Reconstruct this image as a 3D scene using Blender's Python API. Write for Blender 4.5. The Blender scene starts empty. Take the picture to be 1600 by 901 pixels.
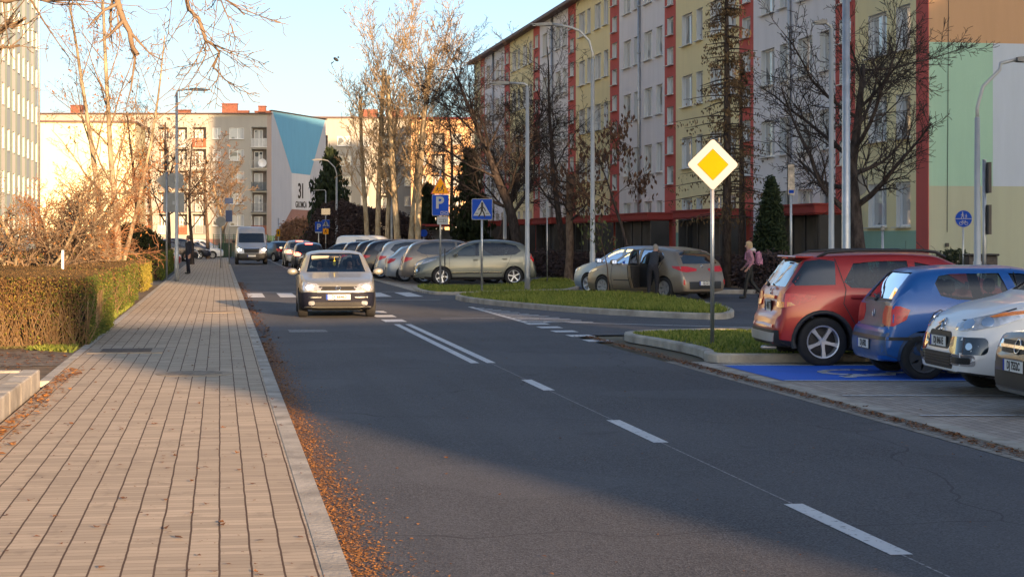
import bpy, bmesh, math, random
import numpy as np
from mathutils import Vector, Matrix
from mathutils.bvhtree import BVHTree
random.seed(7)
PI = math.pi
sc = bpy.context.scene
C = sc.collection
R = math.radians
# ------------------------------------------------------------ camera, sky, sun
HEYE = 1.75
cam = bpy.data.cameras.new('camera'); co = bpy.data.objects.new('camera', cam); C.objects.link(co)
co.location = (0, 0, HEYE); co.rotation_euler = (R(90), 0, 0)
cam.sensor_width = 36; cam.lens = 63.0; cam.shift_y = -0.0503; cam.clip_end = 4000; cam.clip_start = 0.2
sc.camera = co
SUN_AZ, SUN_EL = 25.0, 10.0           # light travels forward and to the left
w = bpy.data.worlds.new('World'); sc.world = w; w.use_nodes = True
nt = w.node_tree; nt.nodes.clear()
sky = nt.nodes.new('ShaderNodeTexSky'); sky.sky_type = 'NISHITA'; sky.sun_disc = False
sky.sun_elevation = R(SUN_EL); sky.sun_rotation = R(180 - SUN_AZ); sky.air_density = 0.72; sky.dust_density = 1.5; sky.ozone_density = 1.3
bg = nt.nodes.new('ShaderNodeBackground'); bg.inputs[1].default_value = 0.10
wo = nt.nodes.new('ShaderNodeOutputWorld'); nt.links.new(sky.outputs[0], bg.inputs[0]); nt.links.new(bg.outputs[0], wo.inputs[0])
sl = bpy.data.lights.new('sun', 'SUN'); sl.energy = 4.8; sl.angle = R(0.55); sl.color = (1.0, 0.64, 0.34)
so = bpy.data.objects.new('sun', sl); C.objects.link(so)
sd = Vector((-math.sin(R(SUN_AZ)), math.cos(R(SUN_AZ)), -math.tan(R(SUN_EL)))).normalized()
so.rotation_euler = sd.to_track_quat('-Z', 'Y').to_euler()
sc.view_settings.view_transform = 'Standard'; sc.view_settings.look = 'None'
sc.view_settings.exposure = 1.48; sc.view_settings.gamma = 1
sc.render.engine = 'CYCLES'
# ------------------------------------------------------------ frames
PHI = math.atan(.163)
def G(px, py, z=0):                    # ground point seen at a photo position (survey helper)
    Y = 2800 * (HEYE - z) / (py - 370.0); return ((px - 800) / 2800 * Y, Y)
def W2(v, u):                          # road frame (v across, u along) to world
    return (.67 + v * math.cos(PHI) - u * math.sin(PHI), v * math.sin(PHI) + u * math.cos(PHI))
def RF(X, Y):
    x = X - .67; return (x * math.cos(PHI) + Y * math.sin(PHI), -x * math.sin(PHI) + Y * math.cos(PHI))
# ------------------------------------------------------------ materials
MATS = {}
def _bsdf(name):
    m = bpy.data.materials.new(name); m.use_nodes = True; n = m.node_tree
    return m, n, n.nodes['Principled BSDF']
def mat(name, col, rough=.7, metal=0, coat=0, var=.12, vscale=3., bump=0, bscale=40., emit=0, ecol=None, alpha=1, spec=.5, seedobj=False, detail=4):
    """Procedural material: base colour modulated by two octaves of noise, optional bump."""
    if name in MATS: return MATS[name]
    m, n, b = _bsdf(name); L = n.links
    b.inputs['Roughness'].default_value = rough; b.inputs['Metallic'].default_value = metal
    b.inputs['Coat Weight'].default_value = coat; b.inputs['Coat Roughness'].default_value = .04
    b.inputs['Specular IOR Level'].default_value = spec
    tc = n.nodes.new('ShaderNodeTexCoord'); nz = n.nodes.new('ShaderNodeTexNoise')
    nz.inputs['Scale'].default_value = vscale; nz.inputs['Detail'].default_value = detail; L.new(tc.outputs['Object'], nz.inputs['Vector'])
    mp = n.nodes.new('ShaderNodeMapRange'); mp.inputs[1].default_value = .3; mp.inputs[2].default_value = .7
    mp.inputs[3].default_value = 1 - var; mp.inputs[4].default_value = 1 + var; L.new(nz.outputs[0], mp.inputs[0])
    mx = n.nodes.new('ShaderNodeVectorMath'); mx.operation = 'SCALE'; mx.inputs[0].default_value = col[:3]
    L.new(mp.outputs[0], mx.inputs['Scale']); L.new(mx.outputs[0], b.inputs['Base Color'])
    if bump:
        n2 = n.nodes.new('ShaderNodeTexNoise'); n2.inputs['Scale'].default_value = bscale; n2.inputs['Detail'].default_value = 3
        L.new(tc.outputs['Object'], n2.inputs['Vector'])
        bp = n.nodes.new('ShaderNodeBump'); bp.inputs['Strength'].default_value = bump; bp.inputs['Distance'].default_value = .02
        L.new(n2.outputs[0], bp.inputs['Height']); L.new(bp.outputs[0], b.inputs['Normal'])
    if emit:
        b.inputs['Emission Color'].default_value = (*(ecol or col)[:3], 1); b.inputs['Emission Strength'].default_value = emit
    MATS[name] = m; return m
def nd(n, t, **k):
    x = n.nodes.new(t)
    for a, v in k.items(): setattr(x, a, v)
    return x
def mth(n, op, a, b=None, c=None, clamp=False):
    x = n.nodes.new('ShaderNodeMath'); x.operation = op; x.use_clamp = clamp
    for i, q in enumerate((a, b, c)):
        if q is None: continue
        if isinstance(q, (int, float)): x.inputs[i].default_value = q
        else: n.links.new(q, x.inputs[i])
    return x.outputs[0]
def mixc(n, f, a, b):
    x = n.nodes.new('ShaderNodeMix'); x.data_type = 'RGBA'
    if isinstance(f, (int, float)): x.inputs[0].default_value = f
    else: n.links.new(f, x.inputs[0])
    for i, q in ((6, a), (7, b)):
        if isinstance(q, tuple): x.inputs[i].default_value = (*q[:3], 1)
        else: n.links.new(q, x.inputs[i])
    return x.outputs[2]
def noise(n, vec, scale, detail=3, rough=.5):
    x = n.nodes.new('ShaderNodeTexNoise'); x.inputs['Scale'].default_value = scale; x.inputs['Detail'].default_value = detail
    x.inputs['Roughness'].default_value = rough
    if vec: n.links.new(vec, x.inputs['Vector'])
    return x.outputs[0]
def ramp(n, f, a, b):
    x = n.nodes.new('ShaderNodeMapRange'); n.links.new(f, x.inputs[0]); x.inputs[1].default_value = a; x.inputs[2].default_value = b
    return x.outputs[0]
def bumpn(n, h, s, d=.01):
    x = n.nodes.new('ShaderNodeBump'); x.inputs['Strength'].default_value = s; x.inputs['Distance'].default_value = d
    n.links.new(h, x.inputs['Height']); return x.outputs[0]
def m_asphalt(name, base, worn=True):
    m, n, b = _bsdf(name); tc = nd(n, 'ShaderNodeTexCoord').outputs['Object']
    v = nd(n, 'ShaderNodeTexVoronoi'); v.inputs['Scale'].default_value = 95; n.links.new(tc, v.inputs['Vector'])
    sp = ramp(n, v.outputs['Color'], .2, 1.0)
    c = mixc(n, sp, tuple(x * .4 for x in base), tuple(x * 1.95 for x in base))
    big = ramp(n, noise(n, tc, .35, 5), .35, .68)
    c = mixc(n, mth(n, 'MULTIPLY', big, .5), c, tuple(x * 1.5 for x in base))
    # longitudinal wheel polish and lane seams
    sx = nd(n, 'ShaderNodeSeparateXYZ'); n.links.new(tc, sx.inputs[0])
    mp = nd(n, 'ShaderNodeMapping'); mp.inputs['Scale'].default_value = (1.3, .05, 1); n.links.new(tc, mp.inputs[0])
    st = ramp(n, noise(n, mp.outputs[0], 1.6, 4), .45, .75)
    c = mixc(n, mth(n, 'MULTIPLY', st, .35), c, tuple(x * .6 for x in base))
    # oil stains and repair patches with their own outline
    sp2 = ramp(n, noise(n, tc, .9, 6, .7), .60, .66); c = mixc(n, mth(n, 'MULTIPLY', sp2, .45), c, tuple(x * .55 for x in base))
    sp3 = ramp(n, noise(n, tc, .22, 2, .4), .56, .565); c = mixc(n, mth(n, 'MULTIPLY', sp3, .22), c, tuple(x * 1.7 for x in base))
    if worn:   # cracks / sealed joints
        cr = nd(n, 'ShaderNodeTexVoronoi'); cr.feature = 'DISTANCE_TO_EDGE'; cr.inputs['Scale'].default_value = .16
        dv = nd(n, 'ShaderNodeVectorMath'); dv.operation = 'ADD'
        nzv = nd(n, 'ShaderNodeTexNoise'); nzv.inputs['Scale'].default_value = .8; n.links.new(tc, nzv.inputs['Vector'])
        n.links.new(tc, dv.inputs[0]); n.links.new(nzv.outputs['Color'], dv.inputs[1]); n.links.new(dv.outputs[0], cr.inputs['Vector'])
        k = mth(n, 'LESS_THAN', cr.outputs['Distance'], .0016)
        c = mixc(n, mth(n, 'MULTIPLY', k, .6), c, tuple(x * .35 for x in base))
    n.links.new(c, b.inputs['Base Color']); b.inputs['Roughness'].default_value = .82; b.inputs['Specular IOR Level'].default_value = .35
    n.links.new(bumpn(n, v.outputs['Distance'], .5, .006), b.inputs['Normal'])
    return m
def m_pavers(name, pu, pv, base, joint, jw=.09, tw=.05, tstr=.45, wob=.03, off=.37):
    """Concrete pavers: strong joints along the street (object y), weak ones across."""
    m, n, b = _bsdf(name); tc = nd(n, 'ShaderNodeTexCoord').outputs['Object']
    sx = nd(n, 'ShaderNodeSeparateXYZ'); n.links.new(tc, sx.inputs[0])
    wn = mth(n, 'MULTIPLY', mth(n, 'SUBTRACT', noise(n, tc, 2.2, 3), .5), wob)
    x = mth(n, 'ADD', sx.outputs[0], wn)
    row = mth(n, 'DIVIDE', x, pv); ri = mth(n, 'FLOOR', row); fr = mth(n, 'FRACT', row)
    col = mth(n, 'ADD', mth(n, 'DIVIDE', sx.outputs[1], pu), mth(n, 'MULTIPLY', ri, off)); ci = mth(n, 'FLOOR', col); fc = mth(n, 'FRACT', col)
    jl = mth(n, 'LESS_THAN', mth(n, 'MINIMUM', fr, mth(n, 'SUBTRACT', 1, fr)), jw / 2)
    jt = mth(n, 'LESS_THAN', mth(n, 'MINIMUM', fc, mth(n, 'SUBTRACT', 1, fc)), tw / 2)
    wv = nd(n, 'ShaderNodeTexWhiteNoise'); wv.noise_dimensions = '2D'; cb = nd(n, 'ShaderNodeCombineXYZ')
    n.links.new(ri, cb.inputs[0]); n.links.new(ci, cb.inputs[1]); n.links.new(cb.outputs[0], wv.inputs['Vector'])
    c = mixc(n, wv.outputs['Value'], tuple(q * .78 for q in base), tuple(q * 1.12 for q in base))
    c = mixc(n, mth(n, 'MULTIPLY', ramp(n, noise(n, tc, .5, 5, .6), .35, .7), .5), c, tuple(q * .72 for q in base))
    c = mixc(n, mth(n, 'MULTIPLY', ramp(n, noise(n, tc, 3.3, 5, .7), .58, .66), .45), c, tuple(q * .5 for q in base))
    c = mixc(n, mth(n, 'MULTIPLY', ramp(n, noise(n, tc, 160, 2), .55, .8), .5), c, tuple(q * .6 for q in base))
    c = mixc(n, mth(n, 'MULTIPLY', jt, tstr), c, joint)
    c = mixc(n, jl, c, joint)
    n.links.new(c, b.inputs['Base Color']); b.inputs['Roughness'].default_value = .88; b.inputs['Specular IOR Level'].default_value = .3
    h = mth(n, 'SUBTRACT', 1, mth(n, 'MAXIMUM', jl, mth(n, 'MULTIPLY', jt, .5)))
    n.links.new(bumpn(n, h, .7, .008), b.inputs['Normal'])
    return m
def m_worn(name, col, under, thr=.60, sc=14):
    m, n, b = _bsdf(name); tc = nd(n, 'ShaderNodeTexCoord').outputs['Object']
    f = ramp(n, noise(n, tc, sc, 6, .7), thr - .04, thr + .06)
    c = mixc(n, f, col, under)
    c = mixc(n, mth(n, 'MULTIPLY', ramp(n, noise(n, tc, 1.5, 3), .4, .7), .3), c, tuple(q * .6 for q in col))
    n.links.new(c, b.inputs['Base Color']); b.inputs['Roughness'].default_value = .75
    n.links.new(bumpn(n, noise(n, tc, 120, 2), .4, .004), b.inputs['Normal']); return m
def m_wall(name, col, stain=.25, panel=0):
    if name in MATS: return MATS[name]
    m, n, b = _bsdf(name); tc = nd(n, 'ShaderNodeTexCoord').outputs['Object']
    mp = nd(n, 'ShaderNodeMapping'); mp.inputs['Scale'].default_value = (1.2, 1.2, .16); n.links.new(tc, mp.inputs[0])
    st = ramp(n, noise(n, mp.outputs[0], 1.3, 6, .65), .42, .75)
    c = mixc(n, mth(n, 'MULTIPLY', st, stain), col, tuple(q * .6 for q in col))
    c = mixc(n, mth(n, 'MULTIPLY', ramp(n, noise(n, tc, 45, 2), .4, .7), .15), c, tuple(q * .75 for q in col))
    n.links.new(c, b.inputs['Base Color']); b.inputs['Roughness'].default_value = .9; b.inputs['Specular IOR Level'].default_value = .2
    n.links.new(bumpn(n, noise(n, tc, 60, 3), .25, .01), b.inputs['Normal']); MATS[name] = m; return m
def m_leaf(name, a, bcol, trans=.25):
    """Foliage: colour differs leaf by leaf (each leaf is its own island) with a little light passing through."""
    if name in MATS: return MATS[name]
    m, n, b = _bsdf(name); g = nd(n, 'ShaderNodeNewGeometry')
    c = mixc(n, g.outputs['Random Per Island'], a, bcol)
    n.links.new(c, b.inputs['Base Color']); b.inputs['Roughness'].default_value = .65; b.inputs['Specular IOR Level'].default_value = .25
    t = nd(n, 'ShaderNodeBsdfTranslucent'); n.links.new(c, t.inputs[0]); mx = nd(n, 'ShaderNodeMixShader'); mx.inputs[0].default_value = trans
    o = n.nodes['Material Output']; n.links.new(b.outputs[0], mx.inputs[1]); n.links.new(t.outputs[0], mx.inputs[2]); n.links.new(mx.outputs[0], o.inputs[0])
    MATS[name] = m; return m
def m_bark(name, a, bcol, sc_=9):
    if name in MATS: return MATS[name]
    m, n, b = _bsdf(name); tc = nd(n, 'ShaderNodeTexCoord').outputs['Object']
    mp = nd(n, 'ShaderNodeMapping'); mp.inputs['Scale'].default_value = (1, 1, .35); n.links.new(tc, mp.inputs[0])
    f = noise(n, mp.outputs[0], sc_, 5, .65)
    n.links.new(mixc(n, ramp(n, f, .38, .62), a, bcol), b.inputs['Base Color']); b.inputs['Roughness'].default_value = .95
    b.inputs['Specular IOR Level'].default_value = .15
    n.links.new(bumpn(n, f, .8, .03), b.inputs['Normal']); MATS[name] = m; return m
def m_glass(name, tint=(.75, .85, .85), refl=.16, dark=0.0):
    """Thin car or window pane: mostly see-through, mirror-like at grazing angles."""
    if name in MATS: return MATS[name]
    m, n, b = _bsdf(name); n.nodes.remove(b)
    t = nd(n, 'ShaderNodeBsdfTransparent'); t.inputs[0].default_value = (*tint, 1)
    g = nd(n, 'ShaderNodeBsdfGlossy'); g.inputs['Roughness'].default_value = .02; g.inputs[0].default_value = (.95, .97, 1, 1)
    fr = nd(n, 'ShaderNodeFresnel'); fr.inputs[0].default_value = 1.5
    f = mth(n, 'ADD', mth(n, 'MULTIPLY', fr.outputs[0], 1.0), refl, clamp=True)
    mx = nd(n, 'ShaderNodeMixShader'); n.links.new(f, mx.inputs[0]); n.links.new(t.outputs[0], mx.inputs[1]); n.links.new(g.outputs[0], mx.inputs[2])
    n.links.new(mx.outputs[0], n.nodes['Material Output'].inputs[0]); MATS[name] = m; return m
# ------------------------------------------------------------ mesh helpers
class MB:
    def __init__(s): s.v = []; s.f = []; s.m = []
    def add(s, vs, fs, mi=0):
        o = len(s.v); s.v.extend([tuple(p) for p in vs]); s.f.extend([tuple(i + o for i in f) for f in fs]); s.m.extend([mi] * len(fs)); return s
    def box(s, c, d, mi=0, rz=0, M=None, bev=0):
        x, y, z = d[0] / 2, d[1] / 2, d[2] / 2
        if bev:
            b = min(bev, x * .9, y * .9, z * .9); vs = []; fs = []
            # chamfered box from three nested rings
            def ring(zz, ix, iy, cc): return [(-ix + cc, -iy, zz), (ix - cc, -iy, zz), (ix, -iy + cc, zz), (ix, iy - cc, zz), (ix - cc, iy, zz), (-ix + cc, iy, zz), (-ix, iy - cc, zz), (-ix, -iy + cc, zz)]
            rs = [ring(-z, x - b, y - b, b * .4), ring(-z + b, x, y, b), ring(z - b, x, y, b), ring(z, x - b, y - b, b * .4)]
            for r_ in rs: vs += r_
            for k in range(3):
                for i in range(8): fs.append((k * 8 + i, k * 8 + (i + 1) % 8, (k + 1) * 8 + (i + 1) % 8, (k + 1) * 8 + i))
            fs.append(tuple(range(7, -1, -1))); fs.append(tuple(range(24, 32)))
        else:
            vs = [(i * x, j * y, k * z) for k in (-1, 1) for j in (-1, 1) for i in (-1, 1)]
            fs = [(0, 2, 3, 1), (4, 5, 7, 6), (0, 1, 5, 4), (2, 6, 7, 3), (0, 4, 6, 2), (1, 3, 7, 5)]
        T = Matrix.Translation(c) @ (M.to_4x4() if M is not None else Matrix.Rotation(rz, 4, 'Z'))
        return s.add([T @ Vector(p) for p in vs], fs, mi)
    def tube(s, pts, rad, n=8, mi=0, cap=True):
        P = [Vector(p) for p in pts]; k = len(P)
        if not hasattr(rad, '__len__'): rad = [rad] * k
        vs = []; up = None
        for i, p in enumerate(P):
            t = (P[min(i + 1, k - 1)] - P[max(i - 1, 0)])
            if t.length < 1e-9: t = Vector((0, 0, 1))
            t.normalize()
            if up is None:
                up = t.orthogonal().normalized()
            a = up - t * up.dot(t)
            if a.length < 1e-6: a = t.orthogonal()
            a.normalize(); up = a; b = t.cross(a)
            for j in range(n):
                q = 2 * PI * j / n; vs.append(p + (a * math.cos(q) + b * math.sin(q)) * rad[i])
        fs = [(i * n + j, i * n + (j + 1) % n, (i + 1) * n + (j + 1) % n, (i + 1) * n + j) for i in range(k - 1) for j in range(n)]
        if cap: fs.append(tuple(range(n - 1, -1, -1))); fs.append(tuple(range((k - 1) * n, k * n)))
        return s.add(vs, fs, mi)
    def lathe(s, prof, n=24, axis='Z', c=(0, 0, 0), mi=0, close=False):
        vs = []; c = Vector(c); k = len(prof)
        for r_, h in prof:
            for j in range(n):
                q = 2 * PI * j / n; a, b = r_ * math.cos(q), r_ * math.sin(q)
                vs.append(c + Vector({'Z': (a, b, h), 'Y': (a, h, b), 'X': (h, a, b)}[axis]))
        fs = [(i * n + j, i * n + (j + 1) % n, ((i + 1) % k) * n + (j + 1) % n, ((i + 1) % k) * n + j) for i in range(k if close else k - 1) for j in range(n)]
        return s.add(vs, fs, mi)
    def prism(s, poly, y0, y1, plane='XZ', mi=0, M=None):
        """Polygon in a plane, extruded along the third axis (y0..y1)."""
        n = len(poly)
        f = {'XZ': lambda a, b, h: (a, h, b), 'XY': lambda a, b, h: (a, b, h), 'YZ': lambda a, b, h: (h, a, b)}[plane]
        vs = [f(a, b, y0) for a, b in poly] + [f(a, b, y1) for a, b in poly]
        if M is not None: vs = [M @ Vector(p) for p in vs]
        fs = [tuple(range(n)), tuple(range(2 * n - 1, n - 1, -1))] + [(i, i + n, (i + 1) % n + n, (i + 1) % n) for i in range(n)]
        return s.add(vs, fs, mi)
    def ell(s, c, r, nu=12, nv=8, mi=0, M=None):
        vs = []; fs = []
        for i in range(nv + 1):
            t = PI * i / nv
            for j in range(nu):
                q = 2 * PI * j / nu; p = Vector((r[0] * math.sin(t) * math.cos(q), r[1] * math.sin(t) * math.sin(q), r[2] * math.cos(t)))
                if M is not None: p = M @ p
                vs.append(Vector(c) + p)
        for i in range(nv):
            for j in range(nu): fs.append((i * nu + j, (i + 1) * nu + j, (i + 1) * nu + (j + 1) % nu, i * nu + (j + 1) % nu))
        return s.add(vs, fs, mi)
    def build(s, name, mats, parent=None, smooth=False, fix=False):
        me = bpy.data.meshes.new(name); me.from_pydata(s.v, [], s.f)
        if not isinstance(mats, (list, tuple)): mats = [mats]
        for m_ in mats: me.materials.append(m_)
        if len(mats) > 1: me.polygons.foreach_set('material_index', s.m)
        if smooth: me.polygons.foreach_set('use_smooth', [True] * len(me.polygons))
        me.update()
        if fix:
            bm = bmesh.new(); bm.from_mesh(me); bmesh.ops.recalc_face_normals(bm, faces=bm.faces); bm.to_mesh(me); bm.free()
        return link(name, me, parent)
def link(name, me, parent=None):
    o = bpy.data.objects.new(name, me); C.objects.link(o)
    if parent: o.parent = parent
    return o
def sharp(o, ang=38):
    me = o.data; bm = bmesh.new(); bm.from_mesh(me); bmesh.ops.remove_doubles(bm, verts=bm.verts, dist=1e-5)
    for e in bm.edges:
        if len(e.link_faces) == 2 and e.calc_face_angle(0) > R(ang): e.smooth = False
    for f in bm.faces: f.smooth = True
    bm.to_mesh(me); bm.free(); return o
def tag(o, label, cat, group=None, kind=None):
    o['label'] = label; o['category'] = cat
    if group: o['group'] = group
    if kind: o['kind'] = kind
    return o
def thing(name, label, cat, loc=(0, 0, 0), rz=0, group=None):
    o = bpy.data.objects.new(name, None); C.objects.link(o); o.empty_display_size = .3
    o.location = loc; o.rotation_euler = (0, 0, rz); return tag(o, label, cat, group)
def struct(o, kind='structure'): o['kind'] = kind; return o
def copy_tree(o, parent=None):
    c = o.copy(); C.objects.link(c)
    if parent: c.parent = parent
    for ch in [x for x in o.children]: copy_tree(ch, c)
    return c
def road_sheet(name, poly, z, m, thick=0):
    """Flat sheet with outline given in road frame; local x = across, y = along."""
    mb = MB()
    if thick: mb.prism(poly, z - thick, z, 'XY')
    else: mb.add([(a, b, z) for a, b in poly], [tuple(range(len(poly)))])
    o = mb.build(name, m, fix=True); o.location = (.67, 0, 0); o.rotation_euler = (0, 0, PHI); return o
def rect(v0, v1, u0, u1): return [(v0, u0), (v1, u0), (v1, u1), (v0, u1)]
def rrect(cx, cz, w_, h_, r_, n=4):
    P = []
    for sx_, sz_, a0 in ((1, -1, -90), (1, 1, 0), (-1, 1, 90), (-1, -1, 180)):
        for i in range(n + 1):
            a = R(a0 + 90 * i / n); P.append((cx + sx_ * (w_ / 2 - r_) + r_ * math.cos(a), cz + sz_ * (h_ / 2 - r_) + r_ * math.sin(a)))
    return P
def text_mesh(txt, size, depth=.002, bold=0, font=None, sx=1.0, track=1.0):
    cu = bpy.data.curves.new('t', 'FONT'); cu.body = txt; cu.size = size; cu.align_x = 'CENTER'; cu.align_y = 'CENTER'; cu.extrude = depth; cu.offset = bold
    cu.resolution_u = 3; cu.space_character = track
    o = bpy.data.objects.new('t', cu); C.objects.link(o); dg = bpy.context.evaluated_depsgraph_get()
    me = bpy.data.meshes.new_from_object(o.evaluated_get(dg)); bpy.data.objects.remove(o); bpy.data.curves.remove(cu)
    for v_ in me.vertices: v_.co.x *= sx
    return me
def text_obj(name, txt, size, m, parent, loc, rot, depth=.002, bold=0, sx=1.0):
    me = text_mesh(txt, size, depth, bold, sx=sx); me.materials.clear(); me.materials.append(m)
    o = link(name, me, parent); o.location = loc; o.rotation_euler = rot; return o
# shared materials
M_steel = mat('galvanised_steel', (.42, .43, .44), .42, .75, var=.12, vscale=6)
M_pole = mat('lamp_pole_paint', (.40, .41, .41), .5, .4, var=.1, vscale=2)
M_dark = mat('dark_plastic', (.018, .018, .02), .5, var=.2)
M_rub = mat('tyre_rubber', (.015, .015, .016), .8, var=.25, vscale=12)
M_wht = mat('white_paint', (.78, .78, .78), .5, var=.06)
M_frame = mat('pvc_window_frame', (.74, .74, .73), .45, var=.05)
M_chrome = mat('chrome', (.75, .76, .78), .12, 1.0, var=.05)
M_alloy = mat('alloy_rim', (.66, .67, .69), .35, .55, var=.08)
M_rim = mat('painted_rim', (.045, .045, .05), .5, .5, var=.1)
M_seat = mat('seat_fabric', (.05, .05, .055), .9, var=.2)
M_inter = mat('car_interior', (.03, .03, .032), .9)
M_glass = m_glass('car_glass', (.50, .58, .57), .03)
M_gdark = mat('tinted_glass', (.012, .016, .02), .03, 0, 1, var=.1, spec=.8)
M_black = mat('black_sign_paint', (.012, .012, .012), .6)
M_blue = mat('blue_sign_foil', (.008, .055, .36), .6, var=.05, spec=.12)
M_sback = mat('grey_sign_back', (.20, .21, .21), .6, .3, var=.12, vscale=5)
M_red = mat('red_lamp', (.55, .008, .010), .3, 0, .35, var=.2, vscale=30)
M_redlit = mat('red_lamp_lit', (.6, .02, .02), .2, 0, 1, emit=5, ecol=(1, .09, .05))
M_clear = mat('clear_lamp', (.55, .56, .58), .08, .5, 1, var=.35, vscale=14)
M_orange = mat('orange_lamp', (.75, .22, .03), .15, 0, 1, var=.2, vscale=30)
M_headlit = mat('headlamp_lit', (1, .9, .7), .2, emit=14, ecol=(1, .82, .5))
M_plate = mat('number_plate', (.75, .75, .72), .4, var=.04)
# ============================================================ GROUND
g = MB().add([(-1500, -600, -.03), (1500, -600, -.03), (1500, 2500, -.03), (-1500, 2500, -.03)], [(0, 1, 2, 3)])
struct(g.build('ground', mat('earth_ground', (.10, .085, .055), .95, var=.4, vscale=.25, bump=.6, bscale=5)))
M_road = m_asphalt('road_asphalt', (.076, .076, .083))
M_side = m_asphalt('side_asphalt', (.076, .077, .086))
M_line = m_worn('road_marking_paint', (.62, .63, .64), (.12, .12, .12), .60)
M_oldline = m_worn('old_marking_paint', (.30, .30, .31), (.07, .07, .07), .5, 20)
M_pav = m_pavers('sidewalk_pavers', .10, .166, (.52, .42, .31), (.095, .055, .035), .070, .08, .55, .014)
M_bay = m_pavers('bay_pavers', .2, .1, (.42, .36, .31), (.12, .10, .085), .08, .05, .9, .004, .5)
M_kerb = mat('concrete_kerb', (.38, .345, .295), .92, var=.35, vscale=2.5, bump=.5, bscale=30)
M_soil = mat('bare_soil', (.11, .075, .045), .98, var=.45, vscale=2.2, bump=1, bscale=14)
M_turf = mat('turf_base', (.08, .09, .03), .98, var=.5, vscale=2.5, bump=1, bscale=20)
struct(road_sheet('road', rect(0, 5.5, -25, 215), 0, M_road))
struct(road_sheet('side_road', rect(5.5, 70, 31.5, 66), -.004, M_side))
struct(road_sheet('service_lane', [(9.6, 66), (70, 66), (70, 72), (13, 72), (14, 215), (9.6, 215)], -.004, M_side))
struct(road_sheet('sidewalk', rect(-2.66, -.14, -25, 190), .030, M_pav))
struct(road_sheet('sidewalk_edge', rect(-.14, 0, -25, 190), .034, M_kerb, .07))
struct(road_sheet('sidewalk_border', rect(-2.78, -2.66, 22, 190), .040, M_kerb, .08))
struct(road_sheet('gutter', rect(5.5, 5.78, -25, 24.6), .004, m_pavers('gutter_setts', .2, .14, (.33, .30, .26), (.09, .07, .05), .09, .08, 1, .01, .5)))
struct(road_sheet('bay_kerb', rect(5.78, 5.98, -25, 24.2), .020, M_kerb, .06))
struct(road_sheet('parking_bays', rect(5.98, 40, -25, 24.0), .012, M_bay))
struct(road_sheet('far_parking_bays', rect(5.78, 9.6, 57.5, 150), .008, M_bay))
struct(road_sheet('far_bay_kerb', rect(5.5, 5.78, 57.5, 150), .014, M_kerb, .05))
struct(road_sheet('front_soil', rect(-30, -2.78, 14, 66), .012, M_soil))
struct(road_sheet('yard_pavement', rect(-60, -2.78, 66, 190), .004, m_asphalt('yard_asphalt', (.09, .088, .085))))
struct(road_sheet('cross_street', rect(-120, 120, 190, 204), .004, M_side))
struct(road_sheet('garden_path', rect(-14, -2.78, 24.9, 28.2), .018, m_worn('dirty_slabs', (.19, .15, .11), (.10, .07, .045), .5, 3)))
# disabled bay (blue) and white bay lines; the lines run square to the photo's view, slightly oblique to the street
def bay_poly(u0, u1, v0, v1):
    k = -.163
    return [(v0, u0), (v1, u0 + k * (v1 - v0)), (v1, u1 + k * (v1 - v0)), (v0, u1)]
M_bluep = m_worn('blue_bay_paint', (.012, .13, .62), (.04, .14, .42), .68, 6)
struct(road_sheet('blue_bay', bay_poly(20.95, 23.5, 6.05, 11), .017, M_bluep))
struct(road_sheet('bay_line', bay_poly(23.5, 23.60, 6.05, 11), .022, M_line))
for i, uu in enumerate((20.85, 18.8, 16.6, 14.3, 12.0, 9.6)):
    struct(road_sheet('bay_line', bay_poly(uu, uu + .08, 6.05, 11), .022, M_line))
def mark(poly, m=None, z=.004): return struct(road_sheet('road_marking', poly, z, m or M_line))
# wheelchair symbol on the blue bay
def stroke(mb, pts, w_, z0, z1, M=None, mi=0):
    """Flat stroke of width w along a 2D polyline, extruded."""
    for (a, b), (c, d) in zip(pts[:-1], pts[1:]):
        t = Vector((c - a, d - b)); 
        if t.length < 1e-6: continue
        t.normalize(); n_ = Vector((-t.y, t.x)) * w_ / 2; e = t * w_ * .25
        mb.prism([(a - e.x + n_.x, b - e.y + n_.y), (a - e.x - n_.x, b - e.y - n_.y), (c + e.x - n_.x, d + e.y - n_.y), (c + e.x + n_.x, d + e.y + n_.y)], z0, z1, 'XY', mi, M)
mb = MB(); T = Matrix.Translation((7.7, 21.95, 0)) @ Matrix.Rotation(-.163 - PI / 2 * 0, 4, 'Z')
def sp(pts, w_): stroke(mb, [(y_ * 1.0, -x_ * 1.0) for x_, y_ in pts], w_, .021, .024, T)
arc = [(.42 * math.cos(R(a)) - .05, .42 * math.sin(R(a)) - .35) for a in range(-210, 60, 24)]
sp(arc, .12); sp([(0, .75), (.02, .1), (.38, .02), (.62, -.6), (.78, -.55)], .13); sp([(0, .38), (.34, .36)], .1)
mb.prism([(.95 + .13 * math.cos(R(a)), .13 * math.sin(R(a))) for a in range(0, 360, 30)], .021, .024, 'XY', 0, T)
sy = mb.build('road_marking', M_line); sy.location = (.67, 0, 0); sy.rotation_euler = (0, 0, PHI); struct(sy)
# centre line
u = 10.25
for k, (a, b) in enumerate(((9.5, 11.4), (14.95, 16.85), (20.2, 21.75), (4.0, 5.9))): mark(rect(2.98, 3.11, a, b))
mark(rect(2.77, 2.89, 24.7, 35.9)); mark(rect(3.00, 3.12, 24.7, 35.9))
mark(rect(3.04, 3.055, 3, 24.6), M_oldline, .002)
for k in range(3): mark(rect(2.7, 3.15, 36.9 + k * 2.2, 38.0 + k * 2.2))
for k in range(28): mark(rect(2.95, 3.07, 60 + k * 3.6, 61.4 + k * 3.6))
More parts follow.
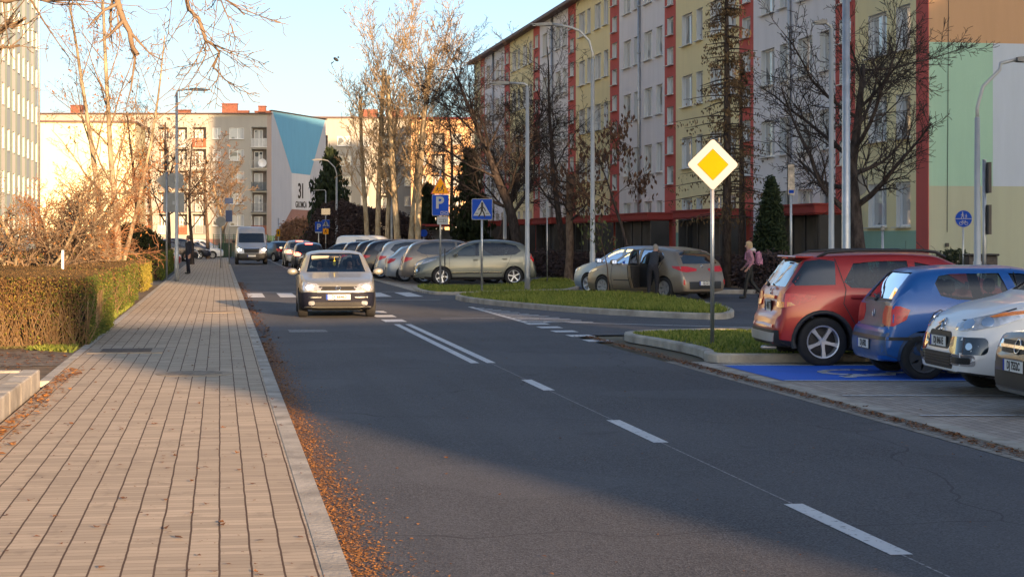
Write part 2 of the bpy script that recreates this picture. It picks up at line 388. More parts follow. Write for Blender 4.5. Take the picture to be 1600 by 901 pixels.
# zebra crossing
for k in range(6): mark(rect(.15 + k * .92, .63 + k * .92, 52.4, 56.3))
mark(rect(.1, 5.4, 57.0, 57.12)); mark(rect(3.2, 5.4, 49.6, 49.72))
# side-road mouth: give-way dashes, hatched wedge, edge line
for uu in (29.4, 30.9, 32.4, 33.9, 35.3): mark(rect(5.42, 5.85, uu, uu + .62))
for k in range(12):
    uu = 36.1 + k * .68; mark([(5.5, uu), (6.9 - k * .105, uu - .05), (6.9 - k * .105, uu + .17), (5.5, uu + .24)])
mark([(5.45, 36), (5.58, 36), (5.58, 44.5), (5.45, 44.5)])
p0 = RF(*G(850, 503)); p1 = RF(*G(1180, 512)); p2 = (22, p1[1] - (22 - p1[0]) * .27)
mark([p0, p1, p2, (p2[0], p2[1] + .15), (p1[0], p1[1] + .14), (p0[0], p0[1] + .14)])
mark([(.6, 33.2), (1.3, 33.2), (1.3, 34.0), (.6, 34.1)], M_oldline)
mark([(4.0, 38), (5.2, 38.2), (5.2, 38.5), (4.0, 38.3)], M_oldline)
# ------------------------------------------------------------ kerbed grass islands
def smooth_poly(P, it=2):
    for _ in range(it):
        Q = []
        for i in range(len(P)):
            a, b = P[i], P[(i + 1) % len(P)]; Q += [(a[0] * .75 + b[0] * .25, a[1] * .75 + b[1] * .25), (a[0] * .25 + b[0] * .75, a[1] * .25 + b[1] * .75)]
        P = Q
    return P
def inset(P, d):
    n = len(P); A = sum(P[i][0] * P[(i + 1) % n][1] - P[(i + 1) % n][0] * P[i][1] for i in range(n)); s_ = 1 if A > 0 else -1; Q = []
    for i in range(n):
        a, b, c = Vector(P[i - 1]), Vector(P[i]), Vector(P[(i + 1) % n]); t1 = (b - a).normalized(); t2 = (c - b).normalized()
        nn = Vector((-(t1.y + t2.y), t1.x + t2.x)); L_ = nn.length
        if L_ < 1e-6: nn = Vector((-t1.y, t1.x)); L_ = 1
        nn = nn / L_ * s_; Q.append((b.x + nn.x * d, b.y + nn.y * d))
    return Q
def inpoly(x, y, P):
    c = False; n = len(P); j = n - 1
    for i in range(n):
        if (P[i][1] > y) != (P[j][1] > y) and x < (P[j][0] - P[i][0]) * (y - P[i][1]) / (P[j][1] - P[i][1] + 1e-12) + P[i][0]: c = not c
        j = i
    return c
M_grass = m_leaf('grass_blades', (.09, .15, .02), (.32, .32, .07), .3)
M_drygr = m_leaf('dry_grass', (.13, .12, .04), (.22, .19, .08), .3)
def grass(P, n, h, z, m=None, label='short green grass on the verge'):
    xs = [p[0] for p in P]; ys = [p[1] for p in P]; mb = MB(); V = mb.v; F = mb.f; k = 0; rr = random.Random(3)
    while k < n:
        x, y = rr.uniform(min(xs), max(xs)), rr.uniform(min(ys), max(ys))
        if not inpoly(x, y, P): continue
        if math.sin(x * 1.7) * math.sin(y * 1.3 + x) < -.75 and rr.random() < .8: k += 1; continue
        k += 1; a = rr.uniform(0, PI); s_ = rr.uniform(.012, .03); hh = h * rr.uniform(.4, 1.3) * (1 + .5 * math.sin(x * .9 + 2) * math.sin(y * .6)); lx, ly = rr.gauss(0, h * .5), rr.gauss(0, h * .5)
        o = len(V); V += [(x - s_ * math.cos(a), y - s_ * math.sin(a), z), (x + s_ * math.cos(a), y + s_ * math.sin(a), z), (x + lx, y + ly, z + hh)]; F.append((o, o + 1, o + 2))
    mb.m = [0] * len(F); o = mb.build('grass', m or M_grass); tag(o, label, 'grass', kind='stuff'); return o
def island(P, name, ng, h, label, kh=.13, m=None, kw=.14):
    Q = inset(P, kw); n = len(P); mb = MB()
    vs = [(a, b, -.01) for a, b in P] + [(a, b, kh - .02) for a, b in P] + [(a, b, kh) for a, b in inset(P, .02)] + [(a, b, kh) for a, b in Q] + [(a, b, .0) for a, b in Q]
    fs = [(k * n + i, k * n + (i + 1) % n, (k + 1) * n + (i + 1) % n, (k + 1) * n + i) for k in range(4) for i in range(n)]
    mb.add(vs, fs); struct(mb.build(name + '_kerb', M_kerb, fix=True))
    zz = kh - .035
    mb = MB(); mb.add([(a, b, zz) for a, b in inset(P, kw * .6)], [tuple(range(n))]); struct(mb.build(name, M_turf, fix=True))
    if ng: grass(Q, ng, h, zz, m, label)
def PX(l, z=.0): return [G(a, b, z) for a, b in l]
islA = PX([(706, 468), (760, 476), (880, 487), (1000, 494.5), (1090, 498.5), (1135, 499), (1150, 494), (1140, 487), (1105, 479.5), (1067, 472.5), (992, 466), (880, 460.5), (780, 462), (720, 464)])
island(smooth_poly(islA, 2), 'grass_island', 26000, .10, 'green grass on the kerbed island left of the parked hatchbacks')
islA2 = PX([(642, 450), (655, 457), (690, 461), (760, 458.5), (830, 456), (905, 455), (905, 441), (862, 438), (828, 439), (822, 447), (700, 449.5)])
island(smooth_poly(islA2, 1), 'parking_verge', 16000, .10, 'green grass in front of the grey green people carrier', .08)
v1 = [(6.0, 24.35), (6.35, 25.6), (6.25, 28.2), (6.05, 29.6), (6.3, 30.6), (7.4, 31.2), (9.3, 31.1), (13, 29.8), (22, 27.2), (22, 22.0), (12, 23.4), (7, 24.2)]
island([W2(a, b) for a, b in smooth_poly(v1, 2)], 'corner_verge', 42000, .045, 'short patchy grass on the corner verge behind the priority sign', .12)
# building verge with soil
bv = [(12.8 - .18 * (y - 57) - dx, y) for dx, y in ((4.6, 57), (.2, 57), (.2, 145), (4.6, 145))]
mb = MB(); mb.add([(a, b, .02) for a, b in bv], [(0, 1, 2, 3)]); struct(mb.build('building_verge', M_soil, fix=True))
mb = MB(); mb.add([(11.0, 45.5, .02), (40, 40, .02), (40, 56.5, .02), (9.5, 56.5, .02)], [(0, 1, 2, 3)]); struct(mb.build('end_wall_verge', M_soil, fix=True))
# concrete platform at lower left
pl = thing('concrete_platform', 'low pale concrete platform of kerb blocks beside the left sidewalk', 'platform')
pl.location = (.67, 0, 0); pl.rotation_euler = (0, 0, PHI)
k = 0
mbk = MB()
for i in range(14):
    u0 = 21.3 - (i + 1) * 1.0; mbk.box((-2.80, u0 + .5, .11), (.20, .99, .24), 0, bev=.012)
for i in range(6): mbk.box((-3.4 - i * 1.0, 21.2, .11), (.99, .2, .24), 0, bev=.012)
mbk.build('kerb_blocks', M_kerb, pl)
MB().box((-6.4, 13, .105), (6.98, 16, .22)).build('slab_top', m_pavers('platform_slabs', .5, .5, (.42, .37, .30), (.12, .09, .06), .03, .03, 1, .01, 0), pl)
# manhole covers
def manhole(v, u, r_, label, square=False):
    x, y = W2(v, u); t = thing('manhole_cover', label, 'manhole cover', (x, y, .03), PHI)
    if square:
        MB().box((0, 0, .005), (1.1, 1.1, .012)).build('surround', mat('manhole_concrete', (.33, .27, .2), .9, var=.2), t)
        MB().box((0, 0, .013), (.74, .74, .014), bev=.003).build('cover', mat('cast_iron', (.12, .085, .06), .7, .4, var=.4, vscale=20, bump=.8, bscale=60), t)
    else:
        MB().lathe([(r_ * 1.45, .002), (r_ * 1.45, .008), (r_ * 1.08, .010), (r_ * 1.08, .002)], 40).build('surround', mat('manhole_concrete', (.33, .27, .2), .9, var=.2), t)
        MB().lathe([(r_ * 1.04, .0), (r_ * 1.04, .012), (r_, .016), (r_ * .9, .013), (0.001, .015)], 40).build('cover', mat('manhole_fill', (.25, .20, .15), .8, .2, var=.35, vscale=12, bump=.6, bscale=50), t)
manhole(-.98, 23.0, .33, 'round concrete manhole cover in the middle of the sidewalk')
manhole(-2.05, 27.7, .4, 'square iron manhole cover in the sidewalk near the first hedge', True)
manhole(-.75, 41.6, .33, 'round manhole cover in the sidewalk beside the second hedge')
manhole(-.7, 61.0, .3, 'farthest manhole cover in the sidewalk, beside the crossing')
# fallen leaves
M_lit = m_leaf('fallen_leaves', (.14, .06, .025), (.52, .24, .07), .15)
M_lit2 = m_leaf('dead_leaves', (.12, .055, .025), (.26, .12, .05), .1)
def litter(name, n, fv, fu, z, m, size=.03, seed=1, label='dry orange leaves', kind='stuff'):
    rr = random.Random(seed); mb = MB(); V = mb.v; F = mb.f
    for i in range(n):
        v_, u_ = fv(rr), fu(rr); x, y = W2(v_, u_); s_ = size * (.45 + 1.7 * rr.random() ** 3); a = rr.uniform(0, 2 * PI); t1, t2 = rr.uniform(-.6, .6), rr.uniform(-.6, .6)
        o = len(V)
        for q, e in ((0, 1), (1.4, .55), (2.6, .8), (3.8, .75), (5.0, .5)):
            dx, dy = s_ * e * math.cos(a + q), s_ * e * math.sin(a + q); V.append((x + dx, y + dy, z + abs(dx * t1 + dy * t2) + .004))
        F.append((o, o + 1, o + 2, o + 3, o + 4))
    mb.m = [0] * len(F); return tag(mb.build(name, m), label, 'leaves', kind=kind)
litter('fallen_leaves', 24000, lambda r_: .01 + abs(r_.gauss(0, .10)) * (1 + 1.2 * r_.random() ** 3), lambda r_: 6 + 24 * r_.random() ** 1.6, .0, M_lit, .0095, 1, 'drift of orange leaves along the left edge of the road')
litter('fallen_leaves', 1700, lambda r_: .02 + abs(r_.gauss(0, .12)), lambda r_: 25 + 45 * r_.random(), .0, M_lit2, .03, 2, 'brown leaves farther along the left edge of the road')
litter('fallen_leaves', 1100, lambda r_: r_.uniform(-2.6, -.05), lambda r_: 6 + 40 * r_.random() ** 1.5, .034, M_lit2, .018, 3, 'scattered brown leaves lying on the sidewalk')
litter('fallen_leaves', 900, lambda r_: -2.62 + abs(r_.gauss(0, .12)), lambda r_: 12 + 12 * r_.random(), .034, M_lit, .03, 4, 'orange leaves at the foot of the concrete platform')
litter('fallen_leaves', 5000, lambda r_: 5.70 + r_.gauss(0, .06), lambda r_: 8 + 23 * r_.random(), .006, M_lit2, .02, 5, 'brown leaves in the gutter before the parking bays')
litter('fallen_leaves', 1500, lambda r_: 3 + r_.gauss(0, 3), lambda r_: 8 + 50 * r_.random(), .004, M_lit2, .012, 6, 'tiny leaf scraps scattered on the asphalt')
litter('fallen_leaves', 2200, lambda r_: r_.uniform(-9, -2.8), lambda r_: r_.uniform(24, 30), .02, M_lit2, .03, 8, 'brown leaves on the soil before the first hedge')
# ============================================================ BUILDINGS
def wall_mesh(sections, zones, holes, depth, reveal_mi, H, z0=0):
    """Wall in local frame: s along +X, outward = -Y, up = Z. sections: (s0,s1,mi); zones(mi,zmid,smid)->mi."""
    cuts = sorted(set([round(a, 4) for s_ in sections for a in s_[:2]] + [round(a, 4) for h in holes for a in h[:2]]))
    mb = MB()
    for a, b in zip(cuts[:-1], cuts[1:]):
        mid = (a + b) / 2; mi = None
        for s0, s1, q in sections:
            if s0 <= mid <= s1: mi = q
        if mi is None: continue
        hs = sorted([(h[2], h[3]) for h in holes if h[0] < mid < h[1]])
        zc = [z0] + list(zones[0]) + [H]; zc = sorted(set([z for z in zc if z0 <= z <= H]))
        iv = []; z = z0
        for h0, h1 in hs:
            if h0 > z: iv.append((z, h0))
            z = h1
        iv.append((z, H))
        for p, q in iv:
            zz = [p] + [c for c in zc if p < c < q] + [q]
            for e, f_ in zip(zz[:-1], zz[1:]): mb.add([(a, 0, e), (b, 0, e), (b, 0, f_), (a, 0, f_)], [(0, 1, 2, 3)], zones[1](mi, (e + f_) / 2, mid))
    for h in holes:
        a, b, c, d = h[:4]; dp = h[4] if len(h) > 4 else depth
        mb.add([(a, 0, c), (a, 0, d), (a, dp, d), (a, dp, c)], [(0, 1, 2, 3)], reveal_mi); mb.add([(b, 0, c), (b, dp, c), (b, dp, d), (b, 0, d)], [(0, 1, 2, 3)], reveal_mi)
        mb.add([(a, 0, c), (a, dp, c), (b, dp, c), (b, 0, c)], [(0, 1, 2, 3)], reveal_mi); mb.add([(a, 0, d), (b, 0, d), (b, dp, d), (a, dp, d)], [(0, 1, 2, 3)], reveal_mi)
        if len(h) > 5: mb.add([(a, dp, c), (a, dp, d), (b, dp, d), (b, dp, c)], [(0, 1, 2, 3)], h[5])
    return mb
def m_pane(name, curtain=.62, seed=0.):
    """Window pane: mirror-like glass over a room with net curtains drawn part of the way."""
    if name in MATS: return MATS[name]
    m, n, b = _bsdf(name); tc = nd(n, 'ShaderNodeTexCoord').outputs['Object']
    oi = nd(n, 'ShaderNodeObjectInfo'); sx = nd(n, 'ShaderNodeSeparateXYZ'); n.links.new(tc, sx.inputs[0])
    geo = nd(n, 'ShaderNodeNewGeometry'); rnd = mth(n, 'ADD', oi.outputs['Random'], geo.outputs['Random Per Island'])
    wv = mth(n, 'SINE', mth(n, 'MULTIPLY', sx.outputs[0], 70)); fold = mth(n, 'MULTIPLY_ADD', wv, .12, .85)
    cur = nd(n, 'ShaderNodeVectorMath'); cur.operation = 'SCALE'; cur.inputs[0].default_value = (.46, .47, .47); n.links.new(fold, cur.inputs['Scale'])
    side = noise(n, None, 1.0, 0)
    ns = nd(n, 'ShaderNodeTexNoise'); ns.noise_dimensions = '4D'; ns.inputs['Scale'].default_value = 1.1; ns.inputs['Detail'].default_value = 0
    n.links.new(tc, ns.inputs['Vector']); n.links.new(mth(n, 'MULTIPLY', rnd, 37), ns.inputs['W'])
    f = ramp(n, ns.outputs[0], 1 - curtain - .02, 1 - curtain + .02)
    n.links.new(mixc(n, f, (.03, .035, .04), cur.outputs[0]), b.inputs['Base Color'])
    b.inputs['Roughness'].default_value = .6; b.inputs['Coat Weight'].default_value = 1; b.inputs['Coat Roughness'].default_value = .02; b.inputs['Coat IOR'].default_value = 1.75
    MATS[name] = m; return m
M_pane = m_pane('window_pane', .66)
M_sill = mat('window_sill_metal', (.55, .55, .54), .5, .2)
def window_meshes(w_, h_, split=True, fr=.075):
    """Frame mesh (outer frame, mullion, sill) and pane mesh, origin at lower left, outward -Y."""
    f = MB(); t = .06
    for a, b, c, d in ((0, fr, 0, h_), (w_ - fr, w_, 0, h_), (fr, w_ - fr, 0, fr), (fr, w_ - fr, h_ - fr, h_)): f.box(((a + b) / 2, 0, (c + d) / 2), (b - a, t, d - c), 0, bev=.008)
    ns = 3 if w_ > 2.0 else (2 if split else 1)
    for k in range(1, ns): f.box((w_ * k / ns + (.0 if ns == 3 else .06 * w_), 0, h_ / 2), (fr * 1.3, t * 1.1, h_ - 2 * fr), 0)
    f.box((w_ / 2, -.17, -.025), (w_ + .08, .36, .03), 1)
    p = MB(); p.add([(fr * .8, .012, fr * .8), (w_ - fr * .8, .012, fr * .8), (w_ - fr * .8, .012, h_ - fr * .8), (fr * .8, .012, h_ - fr * .8)], [(0, 1, 2, 3)])
    p.add([(fr * .8, .03, fr * .8), (fr * .8, .03, h_ - fr * .8), (w_ - fr * .8, .03, h_ - fr * .8), (w_ - fr * .8, .03, fr * .8)], [(0, 1, 2, 3)])
    return f, p
WCACHE = {}
def put_window(parent, s_, z, w_, h_, d, M, split=True):
    key = (round(w_, 2), round(h_, 2), split)
    if key not in WCACHE:
        f, p = window_meshes(w_, h_, split); fo = f.build('window', [M_frame, M_sill]); po = p.build('pane', M_pane); WCACHE[key] = (fo.data, po.data); bpy.data.objects.remove(fo); bpy.data.objects.remove(po)
    fo = link('window', WCACHE[key][0], parent); fo.matrix_local = M @ Matrix.Translation((s_, d, z)); po = link('pane', WCACHE[key][1], fo); return fo
def merged_windows(parent, lst, M, name='window'):
    f = MB()
    for (s_, z, w_, h_, d, split) in lst:
        a, b = window_meshes(w_, h_, split)
        f.add([M @ Vector((x + s_, y + d, q + z)) for x, y, q in a.v], a.f); f.m[-len(a.f):] = a.m
        f.add([M @ Vector((x + s_, y + d, q + z)) for x, y, q in b.v], b.f, 2)
    o = f.build(name, [M_frame, M_sill, M_pane], parent); o['kind'] = 'stuff'; return o
# --- right apartment block with yellow, grey and red strips
M_yel = m_wall('cream_yellow_render', (0.80, 0.70, 0.41)); M_grey = m_wall('pinkish_grey_render', (0.74, 0.73, 0.77)); M_redw = m_wall('brick_red_render', (0.52, 0.115, 0.10), .12)
M_grn = m_wall('mint_green_render', (0.30, 0.47, 0.37)); M_rev = m_wall('pale_reveal', (0.700, 0.700, 0.675)); M_brn = m_wall('brown_render', (0.450, 0.281, 0.163)); M_blu = m_wall('pale_blue_render', (0.413, 0.475, 0.562)); M_pg = m_wall('pale_sage_render', (0.36, 0.38, 0.29))
rb = thing('apartment_building', 'long five storey apartment block with yellow, grey and red vertical strips', 'building', (13.0, 55.95, 0))
dirv = Vector((-.18, 1, 0)).normalized(); ang = math.atan2(dirv.y, dirv.x); LEN = 90.6
# local frame: s along facade, outward must be -Y(local) = to the left of travel => mirror: use s running from far end to near end
# facade frame origin at far end, +X towards the near corner
Mf = Matrix.Translation(dirv * LEN) @ Matrix.Rotation(ang + PI, 4, 'Z')
def S(Y): return LEN - (Y - 55.95) / dirv.y * 1.0      # photo-survey depth to facade coordinate
secs = []; holes = []; wins = []
HB = 15.75
lay = [(55.95, 56.9, 2), (56.9, 62.1, 0), (62.1, 64, 2), (64, 73.3, 1), (73.3, 75.2, 2), (75.2, 85, 0), (85, 87, 2), (87, 96.2, 1), (96.2, 98.3, 2), (98.3, 107, 0), (107, 109.2, 2), (109.2, 118, 1), (118, 120.2, 2), (120.2, 129, 0), (129, 131.2, 2), (131.2, 140, 1), (140, 142, 2), (142, 145.15, 0)]
pipes = []
for (y0, y1, mi) in lay:
    secs.append((max(0, S(y1)), S(y0), mi))
    if mi == 2:
        if y0 < 56: continue
        ym = (y0 + y1) / 2
        for k in range(-1, 5):
            for zz in (4.28, 5.72):
                z = zz + 2.85 * k
                if z < 2.9 or z > 14.6: continue
                wins.append((S(ym + .55), z, 1.1 / dirv.y, .85, False))
    else:
        sc_ = (y1 - y0) / 9.4 if y1 - y0 > 6 else 1
        for (a, b) in ((.45, 1.6), (2.4, 4.0), (5.15, 6.1), (6.75, 8.4)):
            if y0 + b * sc_ > y1: continue
            for k in range(5):
                z = 2.08 + 2.85 * k; wins.append((S(y0 + b * sc_), z, (b - a) * sc_ / dirv.y, 1.45, (b - a) > 1.3))
        if y1 - y0 > 6 and mi == 1: pipes.append(S(y0 + 4.75 * sc_))
DEP = .24
holes = [(s_, s_ + w_, z, z + h_) for s_, z, w_, h_, sp_ in wins]
def zone(mi, z, s_):
    if mi != 2 and z < 1.95: return 3
    return mi
wm = wall_mesh(secs, ((1.95,), zone), holes, DEP, 4, HB)
o = wm.build('facade_wall', [M_yel, M_grey, M_redw, M_grn, M_rev], rb); o.matrix_local = Mf
wins.sort(key=lambda q: -q[0])
for s_, z, w_, h_, sp_ in wins[:98]: put_window(rb, s_, z, w_, h_, DEP - .06, Mf, sp_)
merged_windows(rb, [(s_, z, w_, h_, DEP - .06, sp_) for s_, z, w_, h_, sp_ in wins[98:]], Mf)
for s_ in pipes:
    p = MB(); p.tube([(s_, -.09, .2), (s_, -.09, HB - .1)], .075, 10)
    for z in np.arange(1.5, 15, 2.4): p.tube([(s_, -.09, z), (s_, -.09, z + .09)], .095, 10)
    q = p.build('drainpipe', M_steel, rb, True); q.matrix_local = Mf
# roof and body (set 5 mm behind the wall sheets)
mb = MB(); mb.prism([(0, .5), (LEN, .5), (LEN, 11), (0, 11)], .0, HB - .15, 'XY'); o = mb.build('core_wall', M_grey, rb); o.matrix_local = Mf
mb = MB(); mb.box((LEN / 2, 5.4, HB + .06), (LEN + .7, 11.9, .22), bev=.03); mb.tube([(-.3, -.52, HB - .02), (LEN + .3, -.52, HB - .02)], .08, 8)
o = mb.build('roof', mat('roof_edge', (.13, .08, .07), .7), rb); o.matrix_local = Mf
for s_ in (8, 22, 37, 52, 68, 82):
    c = MB(); c.box((s_, 5.5, HB + .8), (1.4, .8, 1.5)); c.box((s_, 5.5, HB + 1.6), (1.6, 1.0, .12)); q = c.build('chimney', mat('chimney_render', (.33, .25, .2), .9), rb); q.matrix_local = Mf
# end wall: local frame origin at near corner, +X away from the street, outward -Y
Me = Matrix.Rotation(ang - PI / 2, 4, 'Z')
mb = MB()
def rr4(a, b, c, d, mi): mb.add([(a, -.0, c), (b, -.0, c), (b, -.0, d), (a, -.0, d)], [(0, 1, 2, 3)], mi)
rr4(0, .02, 0, HB, 4); rr4(.02, 11, 0, 3.34, 0); rr4(.02, 2.15, 3.34, 7.83, 1); rr4(2.15, 11, 3.34, 7.83, 2); rr4(.02, 11, 7.83, HB, 3)
o = mb.build('end_wall', [M_pg, M_grn, M_blu, M_brn, M_redw], rb); o.matrix_local = Me
c = MB(); c.tube([(.62, -.02, 1.9), (.66, -.02, 9), (.62, -.02, HB)], .009, 5); c.box((.6, -.06, 1.5), (.09, .08, .12)); c.box((.6, -.06, 1.25), (.12, .08, .1)); q = c.build('lightning_cable', M_dark, rb); q.matrix_local = Me
c = MB(); c.tube([(.05, -.5, .62), (11, -.5, .62)], .02, 6); q = c.build('cornice', M_dark, rb); q.matrix_local = Me
# entrances with red canopies
M_can = m_wall('canopy_red', (0.32, 0.06, 0.055), .2); M_porch = mat('dark_porch', (.05, .045, .042), .7, var=.4, vscale=.8); M_door = mat('entrance_door', (.06, .055, .05), .5)
for (ya, yb, out) in ((62.3, 68.0, 1.4), (73.6, 80.2, 1.5), (85.4, 92.8, 1.3), (96.6, 103, 1.5), (107.5, 113.5, 1.4), (118.4, 125, 1.4), (130, 136, 1.4)):
    a, b = S(yb), S(ya)
    k = MB(); k.box(((a + b) / 2, -out / 2, 2.72), (b - a, out, .30), bev=.02); k.box(((a + b) / 2, -out / 2, 2.89), (b - a + .16, out + .14, .06)); k.box(((a + b) / 2, -out / 2, 2.555), (b - a - .2, out - .1, .05))
    q = k.build('canopy', M_can, rb); q.matrix_local = Mf
    k = MB(); k.box((a + .12, -out / 2, 1.27), (.14, out - .5, 2.5)); k.box((b - .12, -out / 2, 1.27), (.14, out - .4, 2.5)); k.box(((a + b) / 2 - .6, -.4, 1.27), (b - a - 1.6, .5, 2.5))
    q = k.build('porch_wall', M_porch, rb); q.matrix_local = Mf
    k = MB()
    for j in range(4): k.box((a + .9 + j * (b - a - 1.8) / 3, -out + .45, 1.3), (.07, .07, 2.46))
    k.box(((a + b) / 2, -out + .45, 1.0), (b - a - 1.6, .04, .05)); k.box(((a + b) / 2, -out + .45, .55), (b - a - 1.6, .04, .05)); q = k.build('railing', M_dark, rb); q.matrix_local = Mf
# --- far block: long facade facing the viewer, gable with house number
M_cr = m_wall('cream_render', (0.55, 0.49, 0.38)); M_cr2 = m_wall('warm_grey_render', (0.40, 0.38, 0.34)); M_lil = m_wall('lilac_grey_render', (0.37, 0.40, 0.46)); M_sky = m_wall('sky_blue_render', (0.13, 0.34, 0.52)); M_brk = m_wall('dull_brown_render', (0.263, 0.156, 0.138)); M_taup = m_wall('taupe_render', (0.388, 0.312, 0.275))
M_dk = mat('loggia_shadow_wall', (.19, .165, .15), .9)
XR, Y3 = -30.2, 225.0
fb = thing('apartment_building', 'five storey block with loggias and a gable painted with a blue trapezoid and number 31', 'building', (XR, Y3, 0))
L3 = 29.6; H3 = 17.2
holes3 = []; win3 = []; log3 = []
zf = [3.1 + 2.73 * k for k in range(5)]
colx = []
s_ = L3 - 1.35
# from the gable end: loggia, big window, small window, three loggias, then repeat
pat = [('l', L3 - 2.55, 1.95), ('w', L3 - 5.3, 1.85), ('n', L3 - 7.4, 1.05), ('l', L3 - 10.0, 1.8), ('l', L3 - 12.0, 1.4), ('l', L3 - 14.3, 1.4), ('l', L3 - 17.0, 1.75), ('n', L3 - 19.4, 1.05), ('w', L3 - 22.4, 1.85), ('l', L3 - 25.2, 1.95)]
for kind, a, w_ in pat:
    for k, z in enumerate(zf):
        if kind == 'l':
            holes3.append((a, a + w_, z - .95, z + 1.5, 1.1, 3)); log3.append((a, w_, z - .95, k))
        else:
            holes3.append((a, a + w_, z, z + 1.42)); win3.append((a, z, w_, 1.42))
def z3(mi, z, q): return 1 if z < 1.5 else mi
wm = wall_mesh([(0, L3 - .55, 0), (L3 - .55, L3, 2)], ((1.5,), z3), holes3, .16, 4, H3)
wm.build('facade_wall', [M_cr2, M_brk, M_taup, M_dk, M_rev], fb).location = (-L3, 0, 0)
for a, z, w_, h_ in win3: put_window(fb, a - L3, z, w_, h_, .1, Matrix.Identity(4), True)
for a, w_, z, k in log3:
    put_window(fb, a - L3 + .25, z + .05, w_ * .55, 2.1, 1.02, Matrix.Identity(4), True)
    colr = [('white_slat_balcony', (.62, .62, .60)), ('glass_balcony', (.10, .12, .13)), ('rust_balcony', (.35, .11, .05)), ('cream_balcony', (.5, .47, .4)), ('grey_balcony', (.22, .22, .22))][(k * 2 + int(a)) % 5]
    b = MB(); b.box((a - L3 + w_ / 2, -.04, z + 1.0), (w_, .05, .05)); b.box((a - L3 + w_ / 2, -.04, z - .02), (w_ + .1, .3, .12))
    nb = 12
    for j in range(nb): b.box((a - L3 + (j + .5) * w_ / nb, -.03, z + .5), (w_ / nb * (.7 if k % 2 == 0 else .25), .02, .98))
    b.build('balcony_rail', mat(colr[0], colr[1], .7), fb)
d = MB(); d.lathe([(.001, .12), (.3, .06), (.52, -.05), (.54, -.05)], 20, 'Y', (-1.1, -.35, 11.0)); d.tube([(-1.1, -.3, 11.0), (-1.1, .1, 10.8)], .03, 6); d.build('satellite_dish', M_wht, fb, True)
mb = MB(); mb.prism([(-L3, 1.3), (-.01, 1.3), (5.6, 11.5), (-L3, 11.5)], 0, H3 - .1, 'XY'); mb.build('core_wall', M_cr2, fb)
# gable receding to the right
gd = Vector((5.75, 10.3, 0)); GL = gd.length; ga = math.atan2(gd.y, gd.x)
Mg = Matrix.Rotation(ga, 4, 'Z')
Hg = lambda q: H3 + .35 - .45 * q / GL
def gp(l, mi, off=0): mb.add([(a * GL, -off, b) for a, b in l], [tuple(range(len(l)))], mi)
mb = MB(); gp([(0, 0), (1, 0), (1, Hg(GL)), (0, Hg(0))], 0)
t_ = lambda q: Hg(q * GL) - .06
gp([(.02, t_(.02)), (.36, 9.9), (.70, 9.75), (.985, t_(.985))][::-1], 1, .02)
gp([(.36, 9.88), (.36, 5.3), (.70, 5.2), (.70, 9.73)], 2, .02)
gp([(.36, 5.28), (-.0, .6), (1.0, .6), (.70, 5.18)], 3, .02)
o = mb.build('gable_wall', [M_lil, M_sky, m_wall('white_panel', (0.50, 0.53, 0.57)), M_brk], fb); o.matrix_local = Mg
mb = MB(); mb.prism([(-.1, Hg(0)), (GL + .1, Hg(GL)), (GL + .1, Hg(GL) + .12), (-.1, Hg(0) + .12)], -.2, .25, 'XZ'); o = mb.build('gable_coping', M_dark, fb); o.matrix_local = Mg
me = text_mesh('31', 2.7, .01, .05, sx=.62, track=.8); me.materials.clear(); me.materials.append(M_black); q = link('house_number', me, fb); q.matrix_local = Mg @ Matrix.Translation((.53 * GL, -.05, 7.55)) @ Matrix.Rotation(PI / 2, 4, 'X')
me = text_mesh('GROMCA', 1.15, .01, .01, sx=.50); me.materials.clear(); me.materials.append(M_black); q = link('street_name', me, fb); q.matrix_local = Mg @ Matrix.Translation((.53 * GL, -.05, 5.85)) @ Matrix.Rotation(PI / 2, 4, 'X')
mb = MB(); mb.box((-L3 / 2, 5.5, H3 + .03), (L3 + .2, 12, .12)); mb.build('roof', mat('roof_edge', (.13, .08, .07), .7), fb)
M_brick = mat('chimney_brick', (.20, .075, .05), .9, var=.3, vscale=8)
for x, w_, h_ in ((-5.6, 1.9, 1.3), (-1.5, .9, 1.0), (-1.4, 2.0, .35), (-11.5, 1.8, .5), (-25, 1.5, 1.1), (-3.9, 1.4, .4)):
    b = MB(); b.box((x, 2.5, H3 + h_ / 2), (w_, .9, h_)); b.box((x, 2.5, H3 + h_ + .1), (w_ + .15, 1.05, .12))
    for j in range(3): b.box((x - w_ / 3 + j * w_ / 3, 2.5, H3 + h_ + .02), (.2, .7, .1))
    b.build('chimney', M_brick, fb)
